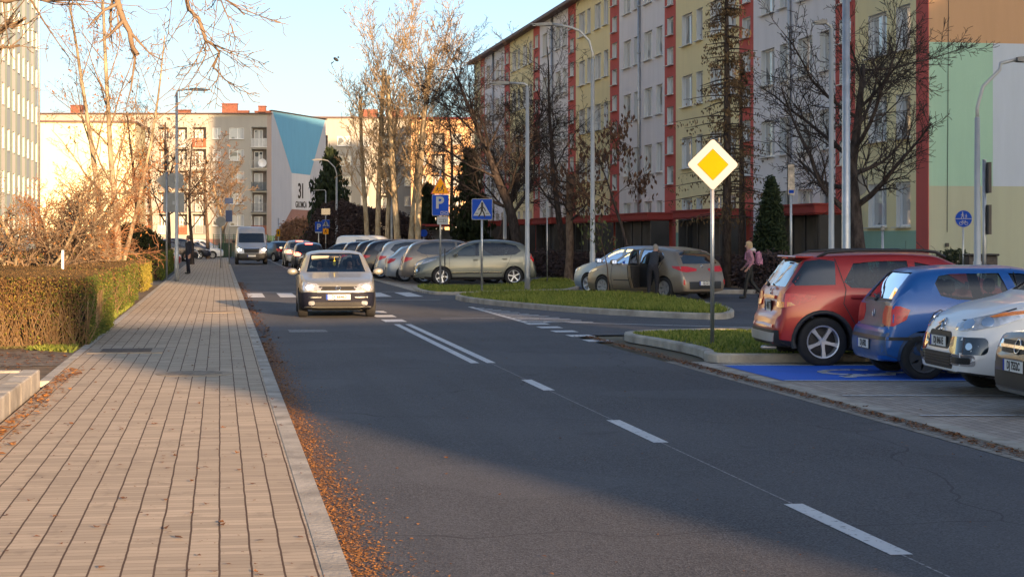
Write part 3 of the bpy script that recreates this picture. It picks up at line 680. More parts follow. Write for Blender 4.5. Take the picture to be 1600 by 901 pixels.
# block behind to the right of the gable, in shade
def simple_block(name, label, x, y, rz, L_, H_, dpt, mwall, nfl, cols, z0=2.4, df=2.75, roofm=None, loggias=(), group=None, mbase=None):
    t = thing('apartment_building', label, 'building', (x, y, 0), rz, group); hs = []; ws = []; lg = []
    for kind, a, w_ in cols:
        for k in range(nfl):
            z = z0 + df * k
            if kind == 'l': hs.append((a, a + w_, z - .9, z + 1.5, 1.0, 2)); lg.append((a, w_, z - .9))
            else: hs.append((a, a + w_, z, z + 1.4)); ws.append((a, z, w_))
    wall_mesh([(0, L_, 0)], ((1.4,), lambda mi, z, q: 3 if (z < 1.4 and mbase) else mi), hs, .16, 1, H_).build('facade_wall', [mwall, M_rev, M_dk, mbase or mwall], t)
    for a, z, w_ in ws: put_window(t, a, z, w_, 1.4, .1, Matrix.Identity(4), w_ > 1.1)
    for a, w_, z in lg:
        put_window(t, a + .3, z + .05, w_ * .55, 2.1, .92, Matrix.Identity(4), True)
        b = MB(); b.box((a + w_ / 2, -.04, z + 1.0), (w_, .05, .05)); b.box((a + w_ / 2, -.04, z - .02), (w_ + .1, .3, .12))
        for j in range(9): b.box((a + (j + .5) * w_ / 9, -.03, z + .5), (w_ / 24, .02, .98))
        for zz in (.3, .55, .8): b.box((a + w_ / 2, -.03, z + zz), (w_, .02, .04))
        b.build('balcony_rail', mat('dark_rail', (.07, .07, .075), .6), t)
    MB().prism([(0.0, 1.2), (L_, 1.2), (L_, dpt), (0, dpt)], 0, H_ - .08, 'XY').build('core_wall', mwall, t)
    for xx in (.01, L_ - .01): MB().box((xx, dpt / 2, H_ / 2 - .04), (.02, dpt - .02, H_ - .1)).build('side_wall', mwall, t)
    b = MB(); b.box((L_ / 2, dpt / 2 - .1, H_ + .05), (L_ + .4, dpt + .5, .2)); b.build('roof', roofm or mat('roof_edge', (.13, .08, .07), .7), t)
    return t
cols = [('l', .6, 2.3), ('w', 4.2, 1.9), ('w', 7.4, 1.2), ('l', 9.8, 2.3), ('w', 13.4, 1.9), ('l', 16.3, 2.3)]
t = simple_block('', 'grey five storey block with dark balconies right of the gable painted 31', -28.2, 246, R(3), 20, 18.1, 11, M_cr2, 5, cols, 3.2)
for x in (8.5, 12): MB().box((x, 3, 18.8), (2.4, .9, 1.3)).build('chimney', M_brick, t)
cols = [('w', .8, 1.3), ('l', 2.8, 1.7), ('w', 5.4, 1.3), ('w', 8.0, 1.5), ('l', 10.5, 2.2), ('w', 14, 1.5)]
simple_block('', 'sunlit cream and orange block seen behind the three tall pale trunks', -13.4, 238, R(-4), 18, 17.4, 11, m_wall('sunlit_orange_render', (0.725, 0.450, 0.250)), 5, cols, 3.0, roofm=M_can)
# bright block at left behind the bare tree
cols = [('w', 1.5 + 3.2 * k, 1.6) for k in range(6)]
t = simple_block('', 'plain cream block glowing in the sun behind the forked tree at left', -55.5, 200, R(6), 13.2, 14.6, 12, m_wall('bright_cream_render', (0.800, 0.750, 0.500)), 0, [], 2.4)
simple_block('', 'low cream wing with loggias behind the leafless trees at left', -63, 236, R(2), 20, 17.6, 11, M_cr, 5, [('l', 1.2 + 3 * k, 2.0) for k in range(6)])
# tall block at the left edge
M_tl = m_wall('pale_green_render', (0.475, 0.562, 0.450)); M_wp = m_wall('white_render', (0.725, 0.712, 0.650))
lt = thing('apartment_building', 'tall pale block cut off by the left edge, its street side with window bays', 'building', (-36, 136, 0))
LL = 60; HL = 33; Ml = Matrix.Rotation(PI / 2 + PHI, 4, 'Z') @ Matrix.Translation((-LL, 0, 0))
hs = []; secs_ = []; wl = []
for k in range(20):
    a = LL - 3 * (k + 1); secs_ += [(a, a + 1.1, 0), (a + 1.1, a + 3, 1 if k % 2 else 2)]
    for f_ in range(11): hs.append((a + 1.55, a + 2.55, 1.8 + 2.8 * f_, 3.2 + 2.8 * f_)); wl.append((a + 1.55, 1.8 + 2.8 * f_, 1.0, 1.4, .3, True))
o = wall_mesh(secs_, ((2,), lambda mi, z, q: mi), hs, .4, 3, HL).build('facade_wall', [M_tl, M_wp, m_wall('blue_grey_render', (0.413, 0.475, 0.525)), M_wp], lt); o.matrix_local = Ml
wl.sort(key=lambda q: -q[0])
for q in wl[:66]: put_window(lt, q[0], q[1], q[2], q[3], q[4], Ml, True)
merged_windows(lt, wl[66:], Ml)
mb = MB(); mb.prism([(0, .5), (LL, .5), (LL, 12), (0, 12)], 0, HL - .1, 'XY'); o = mb.build('core_wall', M_tl, lt); o.matrix_local = Ml
mb = MB(); mb.box((LL / 2, 5.8, HL + .1), (LL + .3, 12.6, .3)); o = mb.build('roof', mat('roof_edge', (.13, .08, .07), .7), lt); o.matrix_local = Ml
mb = MB(); mb.tube([(LL - .12, -.12, .2), (LL - .12, -.12, HL)], .09, 10); o = mb.build('drainpipe', M_steel, lt, True); o.matrix_local = Ml
mb = MB(); mb.add([(LL + .01, 0, 0), (LL + .01, 12, 0), (LL + .01, 12, HL - .1), (LL + .01, 0, HL - .1)], [(0, 1, 2, 3)]); o = mb.build('side_wall', M_wp, lt); o.matrix_local = Ml
# --- unseen blocks added behind the viewer and the right block, shaped to cast shade
ew = Vector((math.cos(R(SUN_AZ)), math.sin(R(SUN_AZ)), 0)); et = Vector((-math.sin(R(SUN_AZ)), math.cos(R(SUN_AZ)), 0))
def shade_block(w0, w1, a0, H_, label, dpt=12):
    p = ew * w0 + et * (a0 - dpt); t = thing('apartment_building', label, 'building', (p.x, p.y, 0), R(SUN_AZ))  # added out of view as a shade caster, placed along the sun direction
    L_ = w1 - w0; hs = []; n_ = int(L_ / 3)
    for k in range(n_):
        for f_ in range(int(H_ / 2.8) - 1): hs.append((k * 3 + .8, k * 3 + 2.2, 1.6 + 2.8 * f_, 3.0 + 2.8 * f_, .2, 2))
    for y_, sg in ((0, 0), (dpt, 1)):
        o = wall_mesh([(0, L_, 0)], ((2,), lambda mi, z, q: mi), hs, .2, 1, H_).build('facade_wall', [M_cr, M_rev, M_gdark], t)
        if sg: o.location = (L_, dpt, 0); o.rotation_euler = (0, 0, PI)
    MB().prism([(.01, .3), (L_ - .01, .3), (L_ - .01, dpt - .3), (.01, dpt - .3)], 0, H_ - .1, 'XY').build('core_wall', M_cr, t)
    MB().box((L_ / 2, dpt / 2, H_ + .05), (L_ + .3, dpt + .3, .25)).build('roof', mat('roof_edge', (.13, .08, .07), .7), t)
SB = True
if SB:
    shade_block(5.6, 16.4, -40, 13.0, 'unseen cream block added behind the viewer to shade the near road')
    shade_block(16.8, 33.6, -90, 39, 'taller unseen cream block added behind the viewer to cast shade'); shade_block(33.62, 35.6, -90, 33, 'narrow lower unseen block added between two others to shape their shade')
    shade_block(35.62, 52, -90, 41, 'unseen cream block added far behind the viewer to shade the end wall')
    shade_block(61, 86, 95, 39, 'unseen high rise added behind the right apartment block to shade the gable', 14)
# ============================================================ TREES, HEDGES, SHRUBS
def grow(rr, p, d, L, r, lv, P, out, tips):
    """One branch: wandering polyline, then its side branches."""
    n = max(3, int(L / P['seg'][min(lv, len(P['seg']) - 1)])); n = min(n, 12); st = L / n; pts = [p.copy()]; rad = [r]; dd = d.copy(); end = P['end'][min(lv, len(P['end']) - 1)]
    for i in range(n):
        wg = P['wig'][min(lv, len(P['wig']) - 1)]
        dd = (dd + Vector((rr.gauss(0, wg), rr.gauss(0, wg), rr.gauss(0, wg))) + Vector((0, 0, P['up'][min(lv, len(P['up']) - 1)]))).normalized()
        p = p + dd * st; pts.append(p.copy()); rad.append(max(P['minr'], r * (1 - (1 - end) * (i + 1) / n)))
    out.append((lv, pts, rad))
    if lv >= P['lv']: tips.append((pts[-1], dd)); return
    k = P['n'][min(lv, len(P['n']) - 1)]; k = max(1, int(k * rr.uniform(.75, 1.25)))
    t0 = P['t0'][min(lv, len(P['t0']) - 1)]
    az = rr.uniform(0, 2 * PI)
    for j in range(k):
        t = t0 + (1 - t0) * ((j + rr.random() * .8) / k); t = min(t, .98); x = t * n; i = min(int(x), n - 1); q = pts[i].lerp(pts[i + 1], x - i)
        ax = (pts[i + 1] - pts[i]).normalized(); a = R(P['ang'][min(lv, len(P['ang']) - 1)] * rr.uniform(.7, 1.25)); az += 2.4 + rr.uniform(-.5, .5)
        o = ax.orthogonal().normalized(); o.rotate(Matrix.Rotation(az, 3, ax)); nd_ = (ax * math.cos(a) + o * math.sin(a)).normalized()
        sh = P.get('shape', lambda t: 1 - .55 * t)(t) if lv == 0 else (1 - .5 * t)
        L2 = L * P['len'][min(lv, len(P['len']) - 1)] * sh * rr.uniform(.7, 1.2); rr_ = rad[i] * P['rr'][min(lv, len(P['rr']) - 1)]
        if L2 < .12: continue
        grow(rr, q, nd_, L2, max(rr_, P['minr']), lv + 1, P, out, tips)
BARE = dict(seg=(.5, .45, .3, .22, .2), wig=(.035, .10, .15, .2, .22), up=(.02, .05, .04, .03, .03), end=(.25, .25, .3, .4, .5), lv=4, n=(9, 7, 6, 4), t0=(.3, .25, .2, .2), ang=(48, 45, 42, 40), len=(.55, .55, .5, .5), rr=(.38, .5, .6, .7), minr=.006)
def leafquads(mb, p, rr, n, size, spread, droop=0., mi=0):
    for _ in range(n):
        c = p + Vector((rr.gauss(0, spread), rr.gauss(0, spread), rr.gauss(0, spread) - droop * rr.random())); s_ = size * rr.uniform(.6, 1.3)
        a = Vector((rr.gauss(0, 1), rr.gauss(0, 1), rr.gauss(0, 1))).normalized(); b = a.orthogonal().normalized()
        if droop: a = (a * .5 + Vector((0, 0, -1))).normalized(); b = a.orthogonal().normalized(); b.rotate(Matrix.Rotation(rr.uniform(0, 6), 3, a))
        o = len(mb.v); mb.v += [c - a * s_, c + b * s_ * .45, c + a * s_, c - b * s_ * .45]; mb.f.append((o, o + 1, o + 2, o + 3)); mb.m.append(mi)
def tree(name, label, X, Y, H, r, bark, P={}, seed=1, lean=(0, 0), group=None, leaf=None, leafn=0, leafs=.05, droop=0, twig=None, trunks=1, z0=0, trunk_frac=1., spreadt=.25, cat='tree', leafp=1.):
    rr = random.Random(seed); PP = dict(BARE); PP.update(P); t = thing(name, label, cat, (X, Y, z0), 0, group)
    T = MB(); CR = MB(); LF = MB()
    for k in range(trunks):
        out = []; tips = []; a = 2 * PI * k / max(1, trunks) + rr.random(); d = Vector((lean[0], lean[1], 1))
        off = Vector((0, 0, 0))
        if trunks > 1: d += Vector((math.cos(a) * spreadt, math.sin(a) * spreadt, 0)); off = Vector((math.cos(a), math.sin(a), 0)) * r * 1.1
        grow(rr, off, d.normalized(), H * trunk_frac * (1 if k == 0 else rr.uniform(.75, 1)), r, 0, PP, out, tips)
        for lv, pts, rad in out:
            if lv == 0:
                if k == 0 or True:
                    rad = list(rad); rad[0] *= 1.25; T.tube([pts[0] - Vector((0, 0, .1))] + pts, [rad[0] * 1.2] + rad, 10)
            else: CR.tube(pts, rad, 5 if lv == 1 else (4 if lv == 2 else 3), cap=False)
        if leaf and leafn:
            for p, dd in tips:
                if rr.random() < leafp: leafquads(LF, p, rr, leafn, leafs, leafs * 1.6, droop)
    T.build('trunk', bark, t, True)
    CR.build('crown', twig or bark, t, True)
    if LF.v: LF.build('leaves', leaf, t)
    return t
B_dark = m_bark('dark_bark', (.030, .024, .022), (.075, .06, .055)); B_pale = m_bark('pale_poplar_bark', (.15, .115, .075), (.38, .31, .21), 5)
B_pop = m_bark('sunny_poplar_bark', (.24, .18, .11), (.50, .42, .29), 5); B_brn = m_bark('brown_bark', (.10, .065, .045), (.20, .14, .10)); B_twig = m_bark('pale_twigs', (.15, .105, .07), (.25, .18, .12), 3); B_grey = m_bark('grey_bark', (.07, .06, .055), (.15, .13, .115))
L_or = m_leaf('withered_orange_leaves', (.28, .11, .03), (.42, .2, .06)); L_br = m_leaf('withered_brown_leaves', (.06, .035, .025), (.14, .075, .045)); L_ev = m_leaf('evergreen_needles', (.012, .022, .010), (.035, .05, .02), .1)
L_nb = m_leaf('brown_larch_needles', (.07, .045, .025), (.15, .10, .05), .15); L_yl = m_leaf('yellow_green_leaves', (.22, .23, .02), (.45, .38, .05), .3); L_pur = m_leaf('purple_brown_leaves', (.035, .024, .024), (.075, .05, .045), .05); L_gr = m_leaf('rowan_green_leaves', (.05, .07, .025), (.12, .13, .05), .2)
def at(px, Y): return (px - 800) / 2800 * Y
# left: forked pale tree
tree('bare_tree', 'tall leafless tree with a pale forked trunk rising behind the clipped hedges', at(181, 62), 62, 11.5, .125, B_pale, dict(n=(12, 7, 5, 4), t0=(.22, .2, .2, .2), len=(.42, .5, .5, .5), ang=(40, 42, 45, 45), up=(.01, .07, .03, .02)), 11, (-.02, 0), leaf=L_or, leafn=2, leafs=.06, twig=B_twig, leafp=.35, trunks=2, spreadt=.06)
tree('bare_tree', 'pale slanting stem leaning right beside the forked trunk', at(183, 63), 63, 9.0, .085, B_pale, dict(n=(9, 6, 5, 3), t0=(.35, .2, .2, .2), len=(.42, .5, .5, .5), up=(.03, .07, .03, .02)), 13, (.32, 0), leaf=L_or, leafn=2, leafs=.06, twig=B_twig, leafp=.3)
# big sunlit shrub at left
SHR = dict(seg=(.3, .25, .2, .15), wig=(.12, .2, .25, .28), up=(.03, .03, .0, 0), lv=3, n=(10, 8, 6), t0=(.2, .15, .1), ang=(45, 50, 50), len=(.6, .6, .55), rr=(.55, .6, .7), minr=.006)
tree('bare_shrub', 'big twiggy shrub with stout sunlit stems at the left edge behind the hedge', at(45, 46), 46, 3.6, .085, B_pale, dict(SHR, n=(14, 9, 7)), 21, (0, 0), trunks=6, spreadt=.75, twig=B_twig, leaf=L_or, leafn=1, leafs=.04, leafp=.3, cat='shrub')
tree('bare_shrub', 'wide twiggy shrub with reddish shoots just left of the forked tree', at(118, 52), 52, 3.9, .06, B_brn, dict(SHR, n=(14, 9, 7)), 22, (0, 0), trunks=6, spreadt=.8, twig=m_bark('reddish_twigs', (.20, .09, .05), (.32, .17, .09), 3), leaf=L_or, leafn=1, leafs=.04, leafp=.35, cat='shrub')
tree('leafy_shrub', 'small yellow green shrub glowing between the bare stems at left', at(76, 50), 50, 1.5, .02, B_brn, dict(SHR, n=(7, 6, 4)), 23, trunks=5, spreadt=.5, leaf=L_yl, leafn=5, leafs=.05, cat='shrub')
# tree whose trunk stands left of the frame, branches hang into the picture
OV = dict(BARE); OV.update(seg=(.5, .4, .25, .2), wig=(.05, .13, .22, .28), up=(0, -.015, .05, .06), lv=3, n=(7, 9, 5), t0=(.55, .3, .15), ang=(75, 40, 45), len=(.75, .30, .5), rr=(.5, .5, .6), minr=.007)
def hangers():
    t = thing('bare_tree', 'near leafless tree reaching in from above the upper left corner with knobbly branches', 'tree', (-7.6, 19.5, 0)); rr = random.Random(5); T = MB(); CR = MB()
    T.tube([(0, 0, -.1), (.05, 0, 2), (.1, 0, 4), (.2, 0, 6.2), (.2, .1, 8.5)], [.3, .24, .2, .17, .1], 12)
    def limb(pts, r0, r1, nsub, sl, seed):
        q = random.Random(seed); P = [Vector(p) for p in pts]; n = 14; C2 = []
        for i in range(n + 1):
            x = i / n * (len(P) - 1); k = min(int(x), len(P) - 2); C2.append(P[k].lerp(P[k + 1], x - k) + Vector((q.gauss(0, .03), q.gauss(0, .03), q.gauss(0, .03))))
        CR.tube(C2, [r0 + (r1 - r0) * i / n for i in range(n + 1)], 7, cap=False)
        for j in range(nsub):
            i = q.randint(4, n - 1); ax = (C2[i + 1] - C2[i]).normalized() if i < n else Vector((1, 0, 0)); d = (ax * .8 + Vector((q.gauss(0, .5), q.gauss(0, .4), q.uniform(-.55, .35)))).normalized()
            out = []; grow(q, C2[i], d, sl * q.uniform(.5, 1.2), r1 * q.uniform(.7, 1), 1, dict(OV, n=(5, 5, 3), len=(.5, .45, .5), lv=3, up=(0, .06, .05, .04), minr=.0045), out, [])
            for lv, pp, rd in out: CR.tube(pp, rd, 4, cap=False)
    S_ = lambda px, py, dy=0: ((px - 800) / 2800 * (19.5 + dy) + 7.6, dy, 1.75 + (370 - py) / 2800 * (19.5 + dy))
    limb([(.2, 0, 5.6), S_(60, -60), S_(170, -40, -.3), S_(196, 45, -.4), S_(212, 84, -.4)], .055, .024, 10, .75, 1)
    limb([(.2, .1, 6.2), S_(120, -120, .8), S_(270, -60, 1), S_(305, 20, 1), S_(335, 70, 1), S_(345, 112, 1)], .045, .010, 24, 1.0, 2)
    limb([(.2, .1, 7.0), S_(150, -170, 1.5), S_(300, -70, 1.6), S_(330, -10, 1.6), S_(385, 20, 1.6)], .038, .009, 18, .8, 3)
    limb([(.2, 0, 4.2), S_(-40, 40, .3), S_(10, 50, .2), S_(45, 30, .2)], .05, .015, 12, .8, 4)
    limb([(.2, 0, 4.4), S_(-60, -10, -.5), S_(20, 5, -.5), S_(95, -6, -.5)], .05, .015, 13, .9, 6)
    limb([(.2, 0, 3.6), S_(-30, 90, .6), S_(0, 75, .6), S_(30, 72, .6)], .03, .012, 8, .5, 7)
    T.build('trunk', B_brn, t, True); CR.build('crown', B_twig, t, True)
hangers()
# dense mixed trees in the yard at left
for i, (px, Y, H, r_, s_, tx) in enumerate(((262, 95, 8.0, .16, 31, 'dark leafless tree in the yard just left of the tall street lamp'), (212, 98, 8.6, .14, 36, 'dark leafless tree half hidden behind the forked pale tree'), (300, 112, 7.6, .13, 32, 'dark spreading tree above the standing man'))):
    tree('bare_tree', tx, at(px, Y), Y, H, r_, B_dark, dict(n=(11, 8, 6, 4), t0=(.25, .2, .2, .2), len=(.55, .5, .5, .5)), s_, leaf=L_br, leafn=1, leafs=.09, leafp=.5)
tree('bare_tree', 'sunlit yellowish tree before the left end of the loggia block', at(236, 150), 150, 9.5, .16, B_twig, dict(n=(12, 8, 6, 4), t0=(.25, .2, .2, .2), len=(.6, .5, .5, .5)), 33, twig=B_twig, leaf=L_or, leafn=2, leafs=.14, leafp=.5)
tree('bare_tree', 'low round sunlit tree in front of the loggia block near the sign posts', at(352, 165), 165, 7.6, .22, B_pale, dict(n=(11, 8, 6, 4), t0=(.25, .2, .2, .2), len=(.75, .5, .5, .5), minr=.02), 34, twig=B_twig)
tree('bare_tree', 'reddish leafless tree right of the slanting stem', at(325, 140), 140, 8.0, .16, B_brn, dict(n=(10, 8, 6, 4), len=(.65, .5, .5, .5), minr=.015), 35, leaf=L_or, leafn=1, leafs=.1, leafp=.4)
# pollarded pale poplars in the middle
POL = dict(n=(15, 8, 5, 4), t0=(.32, .15, .2, .2), len=(.30, .6, .5, .5), ang=(34, 30, 35, 40), up=(0, .11, .07, .04), end=(.55, .3, .3, .4), minr=.012, shape=lambda t: .75 + .5 * t, rr=(.24, .5, .6, .7), wig=(.018, .07, .12, .18))
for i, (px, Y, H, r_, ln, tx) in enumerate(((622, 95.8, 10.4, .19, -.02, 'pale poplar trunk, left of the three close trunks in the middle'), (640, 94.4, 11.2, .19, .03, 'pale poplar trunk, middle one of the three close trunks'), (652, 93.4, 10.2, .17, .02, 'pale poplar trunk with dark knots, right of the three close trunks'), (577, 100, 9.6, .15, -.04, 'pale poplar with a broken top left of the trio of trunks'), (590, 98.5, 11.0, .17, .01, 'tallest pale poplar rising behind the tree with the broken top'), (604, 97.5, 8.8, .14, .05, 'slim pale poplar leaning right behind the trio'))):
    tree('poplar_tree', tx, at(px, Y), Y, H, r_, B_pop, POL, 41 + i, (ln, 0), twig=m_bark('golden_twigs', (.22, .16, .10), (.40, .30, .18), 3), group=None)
# big dark trees before the right block
BIG = dict(n=(16, 12, 9, 6), t0=(.26, .15, .12, .15), len=(.58, .52, .5, .5), ang=(52, 45, 45, 45), up=(.0, .05, .03, .03), end=(.12, .2, .3, .4), minr=.008, rr=(.38, .45, .55, .7), wig=(.05, .12, .15, .2))
tree('bare_tree', 'broad dark leafless tree with a thick trunk behind the crossing sign', at(812, 84), 84, 10.3, .30, B_dark, BIG, 51, (-.04, 0), twig=B_dark)
tree('bare_tree', 'dark leafless tree with long low limbs right of the children warning sign', at(775, 100), 100, 9.5, .24, B_dark, BIG, 52, (.06, 0), twig=B_dark)
tree('bare_tree', 'dark leafless tree whose top crosses the tall curved lamp', at(880, 92), 92, 11.5, .20, B_dark, dict(BIG, n=(11, 8, 6, 4)), 53, (-.05, 0), twig=B_dark)
tree('pollard_tree', 'pollarded tree with an orange lit trunk and a knobbly head left of the parked hatchbacks', at(888, 73), 73, 4.3, .17, B_brn, dict(BIG, n=(13, 9, 6, 4), t0=(.55, .2, .2, .2), len=(.65, .55, .5, .5), end=(.8, .3, .3, .4), ang=(70, 50, 45, 45)), 54, twig=B_dark, leaf=L_br, leafn=1, leafs=.06, leafp=.2)
tree('bare_tree', 'small tree hung with withered brown leaves in front of the long canopy', at(990, 64), 64, 5.2, .09, B_dark, dict(BIG, lv=3, n=(11, 8, 5), t0=(.5, .2, .2), len=(.6, .5, .5), up=(0, -.01, -.03)), 55, (-.12, 0), twig=B_dark, leaf=L_br, leafn=5, leafs=.10, droop=.15, leafp=.8)
tree('bare_tree', 'wide crowned black tree with a crooked trunk behind the dark red car', at(1352, 44), 44, 6.2, .23, B_dark, dict(BIG, lv=4, n=(13, 13, 9, 6), t0=(.33, .12, .1, .12), len=(.72, .52, .48, .5), ang=(64, 40, 42, 42), up=(0, .045, .06, .05), wig=(.10, .13, .16, .2), end=(.25, .2, .3, .4), minr=.0065, shape=lambda t: 1 - .35 * t, rr=(.48, .42, .5, .6)), 56, (.02, 0), twig=B_dark)
tree('sapling', 'thin young rowan with hanging green leaves and a stake beside the silver hatchback', at(951, 51), 51, 2.6, .022, B_brn, dict(BIG, lv=2, n=(9, 4), t0=(.45, .3), len=(.35, .4), ang=(55, 40), minr=.005, seg=(.2, .12, .1)), 57, twig=B_brn, leaf=L_gr, leafn=5, leafs=.06, droop=.12)
tree('bare_tree', 'slim bare tree between the spruce and the poplars', at(705, 120), 120, 11.0, .18, B_grey, BIG, 58, twig=B_brn)
# conifers
def conifer(label, X, Y, H, rb_, trunk_r, leaf, bark, dens=1.0, seed=1, z_start=.12, droop=.25, lsz=.11, name='spruce_tree', nl=26, whorl=.42):
    rr = random.Random(seed); t = thing(name, label, 'tree', (X, Y, 0)); T = MB(); B = MB(); LF = MB()
    T.tube([(0, 0, -.1), (.03, 0, H * .4), (0, .02, H * .8), (0, 0, H)], [trunk_r, trunk_r * .75, trunk_r * .3, .015], 9)
    z = H * z_start
    while z < H * .985:
        f = 1 - z / H; Lb = rb_ * (f ** .75) * rr.uniform(.75, 1.15) + .12; nb = rr.randint(4, 6); a0 = rr.uniform(0, 6)
        for k in range(nb):
            a = a0 + 2 * PI * k / nb + rr.uniform(-.25, .25); L_ = Lb * rr.uniform(.45, 1.15); jz = rr.uniform(-.5, .5) * whorl * 1.3; pts = []; n = 6
            for i in range(n + 1):
                s_ = i / n; pts.append(Vector((math.cos(a) * L_ * s_, math.sin(a) * L_ * s_, z + jz + .12 * L_ * s_ - droop * L_ * s_ * s_ + .12 * L_ * s_ ** 4)))
            B.tube(pts, [max(.008, trunk_r * .22 * (1 - .8 * i / n)) for i in range(n + 1)], 4, cap=False)
            for i in range(1, n + 1):
                for q in range(max(1, int(dens * nl / n * rr.uniform(.6, 1.4)))):
                    p = pts[i - 1].lerp(pts[i], rr.random()); sd = rr.choice((-1, 1)); off = rr.uniform(0, .28) * L_ * (1 - i / n * .6)
                    p = p + Vector((-math.sin(a) * sd * off, math.cos(a) * sd * off, -abs(rr.gauss(0, .06)) - off * .15)); leafquads(LF, p, rr, 2, lsz, lsz * .6, .16)
        z += whorl * rr.uniform(.7, 1.3) * (1 if z < H * .8 else .6)
    T.build('trunk', bark, t, True); B.build('boughs', bark, t, True); LF.build('needles', leaf, t)
    return t
conifer('tall sparse larch with hanging brown boughs before the yellow strip of the right block', at(1135, 62), 62, 13.5, 2.6, .17, L_nb, B_dark, .9, 61, .2, .34, .055, 'larch_tree', 34, .42)
conifer('second larch stem close behind the tall sparse larch', at(1158, 66), 66, 8.5, 1.7, .14, L_nb, B_dark, .6, 62, .3, .34, .055, 'larch_tree', 30, .45)
conifer('dense dark spruce in front of the gable painted 31', at(517, 150), 150, 9.0, 3.6, .2, L_ev, B_dark, 1.5, 63, .06, .3, .24, 'spruce_tree', 30, .4)
conifer('dark spruce behind the crossing sign', at(735, 112), 112, 7.2, 2.2, .2, L_ev, B_dark, 1.5, 64, .05, .3, .18, 'spruce_tree', 30, .4)
conifer('dark spruce half hidden behind the three poplar trunks', at(668, 125), 125, 5.6, 1.8, .2, L_ev, B_dark, 1.3, 65, .05, .3, .18, 'spruce_tree', 28, .4)
def blob_bush(name, label, X, Y, rx, ry, H, leaf, n, ls, seed=1, cone=False, core=None, stems=True, z0=0):
    """Dense shrub: stems plus leaf clumps spread over an uneven volume."""
    rr = random.Random(seed); t = thing(name, label, 'shrub', (X, Y, z0)); S_ = MB(); LF = MB(); lob = [(rr.uniform(0, 6), rr.uniform(0, 6), rr.uniform(.06, .2)) for _ in range(7)]
    for k in range(14 if stems else 0):
        a = rr.uniform(0, 6.28); f = rr.uniform(.3, .9); S_.tube([(0, 0, 0), (math.cos(a) * rx * f * .4, math.sin(a) * ry * f * .4, H * .4), (math.cos(a) * rx * f, math.sin(a) * ry * f, H * .8 * (1 - f * .4))], [.03, .02, .008], 4, cap=False)
    for _ in range(n):
        a = rr.uniform(0, 2 * PI); v_ = rr.random(); rad_ = 1 + sum(q * math.sin(3 * a + b) * math.cos(5 * v_ + c) for b, c, q in lob)
        prof = (1 - v_) ** .8 * (1 if v_ > .08 else .75) if cone else math.sin(PI * (.16 + .84 * (1 - v_)) * .5 + .0) ** .6
        if not cone: prof = math.sqrt(max(0, 1 - max(0, (v_ - .35) / .65) ** 2)) * (.86 + .14 * min(1, v_ / .2))
        dpt = 1 - abs(rr.gauss(0, .12)); p = Vector((math.cos(a) * rx * prof * rad_ * dpt, math.sin(a) * ry * prof * rad_ * dpt, H * (v_ * (1 if dpt > .8 else .9)))); leafquads(LF, p, rr, 2, ls, ls, 0)
    if S_.v: S_.build('stems', B_dark, t)
    LF.build('foliage', leaf, t); return t
blob_bush('cypress_shrub', 'dark green conical evergreen beside the woman in pink', at(1205, 57), 57, .72, .7, 3.55, L_ev, 7000, .07, 71, True)
blob_bush('evergreen_shrub', 'dark rounded evergreen bush behind the third hedge at left', at(208, 92), 92, 1.5, 1.2, 2.3, m_leaf('yew_leaves', (.02, .025, .012), (.055, .06, .02), .1), 6000, .09, 72)
blob_bush('orange_shrub', 'domed orange brown shrub by the green fence under the spruce', at(476, 178), 178, 3.2, 2, 3.4, m_leaf('rust_leaves', (.22, .10, .05), (.35, .19, .1)), 4000, .16, 73)
for i, (px, Y, rx, H, tx) in enumerate(((555, 112, 3.2, 3.6, 'purple brown shrub mass left of the lamp behind the parked row'), (600, 106, 2.6, 3.3, 'purple brown shrub behind the row of parked cars under the poplars'), (530, 128, 2.6, 4.2, 'tall purple brown shrub beside the far spruce'))):
    blob_bush('shrub', tx, at(px, Y), Y, rx, 1.5, H, L_pur, 4200, .10, 80 + i)
for i, (px, Y, rx, H, lf, tx) in enumerate(((700, 84, 2.2, 1.5, L_pur, 'low dark shrub behind the brown people carrier at the verge'), (770, 82, 2.3, 1.5, L_pur, 'low dark shrub behind the crossing sign post'), (850, 80, 2.2, 1.1, L_pur, 'low dark shrub left of the orange lit pollard trunk'), (925, 78, 1.8, 1.0, L_pur, 'low dark shrub behind the curved lamp post'), (1150, 64, 1.2, 1.0, L_pur, 'dark twiggy bush at the foot of the larch'), (1205, 56, 1.0, 1.2, L_pur, 'low dark bush behind the woman in pink'), (1405, 50, 1.0, .95, L_br, 'thin brown shrub at the foot of the mint green wall'), (1465, 51.5, .9, 1.0, L_br, 'brown shrub at the foot of the red strip'), (1492, 52, .8, 1.3, m_leaf('mahonia_leaves', (.02, .03, .015), (.06, .07, .03)), 'dark spiky shrub left of the black cabinet'))):
    blob_bush('shrub', tx, at(px, Y), Y, rx, .9, H, lf, 2600 if Y > 60 else 1700, .07, 90 + i)
for i, px in enumerate((1340, 1378, 1400, 1478)):
    tree('bare_shrub', ['bare upright shoots left of the crooked trunk', 'bare upright shoots before the mint green base', 'bare shoots beside the red corner strip', 'leafless shoots before the sage green wall'][i], at(px, 49), 49, 1.5, .014, B_grey, dict(SHR, lv=2, n=(5, 4), len=(.4, .4), ang=(25, 30), minr=.005), 100 + i, trunks=6, spreadt=.3, cat='shrub')
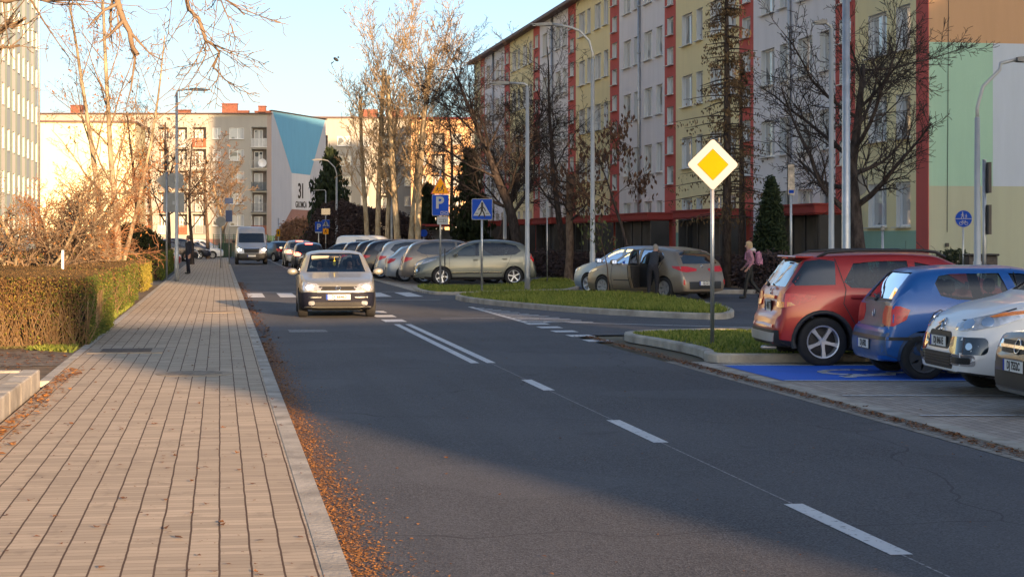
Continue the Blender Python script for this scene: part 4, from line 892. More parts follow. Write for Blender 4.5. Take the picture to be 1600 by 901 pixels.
# clipped hedges
M_hcore = mat('hedge_inner_twigs', (.02, .013, .008), .98, var=.6, vscale=14, bump=1, bscale=30)
L_h1 = m_leaf('hedge_brown_leaves', (.085, .045, .022), (.24, .14, .055), .15); L_h2 = m_leaf('hedge_green_leaves', (.055, .085, .015), (.16, .18, .035), .25)
L_h3 = m_leaf('hedge_yellow_leaves', (.22, .19, .03), (.38, .30, .06), .25)
L_top = m_leaf('hedge_top_leaves', (.045, .03, .016), (.11, .075, .03), .1)
M_stem = m_bark('hedge_stems', (.20, .13, .07), (.36, .25, .14), 3)
def hedge(label, v0, v1, u0, u1, h, dens, leafsz, seed, green=.4, stems=0, mats=None):
    rr = random.Random(seed); x, y = W2((v0 + v1) / 2, (u0 + u1) / 2); t = thing('hedge', label, 'hedge', (x, y, 0), PHI); A, B = (v1 - v0) / 2, (u1 - u0) / 2
    core = MB(); core.box((0, 0, h / 2 - .05), (2 * A - .28, 2 * B - .28, h - .16)); core.build('inner_twigs', M_hcore, t)
    LF = MB(); faces = [('f', 2 * A * h, 3), ('r', 2 * B * h, 1.5), ('t', 4 * A * B, 1.4), ('l', 2 * B * h, .25), ('b', 2 * A * h, .3)]
    bl = [(rr.uniform(.5, 2), rr.uniform(0, 6), rr.uniform(.5, 3), rr.uniform(0, 6)) for _ in range(4)]
    for nm, ar, wt in faces:
        for _ in range(int(ar * dens * wt)):
            a, b = rr.uniform(-1, 1), rr.random(); dp = abs(rr.gauss(0, .07)) - .03 + .035 * sum(math.sin(a * A * p + q) * math.cos(b * h * s_ + w_) for p, q, s_, w_ in bl)
            if nm in 'fb':
                p = Vector((a * A, (-B + dp) * (1 if nm == 'f' else -1), .02 + b * h)); thin = b
            elif nm in 'rl': p = Vector(((A - dp) * (1 if nm == 'r' else -1), a * B, .02 + b * h)); thin = b
            else: p = Vector((a * A, rr.uniform(-B, B), h - dp)); thin = 1
            if stems and nm == 'f' and thin < .55 and rr.random() > .10 + thin * .8: continue
            gsel = green + (.35 if nm == 'r' else 0) + (.25 * (1 - thin) if nm == 'r' else 0) + .25 * math.sin(p.x * 1.3 + seed) ; mi = (3 if rr.random() < .8 else 0) if nm == 't' else (1 if rr.random() < gsel else (2 if rr.random() < .12 else 0))
            leafquads(LF, p, rr, 1, leafsz, .01, 0, mi)
    LF.build('leaves', (mats or [L_h1, L_h2, L_h3]) + [L_top], t)
    if stems:
        S_ = MB()
        for _ in range(stems):
            a = rr.uniform(-A, A); y0 = -B + rr.uniform(-.02, .12); x2 = a + rr.gauss(0, .3); z2 = h * rr.uniform(.45, .95)
            S_.tube([(a, y0 + .05, 0), (a + (x2 - a) * .4 + rr.gauss(0, .02), y0 - .02, z2 * .45), (x2, y0 + rr.uniform(-.05, .06), z2)], [rr.uniform(.006, .016), rr.uniform(.004, .009), .003], 3, cap=False)
        for _ in range(stems // 3):
            b = rr.uniform(-B, B); S_.tube([(A - .05, b, 0), (A + .0, b + rr.gauss(0, .15), h * rr.uniform(.4, .8))], [.009, .004], 3, cap=False)
        S_.build('stems', M_stem, t)
    return t
hedge('near clipped hedge with bare brown stems in front at the left edge', -12.2, -2.72, 29.3, 35.6, 1.08, 1500, .022, 1, .20, 1000)
hedge('second clipped hedge, green on its street side, behind the near one', -16, -2.95, 41.2, 51.0, 1.02, 520, .028, 2, .5, 260)
hedge('third clipped hedge with a yellow lit end beside the sidewalk', -17, -3.05, 57.8, 63.5, .88, 420, .034, 3, .55, 120, [L_h2, L_h3, L_h3])
hedge('dark clipped hedge at the foot of the left lamp post', -9, -2.98, 72.5, 92, 1.1, 160, .05, 4, .5, 0)
hedge('long low hedge behind the forked tree', -24, -10, 68, 71, 1.3, 260, .05, 5, .3, 0)
# ground tufts by the hedge
P_ = [W2(-2.85, 27.6), W2(-2.85, 31), W2(-3.4, 31), W2(-3.6, 28.5)]
grass(P_, 1500, .09, .015, label='green weeds at the corner of the near hedge')
P_ = [W2(-2.85, 37), W2(-2.85, 47), W2(-3.1, 47), W2(-3.3, 41), W2(-4.2, 37)]
grass(P_, 1800, .08, .015, label='green weeds between the near and the second hedge')
P_ = [W2(-7.5, 28.5), W2(-3.2, 29.3), W2(-3.4, 28.9), W2(-7.5, 28.0)]
grass(P_, 1200, .06, .015, M_drygr, 'dry grass tufts along the foot of the near hedge')
# ============================================================ CARS
def pchip(tab):
    xs = np.array([t[0] for t in tab], float); ys = np.array([t[1] for t in tab], float); o = np.argsort(xs); xs = xs[o]; ys = ys[o]
    h = np.diff(xs); d = np.diff(ys) / h; m = np.zeros(len(xs))
    for i in range(1, len(xs) - 1):
        if d[i - 1] * d[i] > 0: w1 = 2 * h[i] + h[i - 1]; w2 = h[i] + 2 * h[i - 1]; m[i] = (w1 + w2) / (w1 / d[i - 1] + w2 / d[i])
    m[0] = d[0]; m[-1] = d[-1]
    def f(x):
        x = min(max(x, xs[0]), xs[-1]); i = min(int(np.searchsorted(xs, x, 'right')) - 1, len(xs) - 2); t = (x - xs[i]) / h[i]
        return float((2 * t**3 - 3 * t**2 + 1) * ys[i] + (t**3 - 2 * t**2 + t) * h[i] * m[i] + (-2 * t**3 + 3 * t**2) * ys[i + 1] + (t**3 - t**2) * h[i] * m[i + 1])
    return f
def new_from(o):
    dg = bpy.context.evaluated_depsgraph_get(); me = bpy.data.meshes.new_from_object(o.evaluated_get(dg)); return me
def boolean(o, cutters):
    for c in cutters:
        md = o.modifiers.new('b', 'BOOLEAN'); md.object = c; md.operation = 'DIFFERENCE'; md.solver = 'EXACT'
    me = new_from(o); o.modifiers.clear(); old = o.data; o.data = me; bpy.data.meshes.remove(old)
    for c in cutters: bpy.data.objects.remove(c)
class Car:
    def __init__(s, sp):
        s.sp = sp; L = sp['L']; s.L = L; fx = lambda t: [(L / 2 - a, b) for a, b in t]      # tables given from the nose
        s.T = pchip(fx(sp['T'])); s.B = pchip(fx(sp['B'])); s.hw = sp['W'] / 2; s.zb = sp.get('zb', .2)
        n, r_ = sp.get('nose', .72), sp.get('tail', .80)
        s.Wf = pchip([(-L / 2, r_), (-L / 2 + .06, r_ + (1 - r_) * .55), (-L / 2 + .25, .955), (-L / 2 + .8, .99), (0, 1), (L / 2 - 1.0, .985), (L / 2 - .4, .93), (L / 2 - .12, n + (1 - n) * .5), (L / 2, n)])
        s.tumb = sp.get('tumb', .30)
    def ring(s, x, ins=0.):
        T = s.T(x); B = min(s.B(x), T - .035); w_ = s.hw * s.Wf(x); h = T - B; zb = s.zb + .06 * max(0, abs(x) - s.L / 2 + .5) / .5
        e = s.L / 2 - abs(x); 
        R_ = w_ * .955 - s.tumb * h; sh = min(1, h / .25)
        zm = zb + (B - zb) * .45
        P = [(0, zb), (w_ * .75, zb), (w_ * .92, zb + .02), (w_ * .975, zb + .09), (w_ * .998, zb + .22), (w_, zm), (w_ * .998, zm + (B - zm) * .35), (w_ * .985, B - (B - zm) * .32), (w_ * .972, B - .06), (w_ * .955, B)]
        rc = .13 * sh + .03
        P += [(w_ * .955 + (R_ - w_ * .955) * .35, B + (h - .05 * sh) * .35), (w_ * .955 + (R_ - w_ * .955) * .7, B + (h - .05 * sh) * .7), (R_ - .01, T - .075 * sh - .012), (R_ - .035 - .03 * sh, T - .03 * sh - .004), (R_ - rc, T - .008 * sh), (R_ * .55, T + .012), (R_ * .28, T + .02), (0, T + .023)]
        return P
    def body_mesh(s, ns=64):
        L = s.L; xs = sorted(set([round(-L / 2 + L * i / ns, 4) for i in range(ns + 1)] + [round(sg * (L / 2 - d), 4) for d in (.01, .025, .045, .08, .12) for sg in (1, -1)]))
        vs = []; k = None
        for x in xs:
            P = s.ring(x); Q = P + [(-a, b) for a, b in P[-2:0:-1]]; k = len(Q); vs += [(x, a, b) for a, b in Q]
        n = len(xs); fs = [(i * k + j, (i + 1) * k + j, (i + 1) * k + (j + 1) % k, i * k + (j + 1) % k) for i in range(n - 1) for j in range(k)]
        # end caps as inner rings
        for i, x, fl in ((0, xs[0], 0), (n - 1, xs[-1], 1)):
            base = i * k; cz = sum(vs[base + j][2] for j in range(k)) / k; prev = base
            for sc_, dx in ((.9, .012), (.6, .022), (.25, .026)):
                o = len(vs)
                for j in range(k):
                    p = vs[base + j]; vs.append((x + (dx if fl else -dx), p[1] * sc_, cz + (p[2] - cz) * sc_))
                for j in range(k):
                    q = (prev + j, prev + (j + 1) % k, o + (j + 1) % k, o + j); fs.append(q if fl == 0 else q[::-1])
                prev = o
            q = tuple(range(prev, prev + k)); fs.append(q[::-1] if fl == 0 else q)
        return vs, fs
    def cavity(s):
        lo = None; xs = np.linspace(s.L / 2 - .2, -s.L / 2 + .2, 60); ok = [x for x in xs if s.T(x) - s.B(x) > .16]; vs = []; fs = []
        xs = np.linspace(max(ok), min(ok), 16)
        for x in xs:
            T = s.T(x) - .05; w_ = s.hw * s.Wf(x); B = s.B(x); R_ = w_ * .955 - s.tumb * (T + .05 - B)
            P = [(w_ - .11, .42), (w_ * .955 - .06, B - .03), (R_ - .055, T - .06), (R_ - .14, T), (-(R_ - .14), T), (-(R_ - .055), T - .06), (-(w_ * .955 - .06), B - .03), (-(w_ - .11), .42)]
            vs += [(x, a, b) for a, b in P]
        k = 8; n = len(xs); fs = [(i * k + j, i * k + (j + 1) % k, (i + 1) * k + (j + 1) % k, (i + 1) * k + j) for i in range(n - 1) for j in range(k)] + [tuple(range(k - 1, -1, -1)), tuple(range((n - 1) * k, n * k))]
        return MB().add(vs, fs)
def project(bvh, poly, mode, off=.006, grid=.07, depth=.012, side=1, ang=45, c=(0, 0)):
    """Lay a 2D outline on the body. side: (x,z) seen from +-y; front/rear: (y,z); diag: (s,z) seen along a slanted horizontal direction."""
    bm = bmesh.new()
    a = [q[0] for q in poly]; b = [q[1] for q in poly]
    f = bm.faces.new([bm.verts.new((p, q, 0)) for p, q in poly])
    for ax, lo, hi in ((0, min(a), max(a)), (1, min(b), max(b))):
        n = int((hi - lo) / grid)
        for i in range(1, n + 1):
            v_ = lo + (hi - lo) * i / (n + 1); co_ = (v_, 0, 0) if ax == 0 else (0, v_, 0); no = (1, 0, 0) if ax == 0 else (0, 1, 0)
            bmesh.ops.bisect_plane(bm, geom=bm.verts[:] + bm.edges[:] + bm.faces[:], plane_co=co_, plane_no=no)
    bm.verts.index_update(); bm.verts.ensure_lookup_table()
    if mode == 'side': D = Vector((0, -side, 0)); ori = lambda p, q: Vector((p, side * 3, q))
    elif mode == 'front': D = Vector((-1, 0, 0)); ori = lambda p, q: Vector((5, p, q))
    elif mode == 'rear': D = Vector((1, 0, 0)); ori = lambda p, q: Vector((-5, p, q))
    elif mode == 'top': D = Vector((0, 0, -1)); ori = lambda p, q: Vector((p, q, 4))
    else:
        t = R(ang); D = Vector((math.cos(t), math.sin(t), 0)); Sx = Vector((-math.sin(t), math.cos(t), 0)); C0 = Vector((c[0], c[1], 0)); ori = lambda p, q: C0 + Sx * p + Vector((0, 0, q)) - D * 4
    outs = {}; bad = set()
    for v_ in bm.verts:
        o = ori(v_.co.x, v_.co.y); h, n_, i, d = bvh.ray_cast(o, D)
        if h is None: bad.add(v_.index); outs[v_.index] = None; continue
        if n_.dot(D) > 0: n_ = -n_
        outs[v_.index] = (h, n_)
    if bad:
        good = [(v_.co.copy(), outs[v_.index]) for v_ in bm.verts if outs[v_.index]]
        if not good: bm.free(); return [], []
        for v_ in bm.verts:
            if outs[v_.index] is None: outs[v_.index] = min(good, key=lambda g_: (g_[0] - v_.co).length)[1]
    N = len(bm.verts); vs = [None] * N; vi = []
    for v_ in bm.verts: h, n_ = outs[v_.index]; vs[v_.index] = tuple(h + n_ * off)
    fs = []
    bm.faces.ensure_lookup_table()
    test = None
    for f in bm.faces: fs.append([v_.index for v_ in f.verts])
    be = [e for e in bm.edges if len(e.link_faces) == 1]; mp = {}
    for e in be:
        for v_ in e.verts:
            if v_.index not in mp: h, n_ = outs[v_.index]; mp[v_.index] = len(vs); vs.append(tuple(h + n_ * (off - depth)))
    for e in be: i, j = e.verts[0].index, e.verts[1].index; fs.append([i, j, mp[j], mp[i]])
    bm.free(); return vs, fs
def ribbon(pts, w_):
    """2D polyline to narrow outline quads."""
    out = []
    for (a, b), (c, d) in zip(pts[:-1], pts[1:]):
        t = Vector((c - a, d - b)); t.normalize(); n_ = Vector((-t.y, t.x)) * w_ / 2; out.append([(a + n_.x, b + n_.y), (a - n_.x, b - n_.y), (c - n_.x, d - n_.y), (c + n_.x, d + n_.y)])
    return out
def wheel_meshes(r, w_, style, nsp):
    ty = MB(); h = w_ / 2; ty.lathe([(r * .66, -h * .9), (r * .80, -h * 1.0), (r * .93, -h * .98), (r * .985, -h * .8), (r, -h * .5), (r, 0), (r, h * .5), (r * .985, h * .8), (r * .93, h * .98), (r * .80, h), (r * .66, h * .9)], 36, 'Y')
    rm = MB(); ri = r * .66; rm.lathe([(ri * .99, -h), (ri * 1.02, h * .85), (ri * 1.0, h * .98), (ri * .93, h * .92), (ri * .90, h * .3), (ri * .88, -h)], 32, 'Y')
    back = MB(); back.lathe([(.001, -h * .1), (ri * .6, -h * .1), (ri * .95, -h * .3)], 24, 'Y')
    rm.lathe([(.001, h * .78), (ri * .14, h * .8), (ri * .22, h * .68), (ri * .24, h * .2)], 18, 'Y')
    for k in range(nsp):
        M = Matrix.Rotation(2 * PI * k / nsp + .3, 4, 'Y')
        wd0, wd1 = (.22, .13) if style == 'star' else ((.34, .50) if style == 'cover' else (.2, .12))
        poly = [(ri * .1, -ri * wd0 / 2), (ri * .55, -ri * wd0 * .42), (ri * .94, -ri * wd1), (ri * .94, ri * wd1), (ri * .55, ri * wd0 * .42), (ri * .1, ri * wd0 / 2)]
        # slightly dished spoke
        vs = []
        for yy in (h * .15, 0):
            for a, b in poly: vs.append(M @ Vector((a, (h * (.72 + .12 * (a / ri)) if yy else h * .2), b)))
        n = 6; rm.add(vs, [tuple(range(n)), tuple(range(2 * n - 1, n - 1, -1))] + [(i, (i + 1) % n, (i + 1) % n + n, i + n) for i in range(n)])
    return ty, rm, back
WC = {}
def add_wheel(parent, x, y, r, w_, style, nsp, left, rimmat=None):
    key = (round(r, 3), style, nsp, rimmat.name if rimmat else '')
    if key not in WC:
        a, b, c = wheel_meshes(r, w_, style, nsp); oa = sharp(a.build('tyre', M_rub, fix=True), 50); ob = sharp(b.build('rim', rimmat or M_alloy, fix=True), 40); oc = c.build('brake_disc', M_rim)
        WC[key] = (oa.data, ob.data, oc.data); [bpy.data.objects.remove(q) for q in (oa, ob, oc)]
    wn = link('wheel', WC[key][0], parent); wn.location = (x, y, r); wn.rotation_euler = (0, random.uniform(0, 1.2), 0 if left else PI)
    link('rim', WC[key][1], wn); link('brake_disc', WC[key][2], wn); return wn
def paint(name, col, metal=.5, rough=.28):
    m_ = mat(name, col, max(rough, .38), metal * .7, .55, var=.05, vscale=1.5); m_.node_tree.nodes['Principled BSDF'].inputs['Coat Roughness'].default_value = .07; return m_
def build_car(sp, label, cat='car', seats=True, group=None):
    c = Car(sp); L = sp['L']; hw = c.hw; X = lambda d: L / 2 - d
    root = thing(sp.get('name', 'car'), label, cat, group=group)
    vs, fs = c.body_mesh(sp.get('ns', 56)); pm = sp['paint']
    mb = MB(); mb.add(vs, fs); body = mb.build('body', [pm, M_inter, M_dark], root, True, fix=True)
    me = body.data; bvh = BVHTree.FromPolygons([v_.co.copy() for v_ in me.vertices], [p.vertices[:] for p in me.polygons])
    r = sp['wr']; xf, xr = X(sp['xf']), X(sp['xr'])
    low = sp.get('low')          # dark lower cladding height
    cut = []
    q = MB()
    for x in (xf, xr):
        for sg in (1, -1): q.lathe([(.001, sg * (hw - .34)), (r * 1.13, sg * (hw - .34)), (r * 1.13, sg * (hw + .3)), (.001, sg * (hw + .3))], 28, 'Y', (x, 0, r * 1.0))
    cu = q.build('cut', M_dark, fix=True); cut.append(cu)
    sides = sp['side']; 
    if sp.get('open', True):
        cu = c.cavity().build('cut', M_inter, fix=True); cut.append(cu)
        for poly in sides:
            P = [(X(a), b) for a, b in poly]; cu = MB().prism(P, -1.3, 1.3, 'XZ').build('cut', M_dark, fix=True); cut.append(cu)
        if 'ws' in sp:
            cu = MB().prism([(a, b) for a, b in sp['ws']], X(sp['wsx']), L / 2 + 1, 'YZ').build('cut', M_dark, fix=True); cut.append(cu)
        if 'rs' in sp:
            cu = MB().prism([(a, b) for a, b in sp['rs']], -L / 2 - 1, X(sp['rsx']), 'YZ').build('cut', M_dark, fix=True); cut.append(cu)
    boolean(body, cut); 
    body.data.materials.clear(); [body.data.materials.append(m_) for m_ in (pm, M_inter, M_dark)]
    # assign materials by location: boolean keeps indices only for same slots, so classify faces against the original skin
    bm = bmesh.new(); bm.from_mesh(body.data)
    for f in bm.faces:
        ctr = f.calc_center_median(); loc, n_, i, d = bvh.find_nearest(ctr)
        f.smooth = True
        if d is not None and d < .012 and abs(n_.dot(f.normal)) > .6: f.material_index = 0
        else: f.material_index = 1
        if f.material_index == 0 and low and ctr.z < low: f.material_index = 2
    for e in bm.edges:
        if len(e.link_faces) == 2 and (e.calc_face_angle(0) > R(32) or e.link_faces[0].material_index != e.link_faces[1].material_index): e.smooth = False
    bm.to_mesh(body.data); bm.free()
    def dec(name, poly, mode, m, **k):
        a, b = project(bvh, poly, mode, **k)
        if not a: return None
        mbb = MB().add(a, b); return sharp(mbb.build(name, m, root, True), 35)
    gl = sp.get('glass', M_glass) if sp.get('open', True) else M_gdark
    off = -.010 if sp.get('open', True) else .004
    for poly in sides:
        P = [(X(a), b) for a, b in poly]; cx = sum(a for a, b in P) / len(P); cz = sum(b for a, b in P) / len(P)
        P = [(cx + (a - cx) * 1.02, cz + (b - cz) * 1.03) for a, b in P]
        for sg in (1, -1): dec('side_window', P, 'side', gl, side=sg, off=off, depth=.004)
    if 'ws' in sp: dec('windscreen', [(a * 1.015, 1.0 * b + .004 * (1 if b > 1.2 else -1)) for a, b in sp['ws']], 'front', gl, off=off, depth=.004)
    if 'rs' in sp: dec('rear_window', [(a * 1.015, b + .004 * (1 if b > 1.2 else -1)) for a, b in sp['rs']], 'rear', gl, off=off, depth=.004)
    for nm, mode, m_, poly, kk in sp.get('decals', []):
        kk = dict(kk); both = kk.pop('both', False)
        if mode in ('side',):
            P = [(X(a), b) for a, b in poly]
            for sg in ((1, -1) if both else (kk.pop('side', 1),)): dec(nm, P, 'side', m_, side=sg, **kk)
        elif mode == 'diag':
            fr = kk.pop('front', True)
            for sg in (1, -1):
                if fr: ang_ = 180 + sg * kk.get('a', 45); cc = (L / 2 - .35, sg * (hw - .35)); P = [(a * -sg, b) for a, b in poly]
                else: ang_ = -sg * kk.get('a', 45); cc = (-L / 2 + .35, sg * (hw - .35)); P = [(a * -sg, b) for a, b in poly]
                # s axis points outwards/backwards consistently; P mirrored per side
                t = R(ang_); Sx = Vector((-math.sin(t), math.cos(t), 0)); want = Vector((-1 if fr else 1, sg, 0)); flip = 1 if Sx.dot(want) > 0 else -1
                P = [(a * flip, b) for a, b in poly]
                k2 = {a: b for a, b in kk.items() if a != 'a'}; dec(nm, P, 'diag', m_, ang=ang_, c=cc, **k2)
        else:
            if both:
                for sg in (1, -1): dec(nm, [(a * sg, b) for a, b in poly], mode, m_, **kk)
            else: dec(nm, poly, mode, m_, **kk)
    # door seams, handles, sill trim
    sm = MB()
    for pl_ in sp.get('seams', []):
        for qd in ribbon([(X(a), b) for a, b in pl_], .011):
            for sg in (1, -1):
                a, b = project(bvh, qd, 'side', off=.004, depth=.008, side=sg, grid=.05)
                if a: sm.add(a, b)
    if sm.v: sm.build('door_seam', M_dark, root)
    for (a, z) in sp.get('handles', []):
        for sg in (1, -1):
            h, n_, i, d = bvh.ray_cast(Vector((X(a), sg * 3, z)), Vector((0, -sg, 0)))
            if h: hb = MB(); hb.box(h + n_ * .018, (.20, .022, .032), 0, bev=.009); hb.box(h + n_ * .004, (.15, .012, .055), 0, bev=.005); hb.build('door_handle', sp.get('handlemat', pm), root)
    # wheels
    for x in (xf, xr):
        for sg in (1, -1): add_wheel(root, x, sg * (hw - sp.get('tw', .21) / 2 - .012), r, sp.get('tw', .21), sp.get('ws_style', 'star'), sp.get('spokes', 5), sg > 0, sp.get('rimmat'))
    # arch lips
    if sp.get('arch'):
        for x in (xf, xr):
            for sg in (1, -1):
                am = MB(); A_ = [R(t) for t in range(-12, 193, 12)]; i0, o0 = r * 1.12, r * 1.12 + sp['arch']
                P2 = [];
                vsn = []; fsn = []
                for j, t in enumerate(A_):
                    for rad_, yo in ((i0, .0), (i0, .022), (o0 - .015, .022), (o0, .0)):
                        px_, pz_ = x + rad_ * math.cos(t), r + rad_ * math.sin(t); h, n_, ii, d = bvh.ray_cast(Vector((px_, sg * 3, pz_)), Vector((0, -sg, 0)))
                        yb = (h.y if (h and abs(h.y) > hw * .8) else sg * hw * .985); vsn.append((px_, yb + sg * (yo if yo else -.01), pz_))
                for j in range(len(A_) - 1):
                    for k in range(3): fsn.append((j * 4 + k, j * 4 + k + 1, (j + 1) * 4 + k + 1, (j + 1) * 4 + k))
                am.add(vsn, fsn).build('wheel_arch', M_dark, root, True)
    # mirrors
    if 'mirror' in sp:
        a, z = sp['mirror']
        for sg in (1, -1):
            mm = MB(); mm.ell((X(a), sg * (hw + .10), z), (.07, .115, .075), 12, 8); o_ = mm.build('wing_mirror', sp.get('mirmat', pm), root, True)
            g_ = MB(); g_.tube([(X(a) - .01, sg * (hw - .06), z - .05), (X(a), sg * (hw + .03), z - .03)], .02, 6); g_.build('mirror_arm', M_dark, o_)
            g_ = MB(); g_.box((X(a) - .062, sg * (hw + .105), z), (.008, .16, .10), bev=.003); g_.build('mirror_glass', M_chrome, o_)
    # seats, dashboard, steering wheel
    if seats and sp.get('open', True):
        sx_ = X(sp.get('seatx', L * .52)); rx = X(sp.get('rearx', L * .74)); bz = sp['B'][len(sp['B']) // 2][1]; top = bz + .12
        for x, ys in ((sx_, (.34, -.34)), (rx, (.36, 0, -.36))):
            for y in ys:
                s_ = MB(); s_.box((x, y, .42 + (top - .42) / 2), (.16, .46, top - .42), bev=.05); s_.box((x + .25, y, .45), (.5, .48, .16), bev=.05); s_.box((x - .03, y, top + .11), (.10, .26, .18), bev=.04); s_.tube([(x - .02, y - .06, top - .02), (x - .02, y - .06, top + .06)], .008, 5); s_.tube([(x - .02, y + .06, top - .02), (x - .02, y + .06, top + .06)], .008, 5)
                s_.build('seat', M_seat, root)
        d_ = MB(); cx = X(sp.get('dash', L * .32)); d_.box((cx, 0, bz - .12), (.45, 2 * hw - .3, .2), bev=.06); d_.build('dashboard', M_inter, root)
        st = MB(); P = [(cx - .38 + .05 * math.sin(R(q)), .34 + .18 * math.cos(R(q)), bz - .08 + .18 * math.sin(R(q))) for q in range(0, 361, 20)]; st.tube(P, .015, 6); st.tube([(cx - .2, .34, bz - .12), (cx - .38, .34, bz - .08)], .03, 6); st.build('steering_wheel', M_inter, root)
    # underside
    ub = MB(); ub.box((0, 0, c.zb + .05), (L - .9, 2 * hw - .62, .14)); ub.build('chassis', M_dark, root)
    root['_'] = 0; del root['_']
    return root, bvh, c
def plate(root, bvh, x_end, z, txt, front=True, y=0, big=.085, w_=.52, h_=.11, tilt=0):
    sg = 1 if front else -1; h, n_, i, d = bvh.ray_cast(Vector((sg * 5, y, z)), Vector((-sg, 0, 0)))
    if h is None: return
    x = h.x + sg * .018; b = MB(); b.box((x, y, z), (.012, w_ + .02, h_ + .02), bev=.004); o = b.build('number_plate', M_dark, root)
    b = MB(); b.box((x + sg * .005, y, z), (.008, w_, h_)); q = b.build('plate_face', M_plate, o)
    b = MB(); b.box((x + sg * .0065, y + sg * (-w_ / 2 + .02), z), (.008, .04, h_)); q = b.build('plate_strip', M_blue, o)
    if txt: text_obj('plate_text', txt, h_ * .98, M_black, o, (x + sg * .0105, y + sg * .02, z), (R(90), 0, R(90) * sg), .001, .0035, sx=.80)
def ringbadge(root, bvh, y, z, r_, front=True, kind='zap', m=None):
    sg = 1 if front else -1; h, n_, i, d = bvh.ray_cast(Vector((sg * 5, y, z)), Vector((-sg, 0, 0)))
    if h is None: return
    M = Matrix.Translation(h + n_ * .012) @ n_.to_track_quat('Z', 'Y').to_matrix().to_4x4(); b = MB()
    def T(l): return [M @ Vector(p) for p in l]
    if kind in ('zap', 'circle', 'oval', 'oval3'):
        kx = 1.35 if kind.startswith('oval') else 1
        b.tube(T([(kx * r_ * math.cos(R(a)), r_ * math.sin(R(a)), 0) for a in range(0, 361, 20)]), r_ * .12, 6)
        if kind == 'zap': b.tube(T([(-r_ * 1.25, -.12 * r_, 0), (.15 * r_, .12 * r_, 0), (-.15 * r_, -.12 * r_, 0), (r_ * 1.25, .12 * r_, 0)]), r_ * .1, 6)
        if kind == 'circle': b.tube(T([(-.6 * r_, .7 * r_, 0), (-.25 * r_, -.7 * r_, 0), (0, 0, 0), (.25 * r_, -.7 * r_, 0), (.6 * r_, .7 * r_, 0)]), r_ * .09, 5)
        if kind == 'oval': b.tube(T([(0, r_, 0), (0, -r_, 0)]), r_ * .08, 5); b.tube(T([(-.5 * r_, 0, 0), (.5 * r_, 0, 0)]), r_ * .5, 5)
    elif kind == 'chev':
        for dz in (.35, -.45): b.tube(T([(-r_, -.6 * r_ + dz * r_, 0), (0, .35 * r_ + dz * r_, 0), (r_, -.6 * r_ + dz * r_, 0)]), r_ * .17, 6)
    elif kind == 's': b.tube(T([(r_ * .8, r_ * .55, 0), (0, r_, 0), (-r_ * .8, r_ * .35, 0), (r_ * .8, -r_ * .35, 0), (0, -r_, 0), (-r_ * .8, -r_ * .55, 0)]), r_ * .16, 6)
    b.build('badge', m or M_chrome, root, True)
def xyz_place(root, X, Y, heading_deg, z=0):
    root.location = (X, Y, z); root.rotation_euler = (0, 0, R(heading_deg))
M_hon = mat('black_mesh_grille', (.012, .012, .013), .6, var=.6, vscale=60)
# ---- specs (distances measured from the nose)
HATCH = dict(L=4.11, W=1.71, wr=.305, xf=.82, xr=3.43, zb=.17, name='car',
    T=[(0, .60), (.03, .66), (.10, .72), (.35, .80), (.9, .90), (1.12, .945), (1.25, .99), (1.6, 1.19), (1.95, 1.365), (2.25, 1.42), (2.7, 1.43), (3.2, 1.395), (3.5, 1.32), (3.75, 1.12), (3.92, .97), (4.03, .92), (4.08, .80), (4.11, .6)],
    B=[(0, .58), (.3, .74), (1.2, .90), (2.2, .915), (3.3, .95), (4.11, .85)],
    side=[[(1.42, .94), (1.98, 1.30), (2.26, 1.355), (2.26, .945)], [(2.36, .945), (2.36, 1.36), (2.85, 1.35), (3.15, 1.28), (3.18, .98), (3.0, .96)]],
    ws=[(-.65, .975), (-.40, .975), (.40, .975), (.65, .975), (.545, 1.35), (.35, 1.375), (-.35, 1.375), (-.545, 1.35)], wsx=2.2,
    rs=[(-.52, 1.02), (.52, 1.02), (.45, 1.33), (-.45, 1.33)], rsx=3.1,
    seams=[[(1.35, .92), (1.32, .55), (1.4, .25)], [(2.31, .93), (2.31, .45), (2.33, .25)], [(3.2, .96), (3.22, .75), (3.05, .5)], [(1.4, .25), (3.0, .25)]],
    handles=[(2.12, .80), (3.0, .82)], mirror=(1.52, .98), ws_style='cover', spokes=7, rimmat=mat('hub_cap', (.34, .34, .35), .4, .4), seatx=2.25, rearx=3.05, dash=1.45)
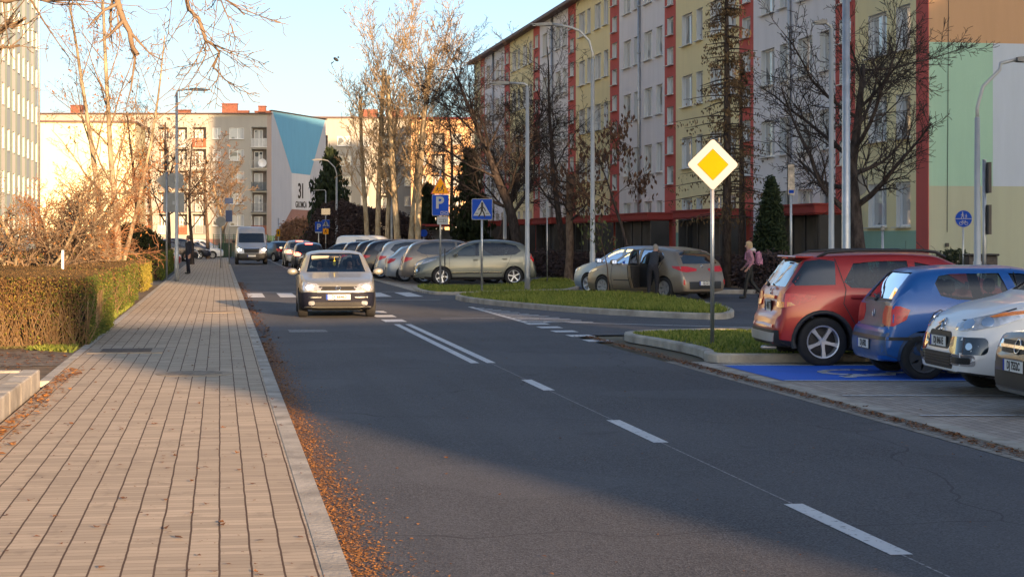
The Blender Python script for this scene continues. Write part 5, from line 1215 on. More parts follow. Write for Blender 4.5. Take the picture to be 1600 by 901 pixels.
SUV = dict(L=4.135, W=1.75, wr=.335, xf=.84, xr=3.50, zb=.22,
    T=[(0, .62), (.03, .74), (.10, .82), (.35, .92), (.85, 1.02), (1.0, 1.06), (1.15, 1.14), (1.6, 1.39), (1.95, 1.51), (2.5, 1.535), (3.2, 1.52), (3.6, 1.49), (3.74, 1.43), (3.86, 1.25), (3.96, 1.08), (4.02, .98), (4.06, .72), (4.11, .66), (4.135, .55)],
    B=[(0, .6), (.4, .85), (1.1, .99), (2.0, 1.0), (3.4, 1.05), (4.135, 1.0)],
    side=[[(1.42, 1.04), (1.95, 1.36), (2.2, 1.41), (2.2, 1.04)], [(2.30, 1.045), (2.30, 1.425), (2.72, 1.42), (3.05, 1.39), (3.20, 1.14), (3.1, 1.06)], [(3.40, 1.16), (3.36, 1.38), (3.46, 1.395), (3.62, 1.385), (3.78, 1.20), (3.75, 1.13), (3.5, 1.11)]],
    ws=[(-.62, 1.14), (.62, 1.14), (.54, 1.45), (-.54, 1.45)], wsx=2.2,
    rs=[(-.58, 1.10), (.58, 1.10), (.52, 1.40), (-.52, 1.40)], rsx=3.45,
    seams=[[(1.3, 1.0), (1.28, .6), (1.36, .3)], [(2.25, 1.03), (2.25, .5), (2.27, .3)], [(3.3, 1.46), (3.18, 1.04), (3.22, .85), (3.05, .55)], [(1.36, .3), (2.9, .3)]],
    handles=[(2.05, .90), (3.02, .93)], mirror=(1.5, 1.10), ws_style='star', spokes=5, low=.34, arch=.06, tw=.215, tail=.80, seatx=2.2, rearx=3.0, dash=1.4)
MPV = dict(SUV, L=4.365, W=1.80, wr=.335, xf=.93, xr=3.54,
    T=[(0, .55), (.03, .70), (.10, .80), (.4, .95), (.85, 1.05), (1.0, 1.10), (1.3, 1.28), (1.8, 1.50), (2.2, 1.60), (2.7, 1.635), (3.3, 1.61), (3.8, 1.52), (3.98, 1.42), (4.15, 1.16), (4.24, 1.0), (4.30, .75), (4.34, .68), (4.365, .55)],
    B=[(0, .5), (.4, .82), (1.1, 1.0), (2.0, 1.02), (3.4, 1.08), (4.365, 1.05)],
    side=[[(1.30, 1.06), (1.75, 1.38), (2.1, 1.50), (2.28, 1.53), (2.28, 1.06)], [(2.38, 1.065), (2.38, 1.54), (3.2, 1.53), (3.62, 1.44), (3.80, 1.24), (3.6, 1.12), (3.3, 1.09)]],
    ws=[(-.64, 1.16), (.64, 1.16), (.55, 1.54), (-.55, 1.54)], wsx=2.3, rs=[(-.56, 1.14), (.56, 1.14), (.5, 1.44), (-.5, 1.44)], rsx=3.5,
    seams=[[(1.2, 1.03), (1.22, .6), (1.3, .3)], [(2.33, 1.05), (2.33, .5), (2.33, .3)], [(3.45, 1.1), (3.35, .85), (3.2, .55), (3.1, .3)], [(1.3, .3), (3.1, .3)]],
    handles=[(2.15, .92), (3.2, .95)], mirror=(1.42, 1.12), low=.30, arch=.0, seatx=2.4, rearx=3.2, dash=1.5)
POLO = dict(HATCH, L=3.72, W=1.64, wr=.285, xf=.78, xr=3.22, zb=.18, tail=.84,
    T=[(0, .55), (.03, .64), (.10, .72), (.35, .81), (.85, .91), (1.0, .95), (1.15, 1.02), (1.5, 1.24), (1.8, 1.34), (2.1, 1.375), (2.7, 1.375), (3.1, 1.35), (3.28, 1.31), (3.40, 1.19), (3.54, 1.00), (3.60, .90), (3.63, .66), (3.69, .61), (3.72, .50)],
    B=[(0, .5), (.3, .74), (1.1, .90), (2.2, .92), (3.72, .97)],
    side=[[(1.28, .95), (1.72, 1.25), (1.95, 1.30), (2.12, 1.305), (1.98, .95)], [(2.10, .96), (2.24, 1.305), (2.85, 1.295), (3.00, 1.27), (3.06, 1.18), (3.0, 1.03), (2.8, .985)]],
    ws=[(-.58, .99), (.58, .99), (.5, 1.33), (-.5, 1.33)], wsx=1.95, rs=[(-.54, .98), (.54, .98), (.46, 1.31), (-.46, 1.31)], rsx=3.05,
    seams=[[(1.2, .93), (1.2, .55), (1.28, .26)], [(2.05, 1.36), (2.02, .94), (2.1, .5), (2.08, .26)], [(1.28, .26), (2.08, .26)], [(3.02, .86), (2.94, .82), (2.90, .75), (2.94, .68), (3.02, .64), (3.10, .68), (3.14, .75), (3.10, .82), (3.02, .86)]], handles=[(1.95, .80)], mirror=(1.35, .99), seatx=2.0, rearx=2.75, dash=1.3, tw=.19)
PICA = dict(MPV, L=4.08, W=1.77, wr=.315, xf=.80, xr=3.34, nose=.74,
    T=[(0, .55), (.02, .70), (.06, .78), (.15, .86), (.5, 1.0), (.85, 1.07), (1.0, 1.12), (1.4, 1.38), (1.75, 1.55), (2.1, 1.63), (2.6, 1.655), (3.2, 1.64), (3.7, 1.57), (3.86, 1.40), (3.97, 1.1), (4.04, .8), (4.08, .5)],
    side=[[(1.20, 1.08), (1.65, 1.40), (1.98, 1.53), (2.12, 1.55), (2.12, 1.08)], [(2.22, 1.085), (2.22, 1.56), (2.9, 1.55), (3.3, 1.48), (3.42, 1.2), (3.2, 1.1)]], ws=[(-.64, 1.15), (.64, 1.15), (.55, 1.55), (-.55, 1.55)], wsx=2.1, rs=[(-.56, 1.16), (.56, 1.16), (.5, 1.5), (-.5, 1.5)], rsx=3.3,
    seams=[[(1.1, 1.03), (1.05, .6), (1.15, .28)], [(2.17, 1.05), (2.17, .28)], [(.12, .84), (.6, .98)], [(1.15, .28), (3.0, .28)]], handles=[(2.0, .94), (3.0, .96)], low=.24)
VAN = dict(HATCH, L=5.5, W=2.05, wr=.34, xf=.95, xr=4.4, zb=.28, nose=.82, tail=.9, tumb=.10, name='van',
    T=[(0, .75), (.03, .98), (.10, 1.06), (.5, 1.22), (.8, 1.34), (1.0, 1.5), (1.5, 1.98), (1.75, 2.25), (2.1, 2.38), (3, 2.4), (5.2, 2.38), (5.42, 2.3), (5.48, 2.1), (5.5, 1.0)],
    B=[(0, .7), (.5, 1.1), (1.2, 1.25), (5.5, 1.28)], side=[[(1.25, 1.32), (1.68, 1.80), (2.2, 1.85), (2.2, 1.32)]], ws=[(-.80, 1.38), (.80, 1.38), (.76, 1.97), (-.76, 1.97)], wsx=1.9,
    seams=[[(1.1, 1.2), (1.1, .5)], [(2.3, 2.0), (2.3, .4)]], handles=[(2.15, 1.15)], mirror=(1.2, 1.45), seatx=2.2, rearx=2.6, dash=1.3, open=False, mirmat=M_dark, low=.52)
VAN.pop('rs')
SVAN = dict(VAN, L=4.2, W=1.8, wr=.31, xf=.8, xr=3.4, zb=.2, tumb=.14,
    T=[(0, .6), (.03, .76), (.10, .84), (.6, 1.02), (.95, 1.12), (1.5, 1.6), (1.8, 1.76), (2.2, 1.81), (3.9, 1.8), (4.12, 1.72), (4.18, 1.5), (4.2, .6)], B=[(0, .6), (.5, .9), (1.2, 1.05), (4.2, 1.1)],
    side=[[(1.3, 1.14), (1.75, 1.55), (2.15, 1.6), (2.15, 1.14)], [(2.4, 1.14), (2.4, 1.6), (3.1, 1.6), (3.1, 1.14)]], ws=[(-.66, 1.16), (.66, 1.16), (.6, 1.62), (-.6, 1.62)], seams=[[(1.1, 1.1), (1.1, .4)], [(2.27, 1.6), (2.27, .3)]], handles=[(2.1, 1.0)], mirror=(1.3, 1.2), low=None)
# ------------------------------------------------ near right row
# dark red compact off-roader seen from its rear right corner
p_red = paint('dark_red_metallic', (.34, .018, .014), .4)
sx4 = dict(SUV, paint=p_red, handlemat=p_red, decals=[
    ('quarter_trim', 'side', M_gdark, [(3.32, 1.10), (3.30, 1.42), (3.50, 1.44), (3.70, 1.415), (3.90, 1.14), (3.86, 1.09)], dict(both=True, off=.006, depth=.012, grid=.035)),
    ('rear_window', 'rear', M_gdark, [(-.66, 1.07), (.66, 1.07), (.57, 1.43), (-.57, 1.43)], dict(off=.006, depth=.012, grid=.04)),
    ('tail_light', 'diag', M_red, [(-.20, .80), (-.22, .90), (-.14, .985), (.12, .985), (.36, .955), (.34, .90), (.16, .82), (-.05, .78)], dict(front=False, off=.012)),
    ('indicator_lens', 'diag', M_orange, [(-.19, .80), (-.20, .86), (-.08, .875), (.10, .87), (.15, .83), (-.03, .785)], dict(front=False, off=.017)),
    ('tailgate_garnish', 'rear', p_red, [(-.36, .90), (.36, .90), (.36, .945), (-.36, .945)], dict(off=.03, depth=.04)),
    ('skid_plate', 'rear', mat('silver_plastic', (.45, .44, .42), .4, .3), [(-.66, .33), (.66, .33), (.70, .45), (-.70, .45)], dict(off=.025, depth=.05)),
    ('bumper_insert', 'rear', M_dark, [(-.76, .27), (.76, .27), (.78, .49), (-.78, .49)], dict(off=.012, depth=.03)),
    ('reflector', 'rear', M_red, [(.50, .52), (.62, .52), (.62, .56), (.50, .56)], dict(both=True, off=.012)),
    ('fuel_flap', 'side', p_red, [(3.2, 0), (3.2, 0), (3.2, 0)], dict(both=False)) if False else ('side_moulding', 'side', M_dark, [(1.45, .46), (3.0, .46), (3.0, .53), (1.45, .53)], dict(both=True, off=.014, depth=.02)),
])
t, bv, cc = build_car(sx4, 'dark red compact off-road car with black roof rails and five-spoke alloys')
for sg in (1, -1):
    b = MB(); b.tube([(-1.45, sg * .58, 1.47), (-1.30, sg * .58, 1.54), (-.9, sg * .59, 1.565), (0, sg * .59, 1.565), (.2, sg * .58, 1.54), (.34, sg * .57, 1.47)], [.02, .022, .02, .02, .022, .02], 8); b.build('roof_rail', M_dark, t, True)
b = MB(); b.box((-1.62, 0, 1.475), (.26, 1.16, .03), bev=.012); b.build('spoiler', p_red, t); b = MB(); b.box((-1.765, 0, 1.46), (.02, .3, .02)); b.build('brake_light', M_red, t)
b = MB(); b.tube([(-2.00, .02, 1.085), (-1.975, .10, 1.12), (-1.94, .35, 1.14)], .012, 6); b.ell((-1.99, .02, 1.09), (.03, .04, .03), 8, 6); b.build('rear_wiper', M_dark, t)
plate(t, bv, 0, .80, 'DJ 4M771', False, w_=.36, h_=.15); ringbadge(t, bv, 0, 1.00, .045, False, 's')
b = MB(); b.box((-2.09, -.45, .245), (.22, .07, .05), bev=.02); b.build('exhaust_pipe', M_steel, t)
b = MB(); b.tube([(.25, .0, 1.54), (.1, 0, 1.68)], .006, 5); b.build('aerial', M_dark, t)
# place: rear right wheel stands at about (4.13, 24.1 )
def place_by_wheel(t, sp, X, Y, hd, which, side):
    """Put the car so that the given wheel ('f'/'r', side +1 left/-1 right) touches the ground at X, Y."""
    lx = sp['L'] / 2 - (sp['xf'] if which == 'f' else sp['xr']); ly = side * (sp['W'] / 2 - sp.get('tw', .21) / 2); c_, s_ = math.cos(R(hd)), math.sin(R(hd))
    xyz_place(t, X - (lx * c_ - ly * s_), Y - (lx * s_ + ly * c_), hd)
place_by_wheel(t, sx4, 4.19, 24.25, 4, 'r', -1)
# blue three door hatchback
p_blue = paint('bright_blue_paint', (.010, .10, .36), .25, .3)
M_fade = mat('faded_blue_bumper', (.035, .085, .20), .55, 0, .2, var=.3, vscale=2)
polo = dict(POLO, paint=p_blue, decals=[
    ('tail_light', 'diag', M_red, [(-.20, .66), (-.22, .80), (-.17, .90), (.10, .905), (.20, .86), (.17, .74), (.05, .66)], dict(front=False, off=.010)),
    ('tailgate_skin', 'rear', mat('dusty_grey_blue', (.10, .115, .14), .5, .1, .3, var=.3, vscale=3), [(-.54, .64), (.54, .64), (.60, .95), (-.60, .95)], dict(off=.004, depth=.01)),
    ('rear_bumper', 'rear', M_fade, [(-.78, .24), (.78, .24), (.80, .58), (-.80, .58)], dict(off=.010, depth=.03)),
    ('bumper_strip', 'rear', M_dark, [(-.79, .49), (.79, .49), (.79, .53), (-.79, .53)], dict(off=.018, depth=.03)),
    ('bumper_strip', 'side', M_dark, [(3.2, .49), (3.69, .49), (3.69, .53), (3.2, .53)], dict(both=True, off=.012, depth=.03)),
    ('side_moulding', 'side', M_dark, [(1.15, .46), (2.75, .46), (2.75, .51), (1.15, .51)], dict(both=True, off=.012, depth=.02)),
    ('window_rubber', 'rear', M_dark, [(-.58, .955), (.58, .955), (.58, .985), (-.58, .985)], dict(off=.004))], rimmat=mat('steel_rim', (.10, .10, .105), .5, .6))
t, bv, cc = build_car(polo, 'bright blue three-door hatchback parked between the dark red car and the white one')
plate(t, bv, 0, .42, 'DJ 6F02', False); ringbadge(t, bv, 0, .80, .045, False, 'circle')
b = MB(); b.tube([(-1.73, .0, .97), (-1.72, .05, 1.0), (-1.66, .36, 1.02)], .012, 6); b.ell((-1.73, .02, .97), (.03, .05, .03), 8, 6); b.build('rear_wiper', M_dark, t)
b = MB(); b.tube([(.35, 0, 1.41), (.28, 0, 1.47)], .008, 5); b.build('aerial', M_dark, t)
place_by_wheel(t, polo, 5.02, 21.9, 4, 'r', -1)
# white high roofed hatchback, nose to the street
p_wh = paint('white_gloss', (.80, .80, .80), 0, .25)
pic = dict(PICA, paint=p_wh, mirmat=p_wh, decals=[
    ('headlight', 'diag', M_clear, [(-.30, .74), (-.28, .80), (-.10, .86), (.20, .93), (.52, .965), (.50, .915), (.20, .79), (0, .745), (-.2, .73)], dict(front=True, off=.012)),
    ('indicator_lens', 'diag', M_orange, [(.10, .88), (.30, .945), (.52, .965), (.50, .93), (.28, .90)], dict(front=True, off=.018)),
    ('headlight_bulb', 'diag', M_chrome, rrect(-.10, .80, .13, .10, .045), dict(front=True, off=.020)),
    ('headlight_bulb', 'diag', M_chrome, rrect(.10, .83, .12, .09, .04), dict(front=True, off=.020)),
    ('fog_light_panel', 'diag', M_gdark, rrect(-.12, .575, .50, .185, .06), dict(front=True, off=.006, depth=.01)),
    ('fog_light', 'diag', M_chrome, rrect(-.06, .57, .075, .075, .035), dict(front=True, off=.014)),
    ('lower_vent', 'diag', M_chrome, rrect(-.16, .42, .34, .12, .03), dict(front=True, off=.008)),
    ('lower_vent_mesh', 'diag', M_hon, rrect(-.17, .415, .26, .07, .02), dict(front=True, off=.014)),
    ('upper_grille', 'front', M_hon, rrect(0, .62, .72, .19, .06), dict(off=.006)),
    ('lower_grille', 'front', M_hon, rrect(0, .40, .94, .17, .05), dict(off=.006)),
    ('splitter', 'front', M_dark, [(-.72, .24), (.72, .24), (.70, .29), (-.70, .29)], dict(off=.012))])
t, bv, cc = build_car(pic, 'white high-roofed hatchback with its nose to the street right of the blue hatchback')
for zz in (.36, .39, .42, .45): 
    h, n_, i, d = bv.ray_cast(Vector((5, 0, zz)), Vector((-1, 0, 0))); b = MB(); b.box((h.x + .012, 0, zz), (.015, .88, .010)); b.build('grille_bar', M_dark, t)
plate(t, bv, 0, .60, 'DJ 8461E'); ringbadge(t, bv, 0, .79, .085, True, 'chev', M_chrome)
b = MB(); b.tube([(.98, .25, 1.12), (.93, .30, 1.14), (.80, -.35, 1.24)], .012, 6); b.tube([(.98, -.35, 1.12), (.93, -.30, 1.14), (.82, .1, 1.22)], .012, 6); b.build('wiper', M_dark, t)
xyz_place(t, 4.76 + 2.04, 20.15, 180 + 5)
# black hatchback cut by the right edge
p_bk = paint('black_gloss', (.010, .011, .014), .2, .2)
opb = dict(HATCH, paint=p_bk, W=1.75, T=[(0, .60), (.02, .70), (.08, .80)] + HATCH['T'][3:], decals=[
    ('headlight', 'diag', M_clear, [(-.34, .66), (-.30, .73), (.0, .80), (.28, .83), (.24, .76), (-.05, .67)], dict(front=True, off=.010)),
    ('upper_grille', 'front', M_hon, [(-.42, .62), (.42, .62), (.46, .74), (-.46, .74)], dict(off=.008)),
    ('grille_bar', 'front', M_chrome, [(-.44, .665), (.44, .665), (.45, .695), (-.45, .695)], dict(off=.02)),
    ('lower_grille', 'front', M_hon, rrect(0, .36, 1.2, .15, .05), dict(off=.006)),
    ('splitter', 'front', mat('grey_plastic', (.12, .12, .12), .6), [(-.72, .20), (.72, .20), (.70, .27), (-.70, .27)], dict(off=.012))])
t, bv, cc = build_car(opb, 'black hatchback cut off by the right edge with a chrome bar in its grille')
plate(t, bv, 0, .50, 'DJ 7552C'); ringbadge(t, bv, 0, .685, .07, True, 'zap')
xyz_place(t, 4.90 + 2.05, 17.55, 180 + 5)
# ------------------------------------------------ oncoming silver hatchback with two people
p_sil = paint('champagne_silver', (.30, .295, .26), .6, .3)
M_glassc = m_glass('clear_car_glass', (.86, .9, .88), .03)
ast = dict(HATCH, paint=p_sil, mirmat=p_sil, glass=M_glassc, decals=[
    ('headlight', 'diag', M_clear, [(-.34, .60), (-.35, .66), (-.20, .735), (.16, .775), (.22, .72), (.16, .62), (-.1, .58)], dict(front=True, off=.010)),
    ('front_bumper', 'front', mat('dark_blue_bumper', (.010, .011, .022), .65, 0, 0, spec=.2), [(-.78, .20), (.78, .20), (.80, .56), (-.80, .56)], dict(off=.010, depth=.03)),
    ('front_bumper', 'diag', mat('dark_blue_bumper', (.010, .011, .022), .65, 0, 0, spec=.2), [(-.30, .20), (.32, .22), (.34, .54), (-.30, .56)], dict(front=True, off=.008, depth=.02)),
    ('upper_grille', 'front', M_hon, [(-.36, .60), (.36, .60), (.42, .68), (-.42, .68)], dict(off=.010)),
    ('grille_surround', 'front', p_sil, [(-.45, .555), (.45, .555), (.45, .59), (-.45, .59)], dict(off=.016)),
    ('lower_grille', 'front', M_hon, rrect(0, .30, 1.0, .10, .03), dict(off=.016)),
    ('bumper_strip', 'front', M_chrome, [(.36, .44), (.62, .44), (.62, .465), (.36, .465)], dict(both=True, off=.018)),
    ('fog_light', 'front', M_clear, rrect(.56, .33, .12, .08, .03), dict(both=True, off=.022))])
t, bv, cc = build_car(ast, 'silver champagne hatchback driving towards the viewer with lit headlamps and two people inside')
for sg in (1, -1):
    h, n_, i, d = bv.ray_cast(Vector((5, sg * .60, .665)), Vector((-1, 0, 0))); b = MB(); b.ell(h + Vector((.012, 0, 0)), (.02, .085, .045), 14, 8); b.build('headlight_bulb', M_headlit, t, True)
plate(t, bv, 0, .46, 'DJ 66463'); ringbadge(t, bv, 0, .64, .05, True, 'zap')
b = MB(); b.box((.30, -.33, 1.28), (.02, .40, .10), bev=.01); b.build('sun_visor', mat('sun_visor_cloth', (.3, .29, .24), .9), t)
b = MB(); b.ell((.36, -.02, 1.30), (.02, .12, .035)); b.build('rear_view_mirror', M_dark, t)
b = MB(); b.prism([(.0, .0), (.035, .03), (.03, .1), (0, .13), (-.03, .1), (-.035, .03)], -.004, .004, 'YZ', 0, Matrix.Translation((.44, -.02, 1.10))); b.tube([(.44, -.02, 1.23), (.40, -.02, 1.29)], .004, 4); b.build('air_freshener', mat('yellow_card', (.75, .6, .05), .7), t)
ASTRA = t; AX, AY = -4.02, 40.6; AH = 270 + 9.3 - 1.5
xyz_place(t, AX, AY, AH)
# ------------------------------------------------ hatchback with an open door on the right
p_gold = paint('grey_gold_metallic', (.27, .215, .16), .6, .3)
aur = dict(HATCH, L=4.25, W=1.76, wr=.315, xf=.88, xr=3.48, tail=.84, paint=p_gold, low=None,
    T=[(0, .60), (.03, .68), (.10, .75), (.4, .86), (.9, .96), (1.1, 1.0), (1.3, 1.10), (1.7, 1.30), (2.05, 1.42), (2.4, 1.46), (2.9, 1.455), (3.4, 1.41), (3.7, 1.35), (3.86, 1.24), (3.99, 1.06), (4.08, .95), (4.15, .78), (4.20, .68), (4.25, .50)],
    B=[(0, .56), (.3, .76), (1.2, .94), (2.2, .95), (3.3, 1.0), (4.25, .98)],
    side=[[(1.38, .98), (1.85, 1.27), (2.15, 1.36), (2.36, 1.385), (2.36, .98)], [(2.46, .985), (2.46, 1.39), (2.95, 1.38), (3.30, 1.31), (3.42, 1.17), (3.3, 1.05), (3.1, 1.0)]],
    ws=[(-.62, 1.06), (.62, 1.06), (.54, 1.38), (-.54, 1.38)], wsx=2.3, rs=[(-.56, 1.04), (.56, 1.04), (.48, 1.33), (-.48, 1.33)], rsx=3.4,
    seams=[[(1.3, .95), (1.28, .55), (1.36, .25)], [(2.41, .97), (2.41, .45), (2.42, .25)], [(3.4, 1.04), (3.2, .72), (3.1, .5)], [(1.36, .25), (3.0, .25)]], handles=[(2.25, .84), (3.15, .88)], mirror=(1.5, 1.03),
    decals=[('tail_light', 'diag', M_red, [(-.38, .80), (-.38, .86), (-.12, .925), (.30, .94), (.26, .88), (.0, .79), (-.12, .77)], dict(front=False, off=.010)),
        ('rear_window', 'rear', M_gdark, [(-.66, 1.0), (.66, 1.0), (.56, 1.36), (-.56, 1.36)], dict(off=.003, depth=.01)),
        ('bumper_insert', 'rear', M_dark, [(-.60, .30), (.60, .30), (.62, .50), (-.62, .50)], dict(off=.01)),
        ('reflector', 'diag', M_red, [(-.08, .42), (-.03, .42), (-.03, .56), (-.08, .56)], dict(front=False, off=.012)),
        ('side_moulding', 'side', M_dark, [(1.4, .50), (2.38, .50), (2.38, .53), (1.4, .53)], dict(both=True, off=.012, depth=.02)),
        ('door_opening', 'side', mat('door_opening_dark', (.015, .015, .016), .8), [(2.46, .33), (2.46, 1.0), (3.30, 1.02), (3.16, .72), (3.02, .40), (2.9, .33)], dict(side=1, off=.003, depth=.01)),
        ('headlight', 'diag', M_clear, [(-.30, .66), (-.28, .72), (.1, .80), (.45, .84), (.40, .78), (.1, .70)], dict(front=True, off=.010))])
t, bv, cc = build_car(aur, 'grey gold hatchback with its left rear door open beside the grass island')
plate(t, bv, 0, .46, 'DJ 2217', False); ringbadge(t, bv, 0, .93, .045, False, 'oval')
ao = math.radians(62); hp = Vector((4.25 / 2 - 2.44, .865, 0))
Md = Matrix.Translation(hp) @ Matrix.Rotation(PI - ao, 4, 'Z')   # door swings out from its front edge
dr = MB(); dr.prism([(0, .30), (.52, .30), (.74, .62), (.80, .96), (0, .94)], -.035, .035, 'XZ', 0, Md); o = dr.build('rear_door', p_gold, t)
dr = MB(); dr.prism([(.01, .32), (.50, .32), (.72, .62), (.78, .94), (.01, .93)], .036, .06, 'XZ', 0, Md); dr.build('door_lining', M_inter, o)
dr = MB(); dr.prism([(.01, .32), (.50, .32), (.72, .62), (.78, .94), (.01, .93)], -.06, -.036, 'XZ', 0, Md); dr.build('door_lining', M_inter, o)
dr = MB()
for seg in ([(0, .94), (0, 1.37), (.35, 1.36), (.62, 1.27), (.80, .96)],): dr.tube([Md @ Vector((a, 0, b)) for a, b in seg], .028, 6)
dr.build('window_frame', M_dark, o)
dr = MB(); dr.prism([(.01, .94), (.01, 1.36), (.35, 1.35), (.61, 1.26), (.78, .96)], -.004, .004, 'XZ', 0, Md); dr.build('door_window', M_glass, o)
place_by_wheel(t, aur, 4.30, 50.1, 128.5, 'r', 1); AUR = t
# silver blue hatchback right behind it
p_sb = paint('silver_blue', (.30, .38, .48), .6, .25)
bm_ = dict(aur, paint=p_sb, decals=[('headlight', 'diag', M_clear, [(-.34, .62), (-.30, .70), (-.05, .76), (.30, .80), (.25, .73), (-.05, .64)], dict(front=True, off=.010)),
    ('upper_grille', 'front', M_hon, rrect(.14, .64, .22, .14, .05), dict(both=True, off=.008)), ('lower_grille', 'front', M_hon, rrect(0, .38, 1.0, .13, .04), dict(off=.006)),
    ('tail_light', 'diag', M_red, [(-.38, .80), (-.38, .86), (-.12, .925), (.30, .94), (.26, .88), (.0, .79)], dict(front=False, off=.010))], ws_style='star', rimmat=None, spokes=5)
t, bv, cc = build_car(bm_, 'silver blue car standing just beyond the hatchback with the open door')
place_by_wheel(t, bm_, 2.40, 55.3, 128.5, 'f', 1)
# grey green people carrier with its nose to the street
p_gg = paint('grey_green_metallic', (.165, .175, .15), .65, .28)
mpv = dict(MPV, paint=p_gg, mirmat=p_gg, decals=[
    ('headlight', 'diag', M_clear, [(-.30, .70), (-.26, .78), (.1, .90), (.48, .97), (.42, .90), (.1, .77)], dict(front=True, off=.010)),
    ('fog_light_panel', 'diag', M_gdark, [(-.30, .46), (-.34, .62), (.02, .66), (.02, .52), (-.12, .44)], dict(front=True, off=.008)),
    ('fog_light', 'diag', M_chrome, rrect(-.12, .55, .08, .08, .035), dict(front=True, off=.014)),
    ('lower_grille', 'front', M_hon, rrect(0, .46, 1.1, .34, .06), dict(off=.006)), ('grille_bar', 'front', M_chrome, [(-.5, .50), (.5, .50), (.5, .53), (-.5, .53)], dict(off=.02)), ('grille_bar', 'front', M_chrome, [(-.5, .40), (.5, .40), (.5, .425), (-.5, .425)], dict(off=.02)),
    ('tail_light', 'diag', M_red, [(-.10, .86), (-.12, 1.10), (.05, 1.14), (.14, 1.0), (.05, .86)], dict(front=False, off=.010)),
    ('side_moulding', 'side', M_dark, [(1.3, .42), (3.1, .45), (3.1, .48), (1.3, .46)], dict(both=True, off=.014, depth=.02)), ('moulding_trim', 'side', M_chrome, [(1.3, .462), (3.1, .482), (3.1, .505), (1.3, .49)], dict(both=True, off=.016, depth=.02))])
t, bv, cc = build_car(mpv, 'grey green people carrier parked side-on behind the crossing sign')
place_by_wheel(t, mpv, at(690, 64.4), 64.4, 180 + 6, 'f', 1)
# ------------------------------------------------ row of parked cars beyond, rear ends to the street
def row_car(spec, pnt, label, Xr, Y, hd=8, lit=False, grp=None, place=True, mini=None):
    sp = dict(spec, paint=pnt, open=False, ns=40, low=spec.get('low'), decals=[
        ('tail_light', 'diag', M_redlit if lit else M_red, [(-.24, .80), (-.26, .92), (-.10, 1.0), (.26, .98), (.22, .90), (.0, .80)] if spec['L'] > 4.12 and spec is not HATCH else [(-.24, .72), (-.26, .84), (-.10, .92), (.20, .90), (.16, .82), (.0, .72)], dict(front=False, off=.010)),
        ('headlight', 'diag', M_clear, [(-.30, .62), (-.28, .70), (.05, .77), (.25, .79), (.2, .72), (0, .65)], dict(front=True, off=.010))])
    if lit: sp['decals'].append(('brake_light', 'rear', M_redlit, [(-.2, 1.345), (.2, 1.345), (.2, 1.375), (-.2, 1.375)] if spec is HATCH else [(-.2, 1.48), (.2, 1.48), (.2, 1.51), (-.2, 1.51)], dict(off=.012)))
    t, bv, cc = build_car(sp, label, seats=False); plate(t, bv, 0, .52 if spec is HATCH else .80, None, False)
    if place: c_, s_ = math.cos(R(hd)), math.sin(R(hd)); xyz_place(t, Xr + spec['L'] / 2 * c_, Y + spec['L'] / 2 * s_, hd)
    return t
p_bronze = paint('grey_bronze', (.20, .175, .15), .5); p_bsil = paint('pale_blue_silver', (.30, .34, .38), .6); p_slv = paint('plain_silver', (.36, .38, .40), .6); p_dk = paint('anthracite', (.02, .022, .03), .4); p_dk2 = paint('dark_blue', (.015, .02, .04), .4); p_lit = paint('titanium_silver', (.33, .32, .31), .6)
row_car(MPV, p_bronze, 'grey bronze car parked rear out just beyond the grey green people carrier', -4.22, 67.6)
row_car(HATCH, p_bsil, 'pale blue silver hatchback parked rear out beyond the grey bronze car', -4.95, 70.2)
row_car(MPV, p_slv, 'silver estate parked rear out beyond the pale blue silver hatchback', -5.55, 72.8)
row_car(MPV, p_dk, 'black off-roader parked rear out, nearer of the two black ones', -6.45, 75.8)
row_car(SUV, p_dk2, 'dark blue car parked rear out beyond the two black ones', -7.9, 81.5)
row_car(MPV, p_dk, 'black off-roader parked rear out, farther of the two black ones', -7.1, 78.6)
t = row_car(HATCH, p_dk, 'low black estate seen side-on behind the silver oncoming car', 0, 0, place=False); xyz_place(t, at(532, 92), 92, 172)
sv = dict(SVAN, paint=p_wh, decals=[], ns=40); t, bv, cc = build_car(sv, 'small white box van parked behind the dark cars in the middle', 'van', seats=False); xyz_place(t, at(556, 90) + .6, 96, -4)
# cars driving away with brake lights on
hd = 90 + 9.3
t = row_car(HATCH, p_dk, 'dark hatchback driving away with red brake lights lit', 0, 0, place=False, lit=True); xyz_place(t, at(474, 97), 99, hd)
t = row_car(SUV, p_lit, 'silver car with lit brake lights ahead of the dark hatchback', 0, 0, place=False, lit=True); xyz_place(t, at(459, 105), 107, hd + 1)
t = row_car(HATCH, p_dk2, 'dark car crossing at the far end of the street', 0, 0, place=False); xyz_place(t, at(430, 128), 128, hd + 25)
# oncoming van
p_van = paint('silver_blue_van', (.44, .46, .50), .4)
vn = dict(VAN, paint=p_van, decals=[('upper_grille', 'front', M_hon, [(-.45, .72), (.45, .72), (.5, 1.0), (-.5, 1.0)], dict(off=.01)), ('grille_bar', 'front', M_chrome, [(-.5, 1.0), (.5, 1.0), (.5, 1.04), (-.5, 1.04)], dict(off=.02)),
    ('headlight', 'diag', M_clear, [(-.22, .82), (-.24, .98), (-.05, 1.12), (.22, 1.18), (.18, 1.0), (0, .84)], dict(front=True, off=.01)), ('front_bumper', 'front', M_dark, [(-.92, .34), (.92, .34), (.92, .70), (-.92, .70)], dict(off=.02, depth=.03))])
t, bv, cc = build_car(vn, 'silver blue delivery van coming towards the viewer with lit headlamps', 'van', seats=False)
for sg in (1, -1):
    h, n_, i, d = bv.ray_cast(Vector((5, sg * .78, .93)), Vector((-1, 0, 0))); b = MB(); b.ell(h + Vector((.02, 0, 0)), (.03, .12, .08), 14, 8); b.build('headlight_bulb', M_headlit, t, True)
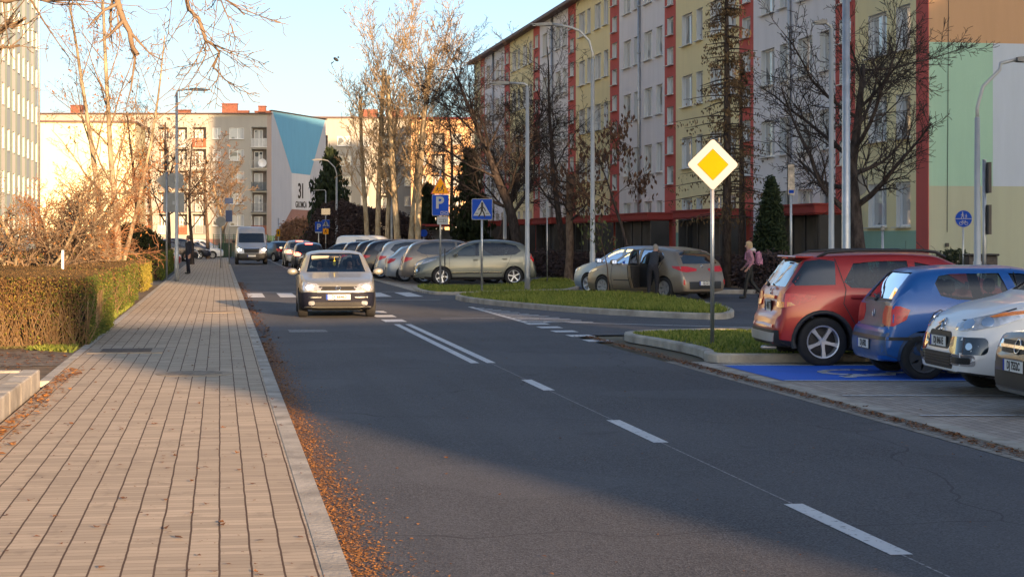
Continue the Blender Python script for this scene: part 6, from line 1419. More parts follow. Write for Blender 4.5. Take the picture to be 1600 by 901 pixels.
plate(t, bv, 0, .55, None); xyz_place(t, at(392, 116), 116, 270 + 9.3)
# parked cars in the yard at left
t = row_car(HATCH, p_wh, 'white hatchback parked beyond the standing man', 0, 0, place=False); xyz_place(t, at(308, 143), 143, 8)
t = row_car(SUV, p_wh, 'white off-roader parked farther behind the white hatchback', 0, 0, place=False); xyz_place(t, at(316, 152), 152, 8)
t = row_car(SUV, p_dk, 'dark car in the yard behind the lamp post', 0, 0, place=False); xyz_place(t, at(262, 128), 128, 20)
t = row_car(HATCH, p_red, 'red car showing its nose beside the dark evergreen bush', 0, 0, place=False); xyz_place(t, at(226, 104), 104, 5)
t = row_car(MPV, p_dk2, 'dark car behind the hedge right of the white post', 0, 0, place=False); xyz_place(t, at(285, 140), 140, 12)
# ============================================================ LAMPS, SIGNS, STREET FURNITURE
def pole_mesh(h, r0, r1, z0=-.05, n=14):
    m = MB(); m.tube([(0, 0, z0), (0, 0, h * .5), (0, 0, h)], [r0, (r0 + r1) / 2, r1], n); return m
def street_lamp(label, X, Y, h, r0, side=-1, arm=1.2, bow=False, name='street_lamp', rise=.0, armz=None, head=.62):
    """Steel column with collar and door, arm (straight or bowed) and a flat LED head."""
    t = thing(name, label, 'street lamp', (X, Y, 0))
    hh = h if not bow else h - 1.15
    m = MB(); m.tube([(0, 0, -.05), (0, 0, 1.25), (0, 0, 1.27), (0, 0, hh)], [r0, r0 * .98, r0 * .82, r0 * .6], 18); m.build('pole', M_pole, t, True)
    m = MB(); m.box((0, -r0 * .93, .7), (r0 * .9, .03, .36), bev=.006); m.build('service_door', M_pole, t)
    m = MB(); m.lathe([(r0 * 1.9, .01), (r0 * 1.9, .03), (r0 * 1.05, .03)], 18); m.build('base_plate', M_steel, t)
    a = MB()
    if bow: pts = [(0, 0, hh - .1), (0, 0, hh + .2), (side * .12, 0, hh + .62), (side * .45, 0, hh + .95), (side * arm * .6, 0, hh + 1.08), (side * arm, 0, hh + 1.16)]
    else: pts = [(0, 0, hh - .02), (side * .02, 0, hh + .06), (side * .1, 0, hh + .1), (side * arm, 0, hh + .1 + rise)]
    a.tube(pts, r0 * .42, 10); a.build('arm', M_pole, t, True)
    ez = pts[-1][2]; b = MB(); x0 = side * arm
    b.prism([(x0, ez - .045), (x0 + side * head * .3, ez - .055), (x0 + side * head, ez - .02), (x0 + side * head, ez), (x0 + side * head * .35, ez + .055), (x0, ez + .04)], -.13, .13, 'XZ'); b.build('lamp_head', mat('lamp_head_grey', (.16, .165, .17), .5, .4), t, fix=True)
    b = MB(); b.box((x0 + side * head * .6, 0, ez - .052), (head * .55, .2, .012)); b.build('lens', mat('lamp_lens', (.5, .5, .48), .2), t)
    return t
street_lamp('left street lamp with a short flat arm at the sidewalk beside the standing man', *W2(-2.32, 71.0), 7.35, .085, 1, .55, rise=.03, head=.75)
street_lamp('street lamp with a straight arm pointing left in front of the long red canopies', *G(824, 460), 6.3, .085, -1, .55, rise=.02, head=.6)
street_lamp('tall street lamp with a long bowed arm above the silver hatchback with the open door', at(926, 60), 60, 8.85, .10, -1, 1.35, True, head=.75)
street_lamp('near lamp post with a short bent arm behind the dark red car', at(1299, 43), 43, 6.75, .085, -1, .12, rise=.05, head=.32)
street_lamp('lamp post at the right with its bowed arm leaving the frame', at(1527, 36), 36, 5.3, .085, 1, .78, True, head=.45)
street_lamp('far lamp with a bowed arm in front of the dark spruce', at(526, 122), 122, 7.0, .10, -1, 1.0, True, head=.7)
street_lamp('far small lamp carrying a solar panel left of the spruce', at(509, 136), 136, 5.2, .07, -1, .5, head=.5)
street_lamp('lamp post with a bowed arm among the pale poplar trunks', at(612, 104), 104, 5.5, .09, -1, .4, True, head=.5)
street_lamp('plain lamp column behind the crossing sign', at(789, 88), 88, 4.1, .12, -1, .3, head=.4)
# thick mast running out of the top of the picture
t = thing('mast', 'thick steel mast running out of the top of the picture behind the dark red car', 'mast', (at(1322, 41), 41, 0))
m = MB(); m.tube([(0, 0, -.05), (0, 0, 1.4), (0, 0, 1.44), (0, 0, 9.2)], [.115, .112, .1, .078], 20); m.build('pole', M_steel, t, True)
m = MB(); m.lathe([(.2, .01), (.2, .03), (.12, .03)], 20); m.build('base_plate', M_steel, t)
m = MB(); m.tube([(0, 0, 9.2), (-.1, 0, 9.45), (-.5, 0, 9.6)], .05, 8); m.box((-.75, 0, 9.6), (.5, .24, .08), bev=.02); m.build('lamp_head', M_steel, t)
def sign_post(label, X, Y, h, r=.03, rz=9.3, name='road_sign', cat='road sign'):
    t = thing(name, label, cat, (X, Y, 0), R(rz)); m = MB(); m.tube([(0, 0, -.05), (0, 0, h)], r, 12); m.lathe([(r * 1.15, h), (r * 1.15, h + .02), (.001, h + .025)], 12); m.build('post', M_steel, t, True); return t
def plate_mesh(poly, y0=-.045, th=.012): return MB().prism(poly, y0, y0 + th, 'XZ')
def layer(t, poly, m, k=1, parent=None, name='sign_face', zc=0, xc=0): return MB().prism([(a + xc, b + zc) for a, b in poly], -.045 - .003 * k, -.045 - .003 * (k - 1) - .0002, 'XZ').build(name, m, parent or t)
def brackets(t, zs):
    for z in zs:
        b = MB(); b.box((0, -.022, z), (.10, .03, .03)); b.lathe([(.035, z - .014), (.035, z + .014)], 12); b.build('bracket', M_steel, t)
def rot(poly, a): c_, s_ = math.cos(R(a)), math.sin(R(a)); return [(x * c_ - y * s_, x * s_ + y * c_) for x, y in poly]
def strk(pts, w_):
    out = []
    for (a, b), (c, d) in zip(pts[:-1], pts[1:]):
        t_ = Vector((c - a, d - b)); t_.normalize(); n_ = Vector((-t_.y, t_.x)) * w_ / 2; e = t_ * w_ * .3
        out.append([(a - e.x + n_.x, b - e.y + n_.y), (a - e.x - n_.x, b - e.y - n_.y), (c + e.x - n_.x, d + e.y - n_.y), (c + e.x + n_.x, d + e.y + n_.y)])
    return out
def glyph(t, strokes, m, k, zc, xc=0, s_=1, parent=None, dots=()):
    mb = MB()
    i = 0
    for pts, w_ in strokes:
        for q in strk(pts, w_): mb.prism([(a * s_ + xc, b * s_ + zc) for a, b in q], -.045 - .003 * k - .0002 * (i % 5), -.045 - .003 * (k - 1) - .0002, 'XZ'); i += 1
    for (a, b, r_) in dots: mb.prism([(a * s_ + xc + r_ * s_ * math.cos(R(q)), b * s_ + zc + r_ * s_ * math.sin(R(q))) for q in range(0, 360, 30)], -.045 - .003 * k, -.045 - .003 * (k - 1) - .0002, 'XZ')
    return mb.build('pictogram', m, parent or t)
M_yels = mat('yellow_sign_foil', (.42, .205, .001), .7, var=.05, spec=.05); M_whs = mat('white_sign_foil', (.32, .34, .36), .6, var=.05, spec=.1); M_ors = mat('amber_sign_foil', (.80, .32, .01), .6, var=.05, spec=.1); M_redr = mat('red_sign_rim', (.42, .02, .02), .35)
WALK = [([(0, .16), (-.01, -.02)], .085), ([(-.01, -.0), (.06, -.12), (.10, -.27)], .05), ([(-.01, -.0), (-.05, -.13), (-.13, -.26)], .05), ([(0, .14), (.09, .03), (.12, -.05)], .035), ([(0, .14), (-.08, .04), (-.14, .0)], .035)]
RUN = [([(0, .14), (-.03, 0)], .08), ([(-.03, 0), (.08, -.06), (.04, -.17)], .045), ([(-.03, 0), (-.10, -.10), (-.2, -.10)], .045), ([(0, .13), (.1, .07), (.16, .12)], .03), ([(0, .13), (-.09, .07), (-.14, 0)], .03)]
# priority road sign
t = sign_post('white and yellow diamond priority sign on a tall post in the corner verge', *G(1113, 546, .0), 3.18, .032, 4)
zc = 2.87; b = plate_mesh([(a, q + zc) for a, q in rot(rrect(0, 0, .575, .575, .045), 45)]); pl = b.build('sign_plate', M_sback, t)
layer(t, rot(rrect(0, 0, .565, .565, .04), 45), M_whs, 1, pl, zc=zc); layer(t, rot(rrect(0, 0, .352, .352, .012), 45), M_black, 2, pl, 'inner_border', zc); layer(t, rot(rrect(0, 0, .342, .342, .01), 45), M_yels, 3, pl, 'yellow_field', zc); brackets(t, (2.6, 3.1))
# crossing sign
def crossing(t, zc, s_=.62, par=None):
    pl = plate_mesh([(a, q + zc) for a, q in rrect(0, 0, s_, s_, .04)]).build('sign_plate', M_sback, t)
    layer(t, rrect(0, 0, s_ * .99, s_ * .99, .04), M_whs, 1, pl, zc=zc); layer(t, rrect(0, 0, s_ * .95, s_ * .95, .035), M_blue, 2, pl, 'blue_field', zc)
    k = s_ / .62; layer(t, [(-.265 * k, -.19 * k), (.265 * k, -.19 * k), (0, .27 * k)], M_whs, 3, pl, 'white_triangle', zc)
    glyph(t, WALK, M_black, 4, zc - .01 * k, 0, .8 * k, pl, [(0, .225, .045)]); mbx = MB()
    for q in ((-.2, -.12), (.11, .2)): mbx.box(((q[0] + q[1]) / 2 * k, -.0575, zc - .125 * k), (abs(q[1] - q[0]) * k, .002, .018 * k))
    mbx.build('stripe', M_black, pl); return pl
t = sign_post('blue square crossing sign with a walking figure on the grass island', *G(753, 463), 2.85, .032, 8); crossing(t, 2.56); brackets(t, (2.4, 2.7))
# children warning + parking sign + plate
t = sign_post('sign post with an amber children warning above a blue parking sign', *G(688, 448), 4.05, .032, 8)
zc = 3.46; tri = [(-.34, -.21), (.34, -.21), (0, .42)]
def tsc(k): return [(a * k, (b) * k) for a, b in tri]
pl = plate_mesh([(a, b + zc) for a, b in tsc(1)]).build('warning_plate', M_sback, t); layer(t, tsc(.99), M_redr, 1, pl, zc=zc); layer(t, tsc(.87), M_ors, 2, pl, 'amber_field', zc)
glyph(t, RUN, M_black, 3, zc - .03, .07, .62, pl, [(.02, .2, .045)]); glyph(t, RUN, M_black, 3, zc - .07, -.10, .45, pl, [(.02, .2, .045)])
zc = 2.86; pl = plate_mesh([(a, b + zc) for a, b in rrect(0, 0, .60, .74, .04)]).build('parking_plate', M_sback, t); layer(t, rrect(0, 0, .595, .735, .04), M_whs, 1, pl, zc=zc); layer(t, rrect(0, 0, .57, .71, .035), M_blue, 2, pl, 'blue_field', zc)
text_obj('letter', 'P', .58, M_whs, pl, (-.03, -.0535, zc + .07), (R(90), 0, 0), .0015, .018)
glyph(t, [([(-.12, -.05), (.12, -.05), (.12, .05), (-.12, .05), (-.12, -.05)], .014), ([(-.12, -.05), (.12, .05)], .012), ([(-.12, .05), (.12, -.05)], .012)], M_whs, 3, zc - .27, .13, 1, pl)
zc = 2.32; pl = plate_mesh([(a, b + zc) for a, b in rrect(.08, 0, .40, .28, .02)]).build('lower_plate', M_sback, t); layer(t, rrect(.08, 0, .39, .27, .02), M_whs, 1, pl, zc=zc)
glyph(t, [([(-.14, -.05), (.06, -.05), (.06, .05), (-.14, .05)], .014), ([(.06, -.07), (.16, -.05), (.16, .05), (.06, .07)], .012)], M_black, 2, zc, .06, .8, pl); brackets(t, (3.3, 2.9, 2.3))
# round footpath / cycle path sign
t = sign_post('round blue sign with walkers above a bicycle in front of the sage green wall', at(1505, 50.5), 50.5, 2.42, .025, 0)
zc = 2.26; circ = lambda r_: [(r_ * math.cos(R(a)), r_ * math.sin(R(a))) for a in range(0, 360, 12)]
pl = plate_mesh([(a, b + zc) for a, b in circ(.245)]).build('sign_plate', M_sback, t); layer(t, circ(.243), M_whs, 1, pl, zc=zc); layer(t, circ(.232), M_blue, 2, pl, 'blue_field', zc)
layer(t, [(-.23, -.008), (.23, -.008), (.23, .008), (-.23, .008)], M_whs, 3, pl, 'divider', zc); glyph(t, WALK, M_whs, 3, zc + .10, -.03, .32, pl, [(0, .24, .05)]); glyph(t, WALK, M_whs, 3, zc + .07, .07, .22, pl, [(0, .24, .05)])
ring = lambda cx, cz, r_: [(cx + r_ * math.cos(R(a)), cz + r_ * math.sin(R(a))) for a in range(0, 361, 30)]
glyph(t, [(ring(-.075, -.13, .045), .012), (ring(.075, -.13, .045), .012), ([(-.075, -.13), (-.03, -.07), (.05, -.07), (.075, -.13)], .012), ([(-.03, -.07), (.0, -.13), (.05, -.07), (.045, -.045)], .012), ([(-.05, -.05), (-.02, -.05)], .012)], M_whs, 3, zc, 0, 1, pl)
# signs seen from behind or edge on
t = sign_post('post with the grey backs of a round and a rectangular sign on the left sidewalk', *W2(-2.75, 72.6), 4.35, .04, 9.3)
b = MB(); b.prism([(a + .35, c_ + 3.98) for a, c_ in rrect(0, 0, .62, .62, .2)], -.02, -.005, 'XZ'); b.prism([(-.42, 4.0), (-.02, 4.35), (.0, 3.55)], -.004, .008, 'XZ'); o = b.build('sign_back', M_sback, t); b = MB(); b.prism([(a + .28, c_ + 3.12) for a, c_ in rrect(0, 0, .82, .78, .04)], -.02, -.005, 'XZ'); b.build('sign_back', M_sback, t)
b = MB(); b.box((.42, -.028, 4.02), (.12, .004, .16)); b.box((.30, -.028, 3.1), (.14, .004, .14)); b.build('sticker', M_whs, t)
t = sign_post('post with a round sign seen edge-on beside the thick mast', at(1332, 45), 45, 3.5, .035, 0)
b = MB(); b.lathe([(.001, -.01), (.30, -.01), (.30, .01), (.001, .01)], 30, 'Y', (.08, 0, 3.05)); o = b.build('sign_back', M_sback, t); 
t = sign_post('post with a narrow tall notice board seen at an angle left of the masts', at(1236, 44), 44, 3.55, .03, 0)
b = MB(); b.prism(rrect(-.0, 3.15, .16, .74, .01), -.05, -.035, 'XZ'); b.build('sign_plate', mat('cream_notice', (.50, .42, .33), .6, var=.5, vscale=9), t); b = MB(); b.box((0, -.052, 2.86), (.12, .004, .08)); b.build('notice_print', M_blue, t)
t = sign_post('slim post with a small white plate among the dark shrubs', at(855, 66), 66, 3.1, .025, 0)
b = MB(); b.prism(rrect(0, 2.75, .10, .6, .01), -.05, -.035, 'XZ'); b.build('sign_plate', M_whs, t)
t = sign_post('steel post with two brown edge-on boards beside the right lamp', at(1538, 36.4), 36.4, 3.3, .04, 0)
for z, h_ in ((2.95, .62), (2.1, .60)):
    b = MB(); b.prism(rrect(.07, z, .05, h_, .005), -.2, .2, 'XZ'); b.build('sign_board', mat('weathered_brown_board', (.09, .075, .065), .7), t)
t = sign_post('short grey post in front of the mint green base', at(1379, 50), 50, 2.05, .035, 0); b = MB(); b.box((0, 0, 1.98), (.1, .1, .12), bev=.01); b.build('cap', M_sback, t)
# far signs
t = sign_post('far blue parking sign left of the solar lamp', at(498, 108), 108, 2.75, .035, 8); zc = 2.35
pl = plate_mesh([(a, b + zc) for a, b in rrect(0, 0, .46, .62, .03)]).build('sign_plate', M_sback, t); layer(t, rrect(0, 0, .45, .61, .03), M_blue, 1, pl, zc=zc); text_obj('letter', 'P', .46, M_whs, pl, (0, -.051, zc), (R(90), 0, 0), .0015, .015); layer(t, rrect(0, -.33, .42, .08, .01), M_whs, 2, pl, 'strip', zc)
t = sign_post('far crossing sign above a small amber plate under the solar panel', at(509, 110), 110, 3.3, .035, 8); crossing(t, 2.55, .50)
zc = 2.08; pl = plate_mesh([(a, b + zc) for a, b in rrect(0, 0, .34, .34, .02)]).build('amber_plate', M_sback, t); layer(t, rrect(0, 0, .33, .33, .02), M_ors, 1, pl, zc=zc); glyph(t, RUN, M_black, 2, zc, 0, .6, pl)
b = MB(); b.box((0, -.03, 3.3), (.55, .05, .40), bev=.01); b.build('solar_panel', mat('solar_cells', (.02, .03, .08), .2, .3, 1, var=.3, vscale=20), t)
t = sign_post('yellow bus stop style post sign in front of the brown gable base', at(435, 150), 150, 3.3, .05, 0); b = MB(); b.box((0, -.05, 2.1), (.30, .05, .62), bev=.01); b.build('sign_plate', M_yels, t); b = MB(); b.box((0, -.08, 2.1), (.12, .01, .3)); b.build('sign_symbol', M_black, t)
for px, Y, z, tx in ((345, 100, 2.6, 'round sign back at the far end of the left sidewalk'), (358, 112, 4.0, 'tall post with blue square plates at the far end of the sidewalk')):
    t = sign_post(tx, at(px, Y), Y, z + .3, .035, 0)
    b = MB()
    if Y == 100: b.lathe([(.001, -.05), (.28, -.05), (.28, -.03), (.001, -.03)], 24, 'Y', (0, 0, z)); b.build('sign_back', M_sback, t)
    else:
        b.box((0, -.05, z), (.5, .02, .36)); b.build('sign_plate', mat('dark_blue_plate', (.03, .06, .16), .5), t); b = MB(); b.box((0, -.05, z - .95), (.42, .02, .72)); b.build('sign_plate', MATS['dark_blue_plate'], t)
t = sign_post('small round blue sign between the poplars and the parking sign', at(662, 96), 96, 2.1, .03, 8)
pl = MB().lathe([(.001, -.05), (.2, -.05), (.2, -.03), (.001, -.03)], 24, 'Y', (0, 0, 1.95)).build('sign_plate', M_blue, t)
# white marker posts by the hedges, lattice stakes
for px, Y, h_, tx in ((98, 40, 1.45, 'white marker post standing in the hedge line at left'), (181, 66, 1.35, 'short white marker post at the foot of the forked tree')):
    t = thing('marker_post', tx, 'post', (at(px, Y), Y, 0)); MB().box((0, 0, h_ / 2), (.055, .04, h_), bev=.008).build('post', M_wht, t); MB().box((0, -.002, h_ + .01), (.062, .05, .02), bev=.004).build('cap', M_sback, t)
# stake by the parking sign
t = thing('stake', 'thin black stake beside the parking sign post', 'stake', (at(695, 62), 62, 0)); MB().tube([(0, 0, 0), (0, 0, 1.35)], .02, 8).build('stake_rod', M_dark, t)
# utility cabinet
t = thing('utility_cabinet', 'dark brown utility cabinet behind the right lamp post', 'cabinet', (at(1533, 50), 50, 0))
MB().box((0, 0, .62), (.82, .4, 1.2), bev=.02).build('housing', mat('cabinet_brown', (.035, .028, .026), .6, var=.3, vscale=6), t); MB().box((0, -.02, 1.25), (.9, .5, .06), bev=.02).build('lid', M_dark, t)
for x in (-.2, .2): MB().box((x, -.205, .62), (.36, .01, 1.05), bev=.003).build('door', mat('cabinet_door', (.05, .04, .036), .6, var=.4, vscale=10), t)
# waste container and fenced bin yard at left distance
t = thing('bin_enclosure', 'green wire mesh bin enclosure beyond the standing man', 'enclosure', (at(352, 150) - 1.0, 150, 0), R(4))
M_grf = mat('green_wire', (.03, .09, .05), .5, .3)
f = MB()
for k in range(5): f.box((k * .85, 0, 1.0), (.06, .06, 2.0))
for k in range(11): f.box((1.7, 0, .2 + k * .17), (3.4, .02, .03))
for k in range(24): f.box((k * 3.4 / 23, 0, 1.0), (.02, .02, 1.8))
f.build('mesh_panel', M_grf, t)
for x in (.9, 2.4): MB().box((x, 1.2, .65), (1.1, .9, 1.2), bev=.06).build('bin', mat('bin_green', (.03, .05, .035), .6), t)
t = thing('fence', 'long bright green slatted fence in front of the painted gable', 'fence', (at(418, 205), 205, 0), R(3)); f = MB(); q_ = MB()
for k in range(9): q_.box((k * 1.4, 0, 1.0), (.08, .08, 2.1))
for k in range(56): f.box((k * 11.2 / 56 + .1, .03, 1.0), (.13, .02, 1.8))
f.build('slat_panel', mat('lime_slats', (.16, .28, .07), .7, var=.3, vscale=1.5), t); q_.build('post', M_grf, t)
for px, Y, tx in ((740, 118, 'small red roofed shelter with a corrugated front behind the parking sign'),):
    t = thing('shelter', tx, 'shelter', (at(705, Y), Y, 0)); MB().box((0, 0, 2.5), (5.0, 2.2, .16), bev=.02).build('roof', M_can, t); MB().box((0, .4, 1.1), (4.4, .08, 2.2)).build('wall', mat('corrugated_grey', (.20, .21, .23), .6, var=.3, vscale=2), t)
    for x in (-2.2, 2.2): MB().box((x, -.8, 1.2), (.1, .1, 2.5)).build('post', M_dark, t)
# low concrete wall pieces / kerb line behind the open door car
t = thing('garden_edging', 'low pale edging stones in front of the dark shrubs behind the grey gold hatchback', 'edging', (9.3, 55.2, 0), R(-2)); MB().box((0, 0, .06), (7, .12, .14), bev=.01).build('edging_stones', M_kerb, t)
# birds in the tree
for i, (px, py) in enumerate(((649, 183), (661, 186), (673, 187), (525, 93))):
    Y = 97 if i < 3 else 100; t = thing('bird', ['leftmost of three dark birds on a branch among the poplars', 'middle one of three dark birds on a branch among the poplars', 'rightmost of three dark birds on a branch among the poplars', 'single dark bird high on the left twigs of the poplars'][i], 'bird', (at(px, Y), Y, 1.75 + (370 - py) * Y / 2800))
    M_ = Matrix.Rotation(R(35), 3, 'Y'); b = MB(); b.ell((0, 0, 0), (.17, .08, .09), 10, 8, 0, M_); b.ell((.13, 0, .12), (.055, .05, .055), 8, 6); b.tube([(.17, 0, .12), (.23, 0, .11)], [.015, .003], 5); b.prism([(-.12, -.10), (-.28, -.20), (-.26, -.24), (-.10, -.14)], -.03, .03, 'XZ'); b.build('plumage', mat('bird_dark', (.03, .03, .035), .8), t, True)
# ============================================================ PEOPLE
M_skin = mat('skin', (.45, .25, .18), .6, var=.08); M_navy = mat('navy_suit', (.012, .014, .026), .85, var=.25, vscale=9, bump=.3, bscale=30); M_shoe = mat('black_shoes', (.012, .011, .011), .4)
def person(label, bones, parts, mats, loc, rz, hairs=None, extra=None, z0=0):
    """bones: {name:(pos, radius)}, parts: list of (a,b,material index). One skinned continuous body."""
    t = thing('person', label, 'person', (loc[0], loc[1], z0), R(rz))
    names = list(bones); idx = {n: i for i, n in enumerate(names)}; me = bpy.data.meshes.new('body')
    me.from_pydata([bones[n][0] for n in names], [(idx[a], idx[b]) for a, b, m_ in parts], [])
    o = bpy.data.objects.new('body', me); C.objects.link(o); md = o.modifiers.new('s', 'SKIN'); md.use_smooth_shade = True; md.branch_smoothing = .4
    for i, n in enumerate(names):
        r_ = bones[n][1]; r_ = (r_, r_) if not isinstance(r_, tuple) else r_; me.skin_vertices[0].data[i].radius = r_; me.skin_vertices[0].data[i].use_root = (i == 0)
    sb = o.modifiers.new('u', 'SUBSURF'); sb.levels = 2; sb.render_levels = 2
    m2 = new_from(o); bpy.data.objects.remove(o); o = link('body', m2, t)
    m2.materials.clear(); [m2.materials.append(q) for q in mats]
    segs = [(Vector(bones[a][0]), Vector(bones[b][0]), m_) for a, b, m_ in parts]
    for p in m2.polygons:
        c_ = p.center; best = None
        for a, b, m_ in segs:
            ab = b - a; tt = max(0, min(1, (c_ - a).dot(ab) / max(ab.length_squared, 1e-9))); d = (c_ - (a + ab * tt)).length
            if best is None or d < best[0]: best = (d, m_)
        p.material_index = best[1]; p.use_smooth = True
    return t
def head_bits(t, c_, fwd, hair, hm, long=False, r_=.1):
    c_ = Vector(c_); f = Vector(fwd).normalized(); s_ = Vector((-f.y, f.x, 0)).normalized(); u_ = s_.cross(f) * -1; u_ = Vector((0, 0, 1))
    M_ = Matrix((s_, f, u_)).transposed()
    b = MB(); b.ell(c_ - f * .018 + u_ * .03, (r_ * .86, r_ * 1.05, r_ * 1.08), 16, 10, 0, M_); 
    if long: b.ell(c_ - f * .07 - u_ * .05, (r_ * .75, r_ * .55, r_ * 1.3), 12, 8, 0, M_)
    h_ = b.build('hair', hm, t, True)
    # cut hair away from the face
    bm = bmesh.new(); bm.from_mesh(h_.data); dl = [f_ for f_ in bm.faces if (f_.calc_center_median() - c_).dot(f) > .045 and (f_.calc_center_median() - c_).z < .075 or (f_.calc_center_median() - c_).z < -.03 and not long and (f_.calc_center_median() - c_).dot(f) > -.05]; bmesh.ops.delete(bm, geom=dl, context='FACES'); bm.to_mesh(h_.data); bm.free()
    e = MB()
    for q in (-1, 1): e.ell(c_ + f * (r_ * .88) + s_ * q * .032 + u_ * .012, (.011, .007, .007), 8, 6, 0, M_)
    e.build('eyes', M_black, t); e = MB(); e.box(c_ + f * (r_ * .90) - u_ * .048, (.04, .006, .009), 0, M=M_); e.build('mouth', mat('lips', (.35, .12, .10), .6), t)
def hand(B, P, pre, wrist, d, side, m_, curl=.35, sc_=1.0):
    """Palm, four fingers and a thumb as short chains rooted in the palm."""
    d = Vector(d).normalized(); w_ = Vector(wrist); s_ = Vector(side).normalized(); n_ = d.cross(s_).normalized(); pm = w_ + d * .055 * sc_
    B[pre + 'palm'] = (tuple(pm), (.028, .022)); P.append((pre + 'wrist', pre + 'palm', m_))
    for k, (off, L_) in enumerate(((-.030, .070), (-.010, .080), (.010, .075), (.030, .060))):
        a = pm + s_ * off * sc_ + d * .03 * sc_; b = a + (d + n_ * curl * .4).normalized() * L_ * .5 * sc_; c_ = b + (d + n_ * curl * 1.6).normalized() * L_ * .5 * sc_
        for q, v_, rr_ in (('a', a, .0095), ('b', b, .0088), ('c', c_, .0075)): B[pre + 'f%d%s' % (k, q)] = (tuple(v_), rr_)
        P += [(pre + 'palm', pre + 'f%da' % k, m_), (pre + 'f%da' % k, pre + 'f%db' % k, m_), (pre + 'f%db' % k, pre + 'f%dc' % k, m_)]
    a = w_ + d * .03 * sc_ - s_ * .03 * sc_; b = a + (d * .6 - s_ * .7 + n_ * .2).normalized() * .045 * sc_
    B[pre + 'ta'] = (tuple(a), .011); B[pre + 'tb'] = (tuple(b), .0095); P += [(pre + 'wrist', pre + 'ta', m_), (pre + 'ta', pre + 'tb', m_)]
def figure(J, mi, w=1.0):
    """J: joint positions. mi: material indices dict(top, legs, skin, shoe). Facing -Y."""
    B = {'pelvis': (J['pelvis'], (.15 * w, .115 * w)), 'waist': (J['waist'], (.145 * w, .11 * w)), 'chest': (J['chest'], (.165 * w, .125 * w)), 'collar': (J['collar'], (.11 * w, .08 * w)), 'neck': (J['neck'], .055), 'head': (J['head'], (.075, .088)), 'crown': (J['crown'], (.078, .09))}
    P = [('pelvis', 'waist', mi['top']), ('waist', 'chest', mi['top']), ('chest', 'collar', mi['top']), ('collar', 'neck', mi['skin']), ('neck', 'head', mi['skin']), ('head', 'crown', mi['skin'])]
    for s_ in 'LR':
        B[s_ + 'sh'] = (J[s_ + 'sh'], .072 * w); B[s_ + 'el'] = (J[s_ + 'el'], .052 * w); B[s_ + 'wrist'] = (J[s_ + 'wr'], .036)
        P += [('collar', s_ + 'sh', mi['top']), (s_ + 'sh', s_ + 'el', mi['top']), (s_ + 'el', s_ + 'wrist', mi['top'])]
        B[s_ + 'hip'] = (J[s_ + 'hip'], .105 * w); B[s_ + 'kn'] = (J[s_ + 'kn'], .068 * w); B[s_ + 'an'] = (J[s_ + 'an'], .046 * w); B[s_ + 'he'] = (J[s_ + 'he'], .042); B[s_ + 'toe'] = (J[s_ + 'toe'], (.042, .028))
        P += [('pelvis', s_ + 'hip', mi['legs']), (s_ + 'hip', s_ + 'kn', mi['legs']), (s_ + 'kn', s_ + 'an', mi['legs']), (s_ + 'an', s_ + 'he', mi['shoe']), (s_ + 'he', s_ + 'toe', mi['shoe'])]
        d = Vector(J[s_ + 'wr']) - Vector(J[s_ + 'el']); hand(B, P, s_, J[s_ + 'wr'], d, J.get(s_ + 'hs', (0, -1, 0)), mi['skin'])
    f = Vector(J.get('face', (0, -1, 0))).normalized(); hd_ = Vector(J['head']); B['nose'] = (tuple(hd_ + f * .105 + Vector((0, 0, .0))), .014); P.append(('head', 'nose', mi['skin']))
    return B, P
MI = dict(top=0, legs=1, skin=2, shoe=3)
def stand(**k):
    J = dict(pelvis=(0, 0, .98), waist=(0, 0, 1.12), chest=(0, .0, 1.32), collar=(0, .01, 1.47), neck=(0, .0, 1.545), head=(0, -.01, 1.64), crown=(0, 0, 1.72),
        Lsh=(.19, .01, 1.45), Lel=(.25, .04, 1.17), Lwr=(.25, -.02, .92), Rsh=(-.19, .01, 1.45), Rel=(-.25, .04, 1.17), Rwr=(-.25, -.02, .92),
        Lhip=(.10, 0, .92), Lkn=(.11, -.02, .50), Lan=(.11, .02, .10), Lhe=(.11, .04, .045), Ltoe=(.12, -.15, .035), Rhip=(-.10, 0, .92), Rkn=(-.11, -.02, .50), Ran=(-.11, .02, .10), Rhe=(-.11, .04, .045), Rtoe=(-.12, -.15, .035))
    J.update(k); return J
M_collar = M_whs
# man in a dark suit on the sidewalk, turned to the left
B, P = figure(stand(face=(0, -1, 0), Lkn=(.10, -.04, .5), Rkn=(-.10, .02, .5), Rtoe=(-.12, -.12, .035)), MI, 1.06)
t = person('standing man in a dark navy suit and white collar on the left sidewalk', B, P, [M_navy, M_navy, M_skin, M_shoe], G(294, 428, .03), -55, z0=.035)
head_bits(t, (0, -.01, 1.655), (0, -1, 0), True, mat('brown_grey_hair', (.10, .075, .055), .8)); b = MB(); b.lathe([(.075, 1.49), (.068, 1.525), (.062, 1.53)], 16, 'Z', (0, .0, 0)); b.build('shirt_collar', M_collar, t)
b = MB(); b.prism([(-.14, .86), (.14, .86), (.19, 1.2), (.0, 1.0), (-.19, 1.2)], -.125, -.10, 'XZ'); 
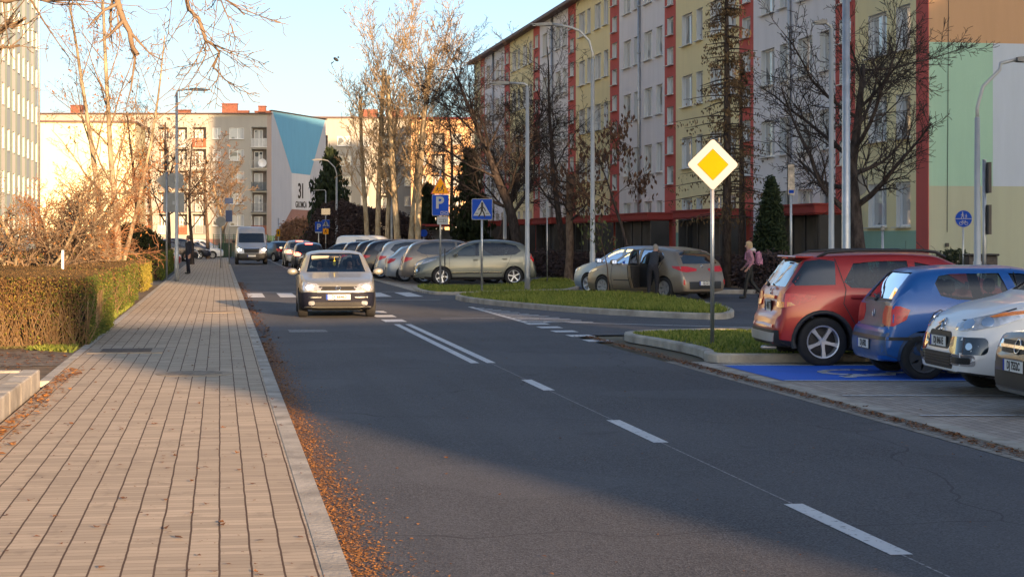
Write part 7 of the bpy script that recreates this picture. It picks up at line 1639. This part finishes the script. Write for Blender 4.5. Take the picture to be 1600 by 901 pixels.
# man leaning into the open rear door
B, P = figure(stand(pelvis=(0, .10, .97), waist=(0, .0, 1.09), chest=(0, -.16, 1.25), collar=(0, -.30, 1.36), neck=(0, -.36, 1.42), head=(0, -.42, 1.47), crown=(0, -.44, 1.55), Lsh=(.19, -.28, 1.34), Rsh=(-.19, -.28, 1.34), Lel=(.27, -.40, 1.08), Lwr=(.18, -.60, 1.0), Rel=(-.26, -.42, 1.1), Rwr=(-.16, -.62, 1.02),
    Lhip=(.10, .10, .92), Rhip=(-.10, .10, .92), Lkn=(.12, .06, .5), Rkn=(-.12, .08, .5), Lan=(.12, .10, .1), Ran=(-.12, .12, .1), Lhe=(.12, .13, .045), Rhe=(-.12, .15, .045), Ltoe=(.13, -.06, .035), Rtoe=(-.13, -.04, .035), face=(0, -.85, -.5)), MI, 1.08)
M_bluegrey = mat('charcoal_jacket', (.03, .033, .042), .9, var=.2, vscale=8, bump=.3, bscale=30)
ml = G(1022, 470); t = person('man in a charcoal jacket bending into the open rear door of the hatchback', B, P, [M_bluegrey, mat('dark_trousers', (.016, .016, .022), .9), M_skin, M_wht], (at(1021, 50.1), 50.1), 166, z0=0); t.scale = (.94, .94, .94)
head_bits(t, (0, -.43, 1.49), (0, -.85, -.5), True, mat('grey_hair', (.28, .25, .22), .8))
# woman in pink walking away with a backpack
B, P = figure(stand(pelvis=(0, 0, .90), waist=(0, .0, 1.03), chest=(0, -.02, 1.20), collar=(0, -.02, 1.33), neck=(0, -.03, 1.40), head=(0, -.05, 1.48), crown=(0, -.04, 1.55), Lsh=(.165, 0, 1.31), Rsh=(-.165, 0, 1.31), Lel=(.25, .08, 1.07), Lwr=(.27, -.06, .88), Rel=(-.25, .02, 1.06), Rwr=(-.27, -.14, .90),
    Lhip=(.09, 0, .85), Rhip=(-.09, 0, .85), Lkn=(.09, -.10, .47), Lan=(.09, -.16, .09), Lhe=(.09, -.12, .045), Ltoe=(.09, -.32, .035), Rkn=(-.09, .04, .46), Ran=(-.09, .32, .15), Rhe=(-.09, .37, .12), Rtoe=(-.09, .22, .035)), MI, .93)
M_pink = mat('pink_fleece', (.46, .21, .25), .95, var=.15, vscale=14, bump=.5, bscale=40)
wl_ = G(1172, 466); t = person('blonde woman in a pink fleece with a pink backpack walking left', B, P, [M_pink, M_black, M_skin, M_shoe], wl_, -95)
head_bits(t, (0, -.05, 1.50), (0, -1, 0), True, mat('blonde_hair', (.50, .36, .20), .8), True); b = MB(); b.box((0, .24, 1.14), (.28, .17, .40), bev=.06); b.box((0, .335, 1.06), (.2, .04, .2), bev=.015)
for x in (-.1, .1): b.tube([(x, .16, 1.30), (x, .06, 1.36), (x, -.12, 1.30), (x, -.14, 1.12), (x * 1.2, .12, .98)], .018, 6)
bp = b.build('backpack', mat('pink_backpack', (.50, .22, .32), .8, var=.5, vscale=14), None); bp.location = t.location; bp.rotation_euler = t.rotation_euler; tag(bp, 'pale pink patterned backpack worn by the walking woman', 'backpack')
b = MB(); b.ell((0, .07, 1.37), (.13, .10, .07), 12, 8); b.build('hood', mat('white_fleece_hood', (.62, .55, .52), .95), t, True)
# two people in the oncoming car
def seated(label, y, mats_, hair, armup=None, longh=False):
    base = Vector((.0 - .12, y, .42)); J = dict(pelvis=(0, .02, .14), waist=(0, .06, .28), chest=(0, .06, .44), collar=(0, .04, .57), neck=(0, .02, .64), head=(0, .0, .72), crown=(0, .01, .79), Lsh=(.18, .05, .55), Rsh=(-.18, .05, .55), Lel=(.22, -.12, .34), Lwr=(.14, -.36, .42), Rel=(-.22, -.12, .34), Rwr=(-.14, -.36, .42),
        Lhip=(.09, -.02, .12), Rhip=(-.09, -.02, .12), Lkn=(.10, -.42, .14), Rkn=(-.10, -.42, .14), Lan=(.1, -.55, -.14), Ran=(-.1, -.55, -.14), Lhe=(.1, -.53, -.18), Rhe=(-.1, -.53, -.18), Ltoe=(.1, -.66, -.18), Rtoe=(-.1, -.66, -.18))
    if armup: J.update(armup)
    B, P = figure(J, MI, 1.0); wp = ASTRA.matrix_basis @ base if False else (Matrix.Translation(ASTRA.location) @ ASTRA.rotation_euler.to_matrix().to_4x4()) @ base
    t = person(label, B, P, mats_, (wp.x, wp.y), AH + 90, z0=wp.z); head_bits(t, (0, .0, .735), (0, -1, 0), True, hair, longh)
    return t
seated('driver in a dark jacket with a hand raised behind the windscreen', .34, [M_navy, M_navy, M_skin, M_shoe], mat('dark_hair', (.02, .015, .012), .8), dict(Lel=(.30, -.16, .50), Lwr=(.20, -.26, .70)))
seated('front passenger in black with dark hair in the oncoming silver car', -.34, [M_black, M_black, M_skin, M_shoe], mat('dark_hair', (.02, .015, .012), .8), None, True)
# ============================================================ groups of repeated things
GR = {'car': 'cars parked and driving along the street', 'van': 'vans along the street', 'street lamp': 'street lamps along the road', 'road sign': 'road signs on posts', 'hedge': 'clipped hedges along the sidewalk',
      'tree': 'trees between the street and the apartment blocks', 'shrub': 'shrubs in the verges', 'building': 'apartment blocks round the street', 'manhole cover': 'manhole covers in the sidewalk', 'bird': 'birds in the poplars', 'post': 'white marker posts by the hedges', 'person': 'people on the street and in the silver car'}
for o in list(C.objects):
    if o.parent is None and o.get('category') in GR and not o.get('group') and not o.get('kind'): o['group'] = GR[o['category']]
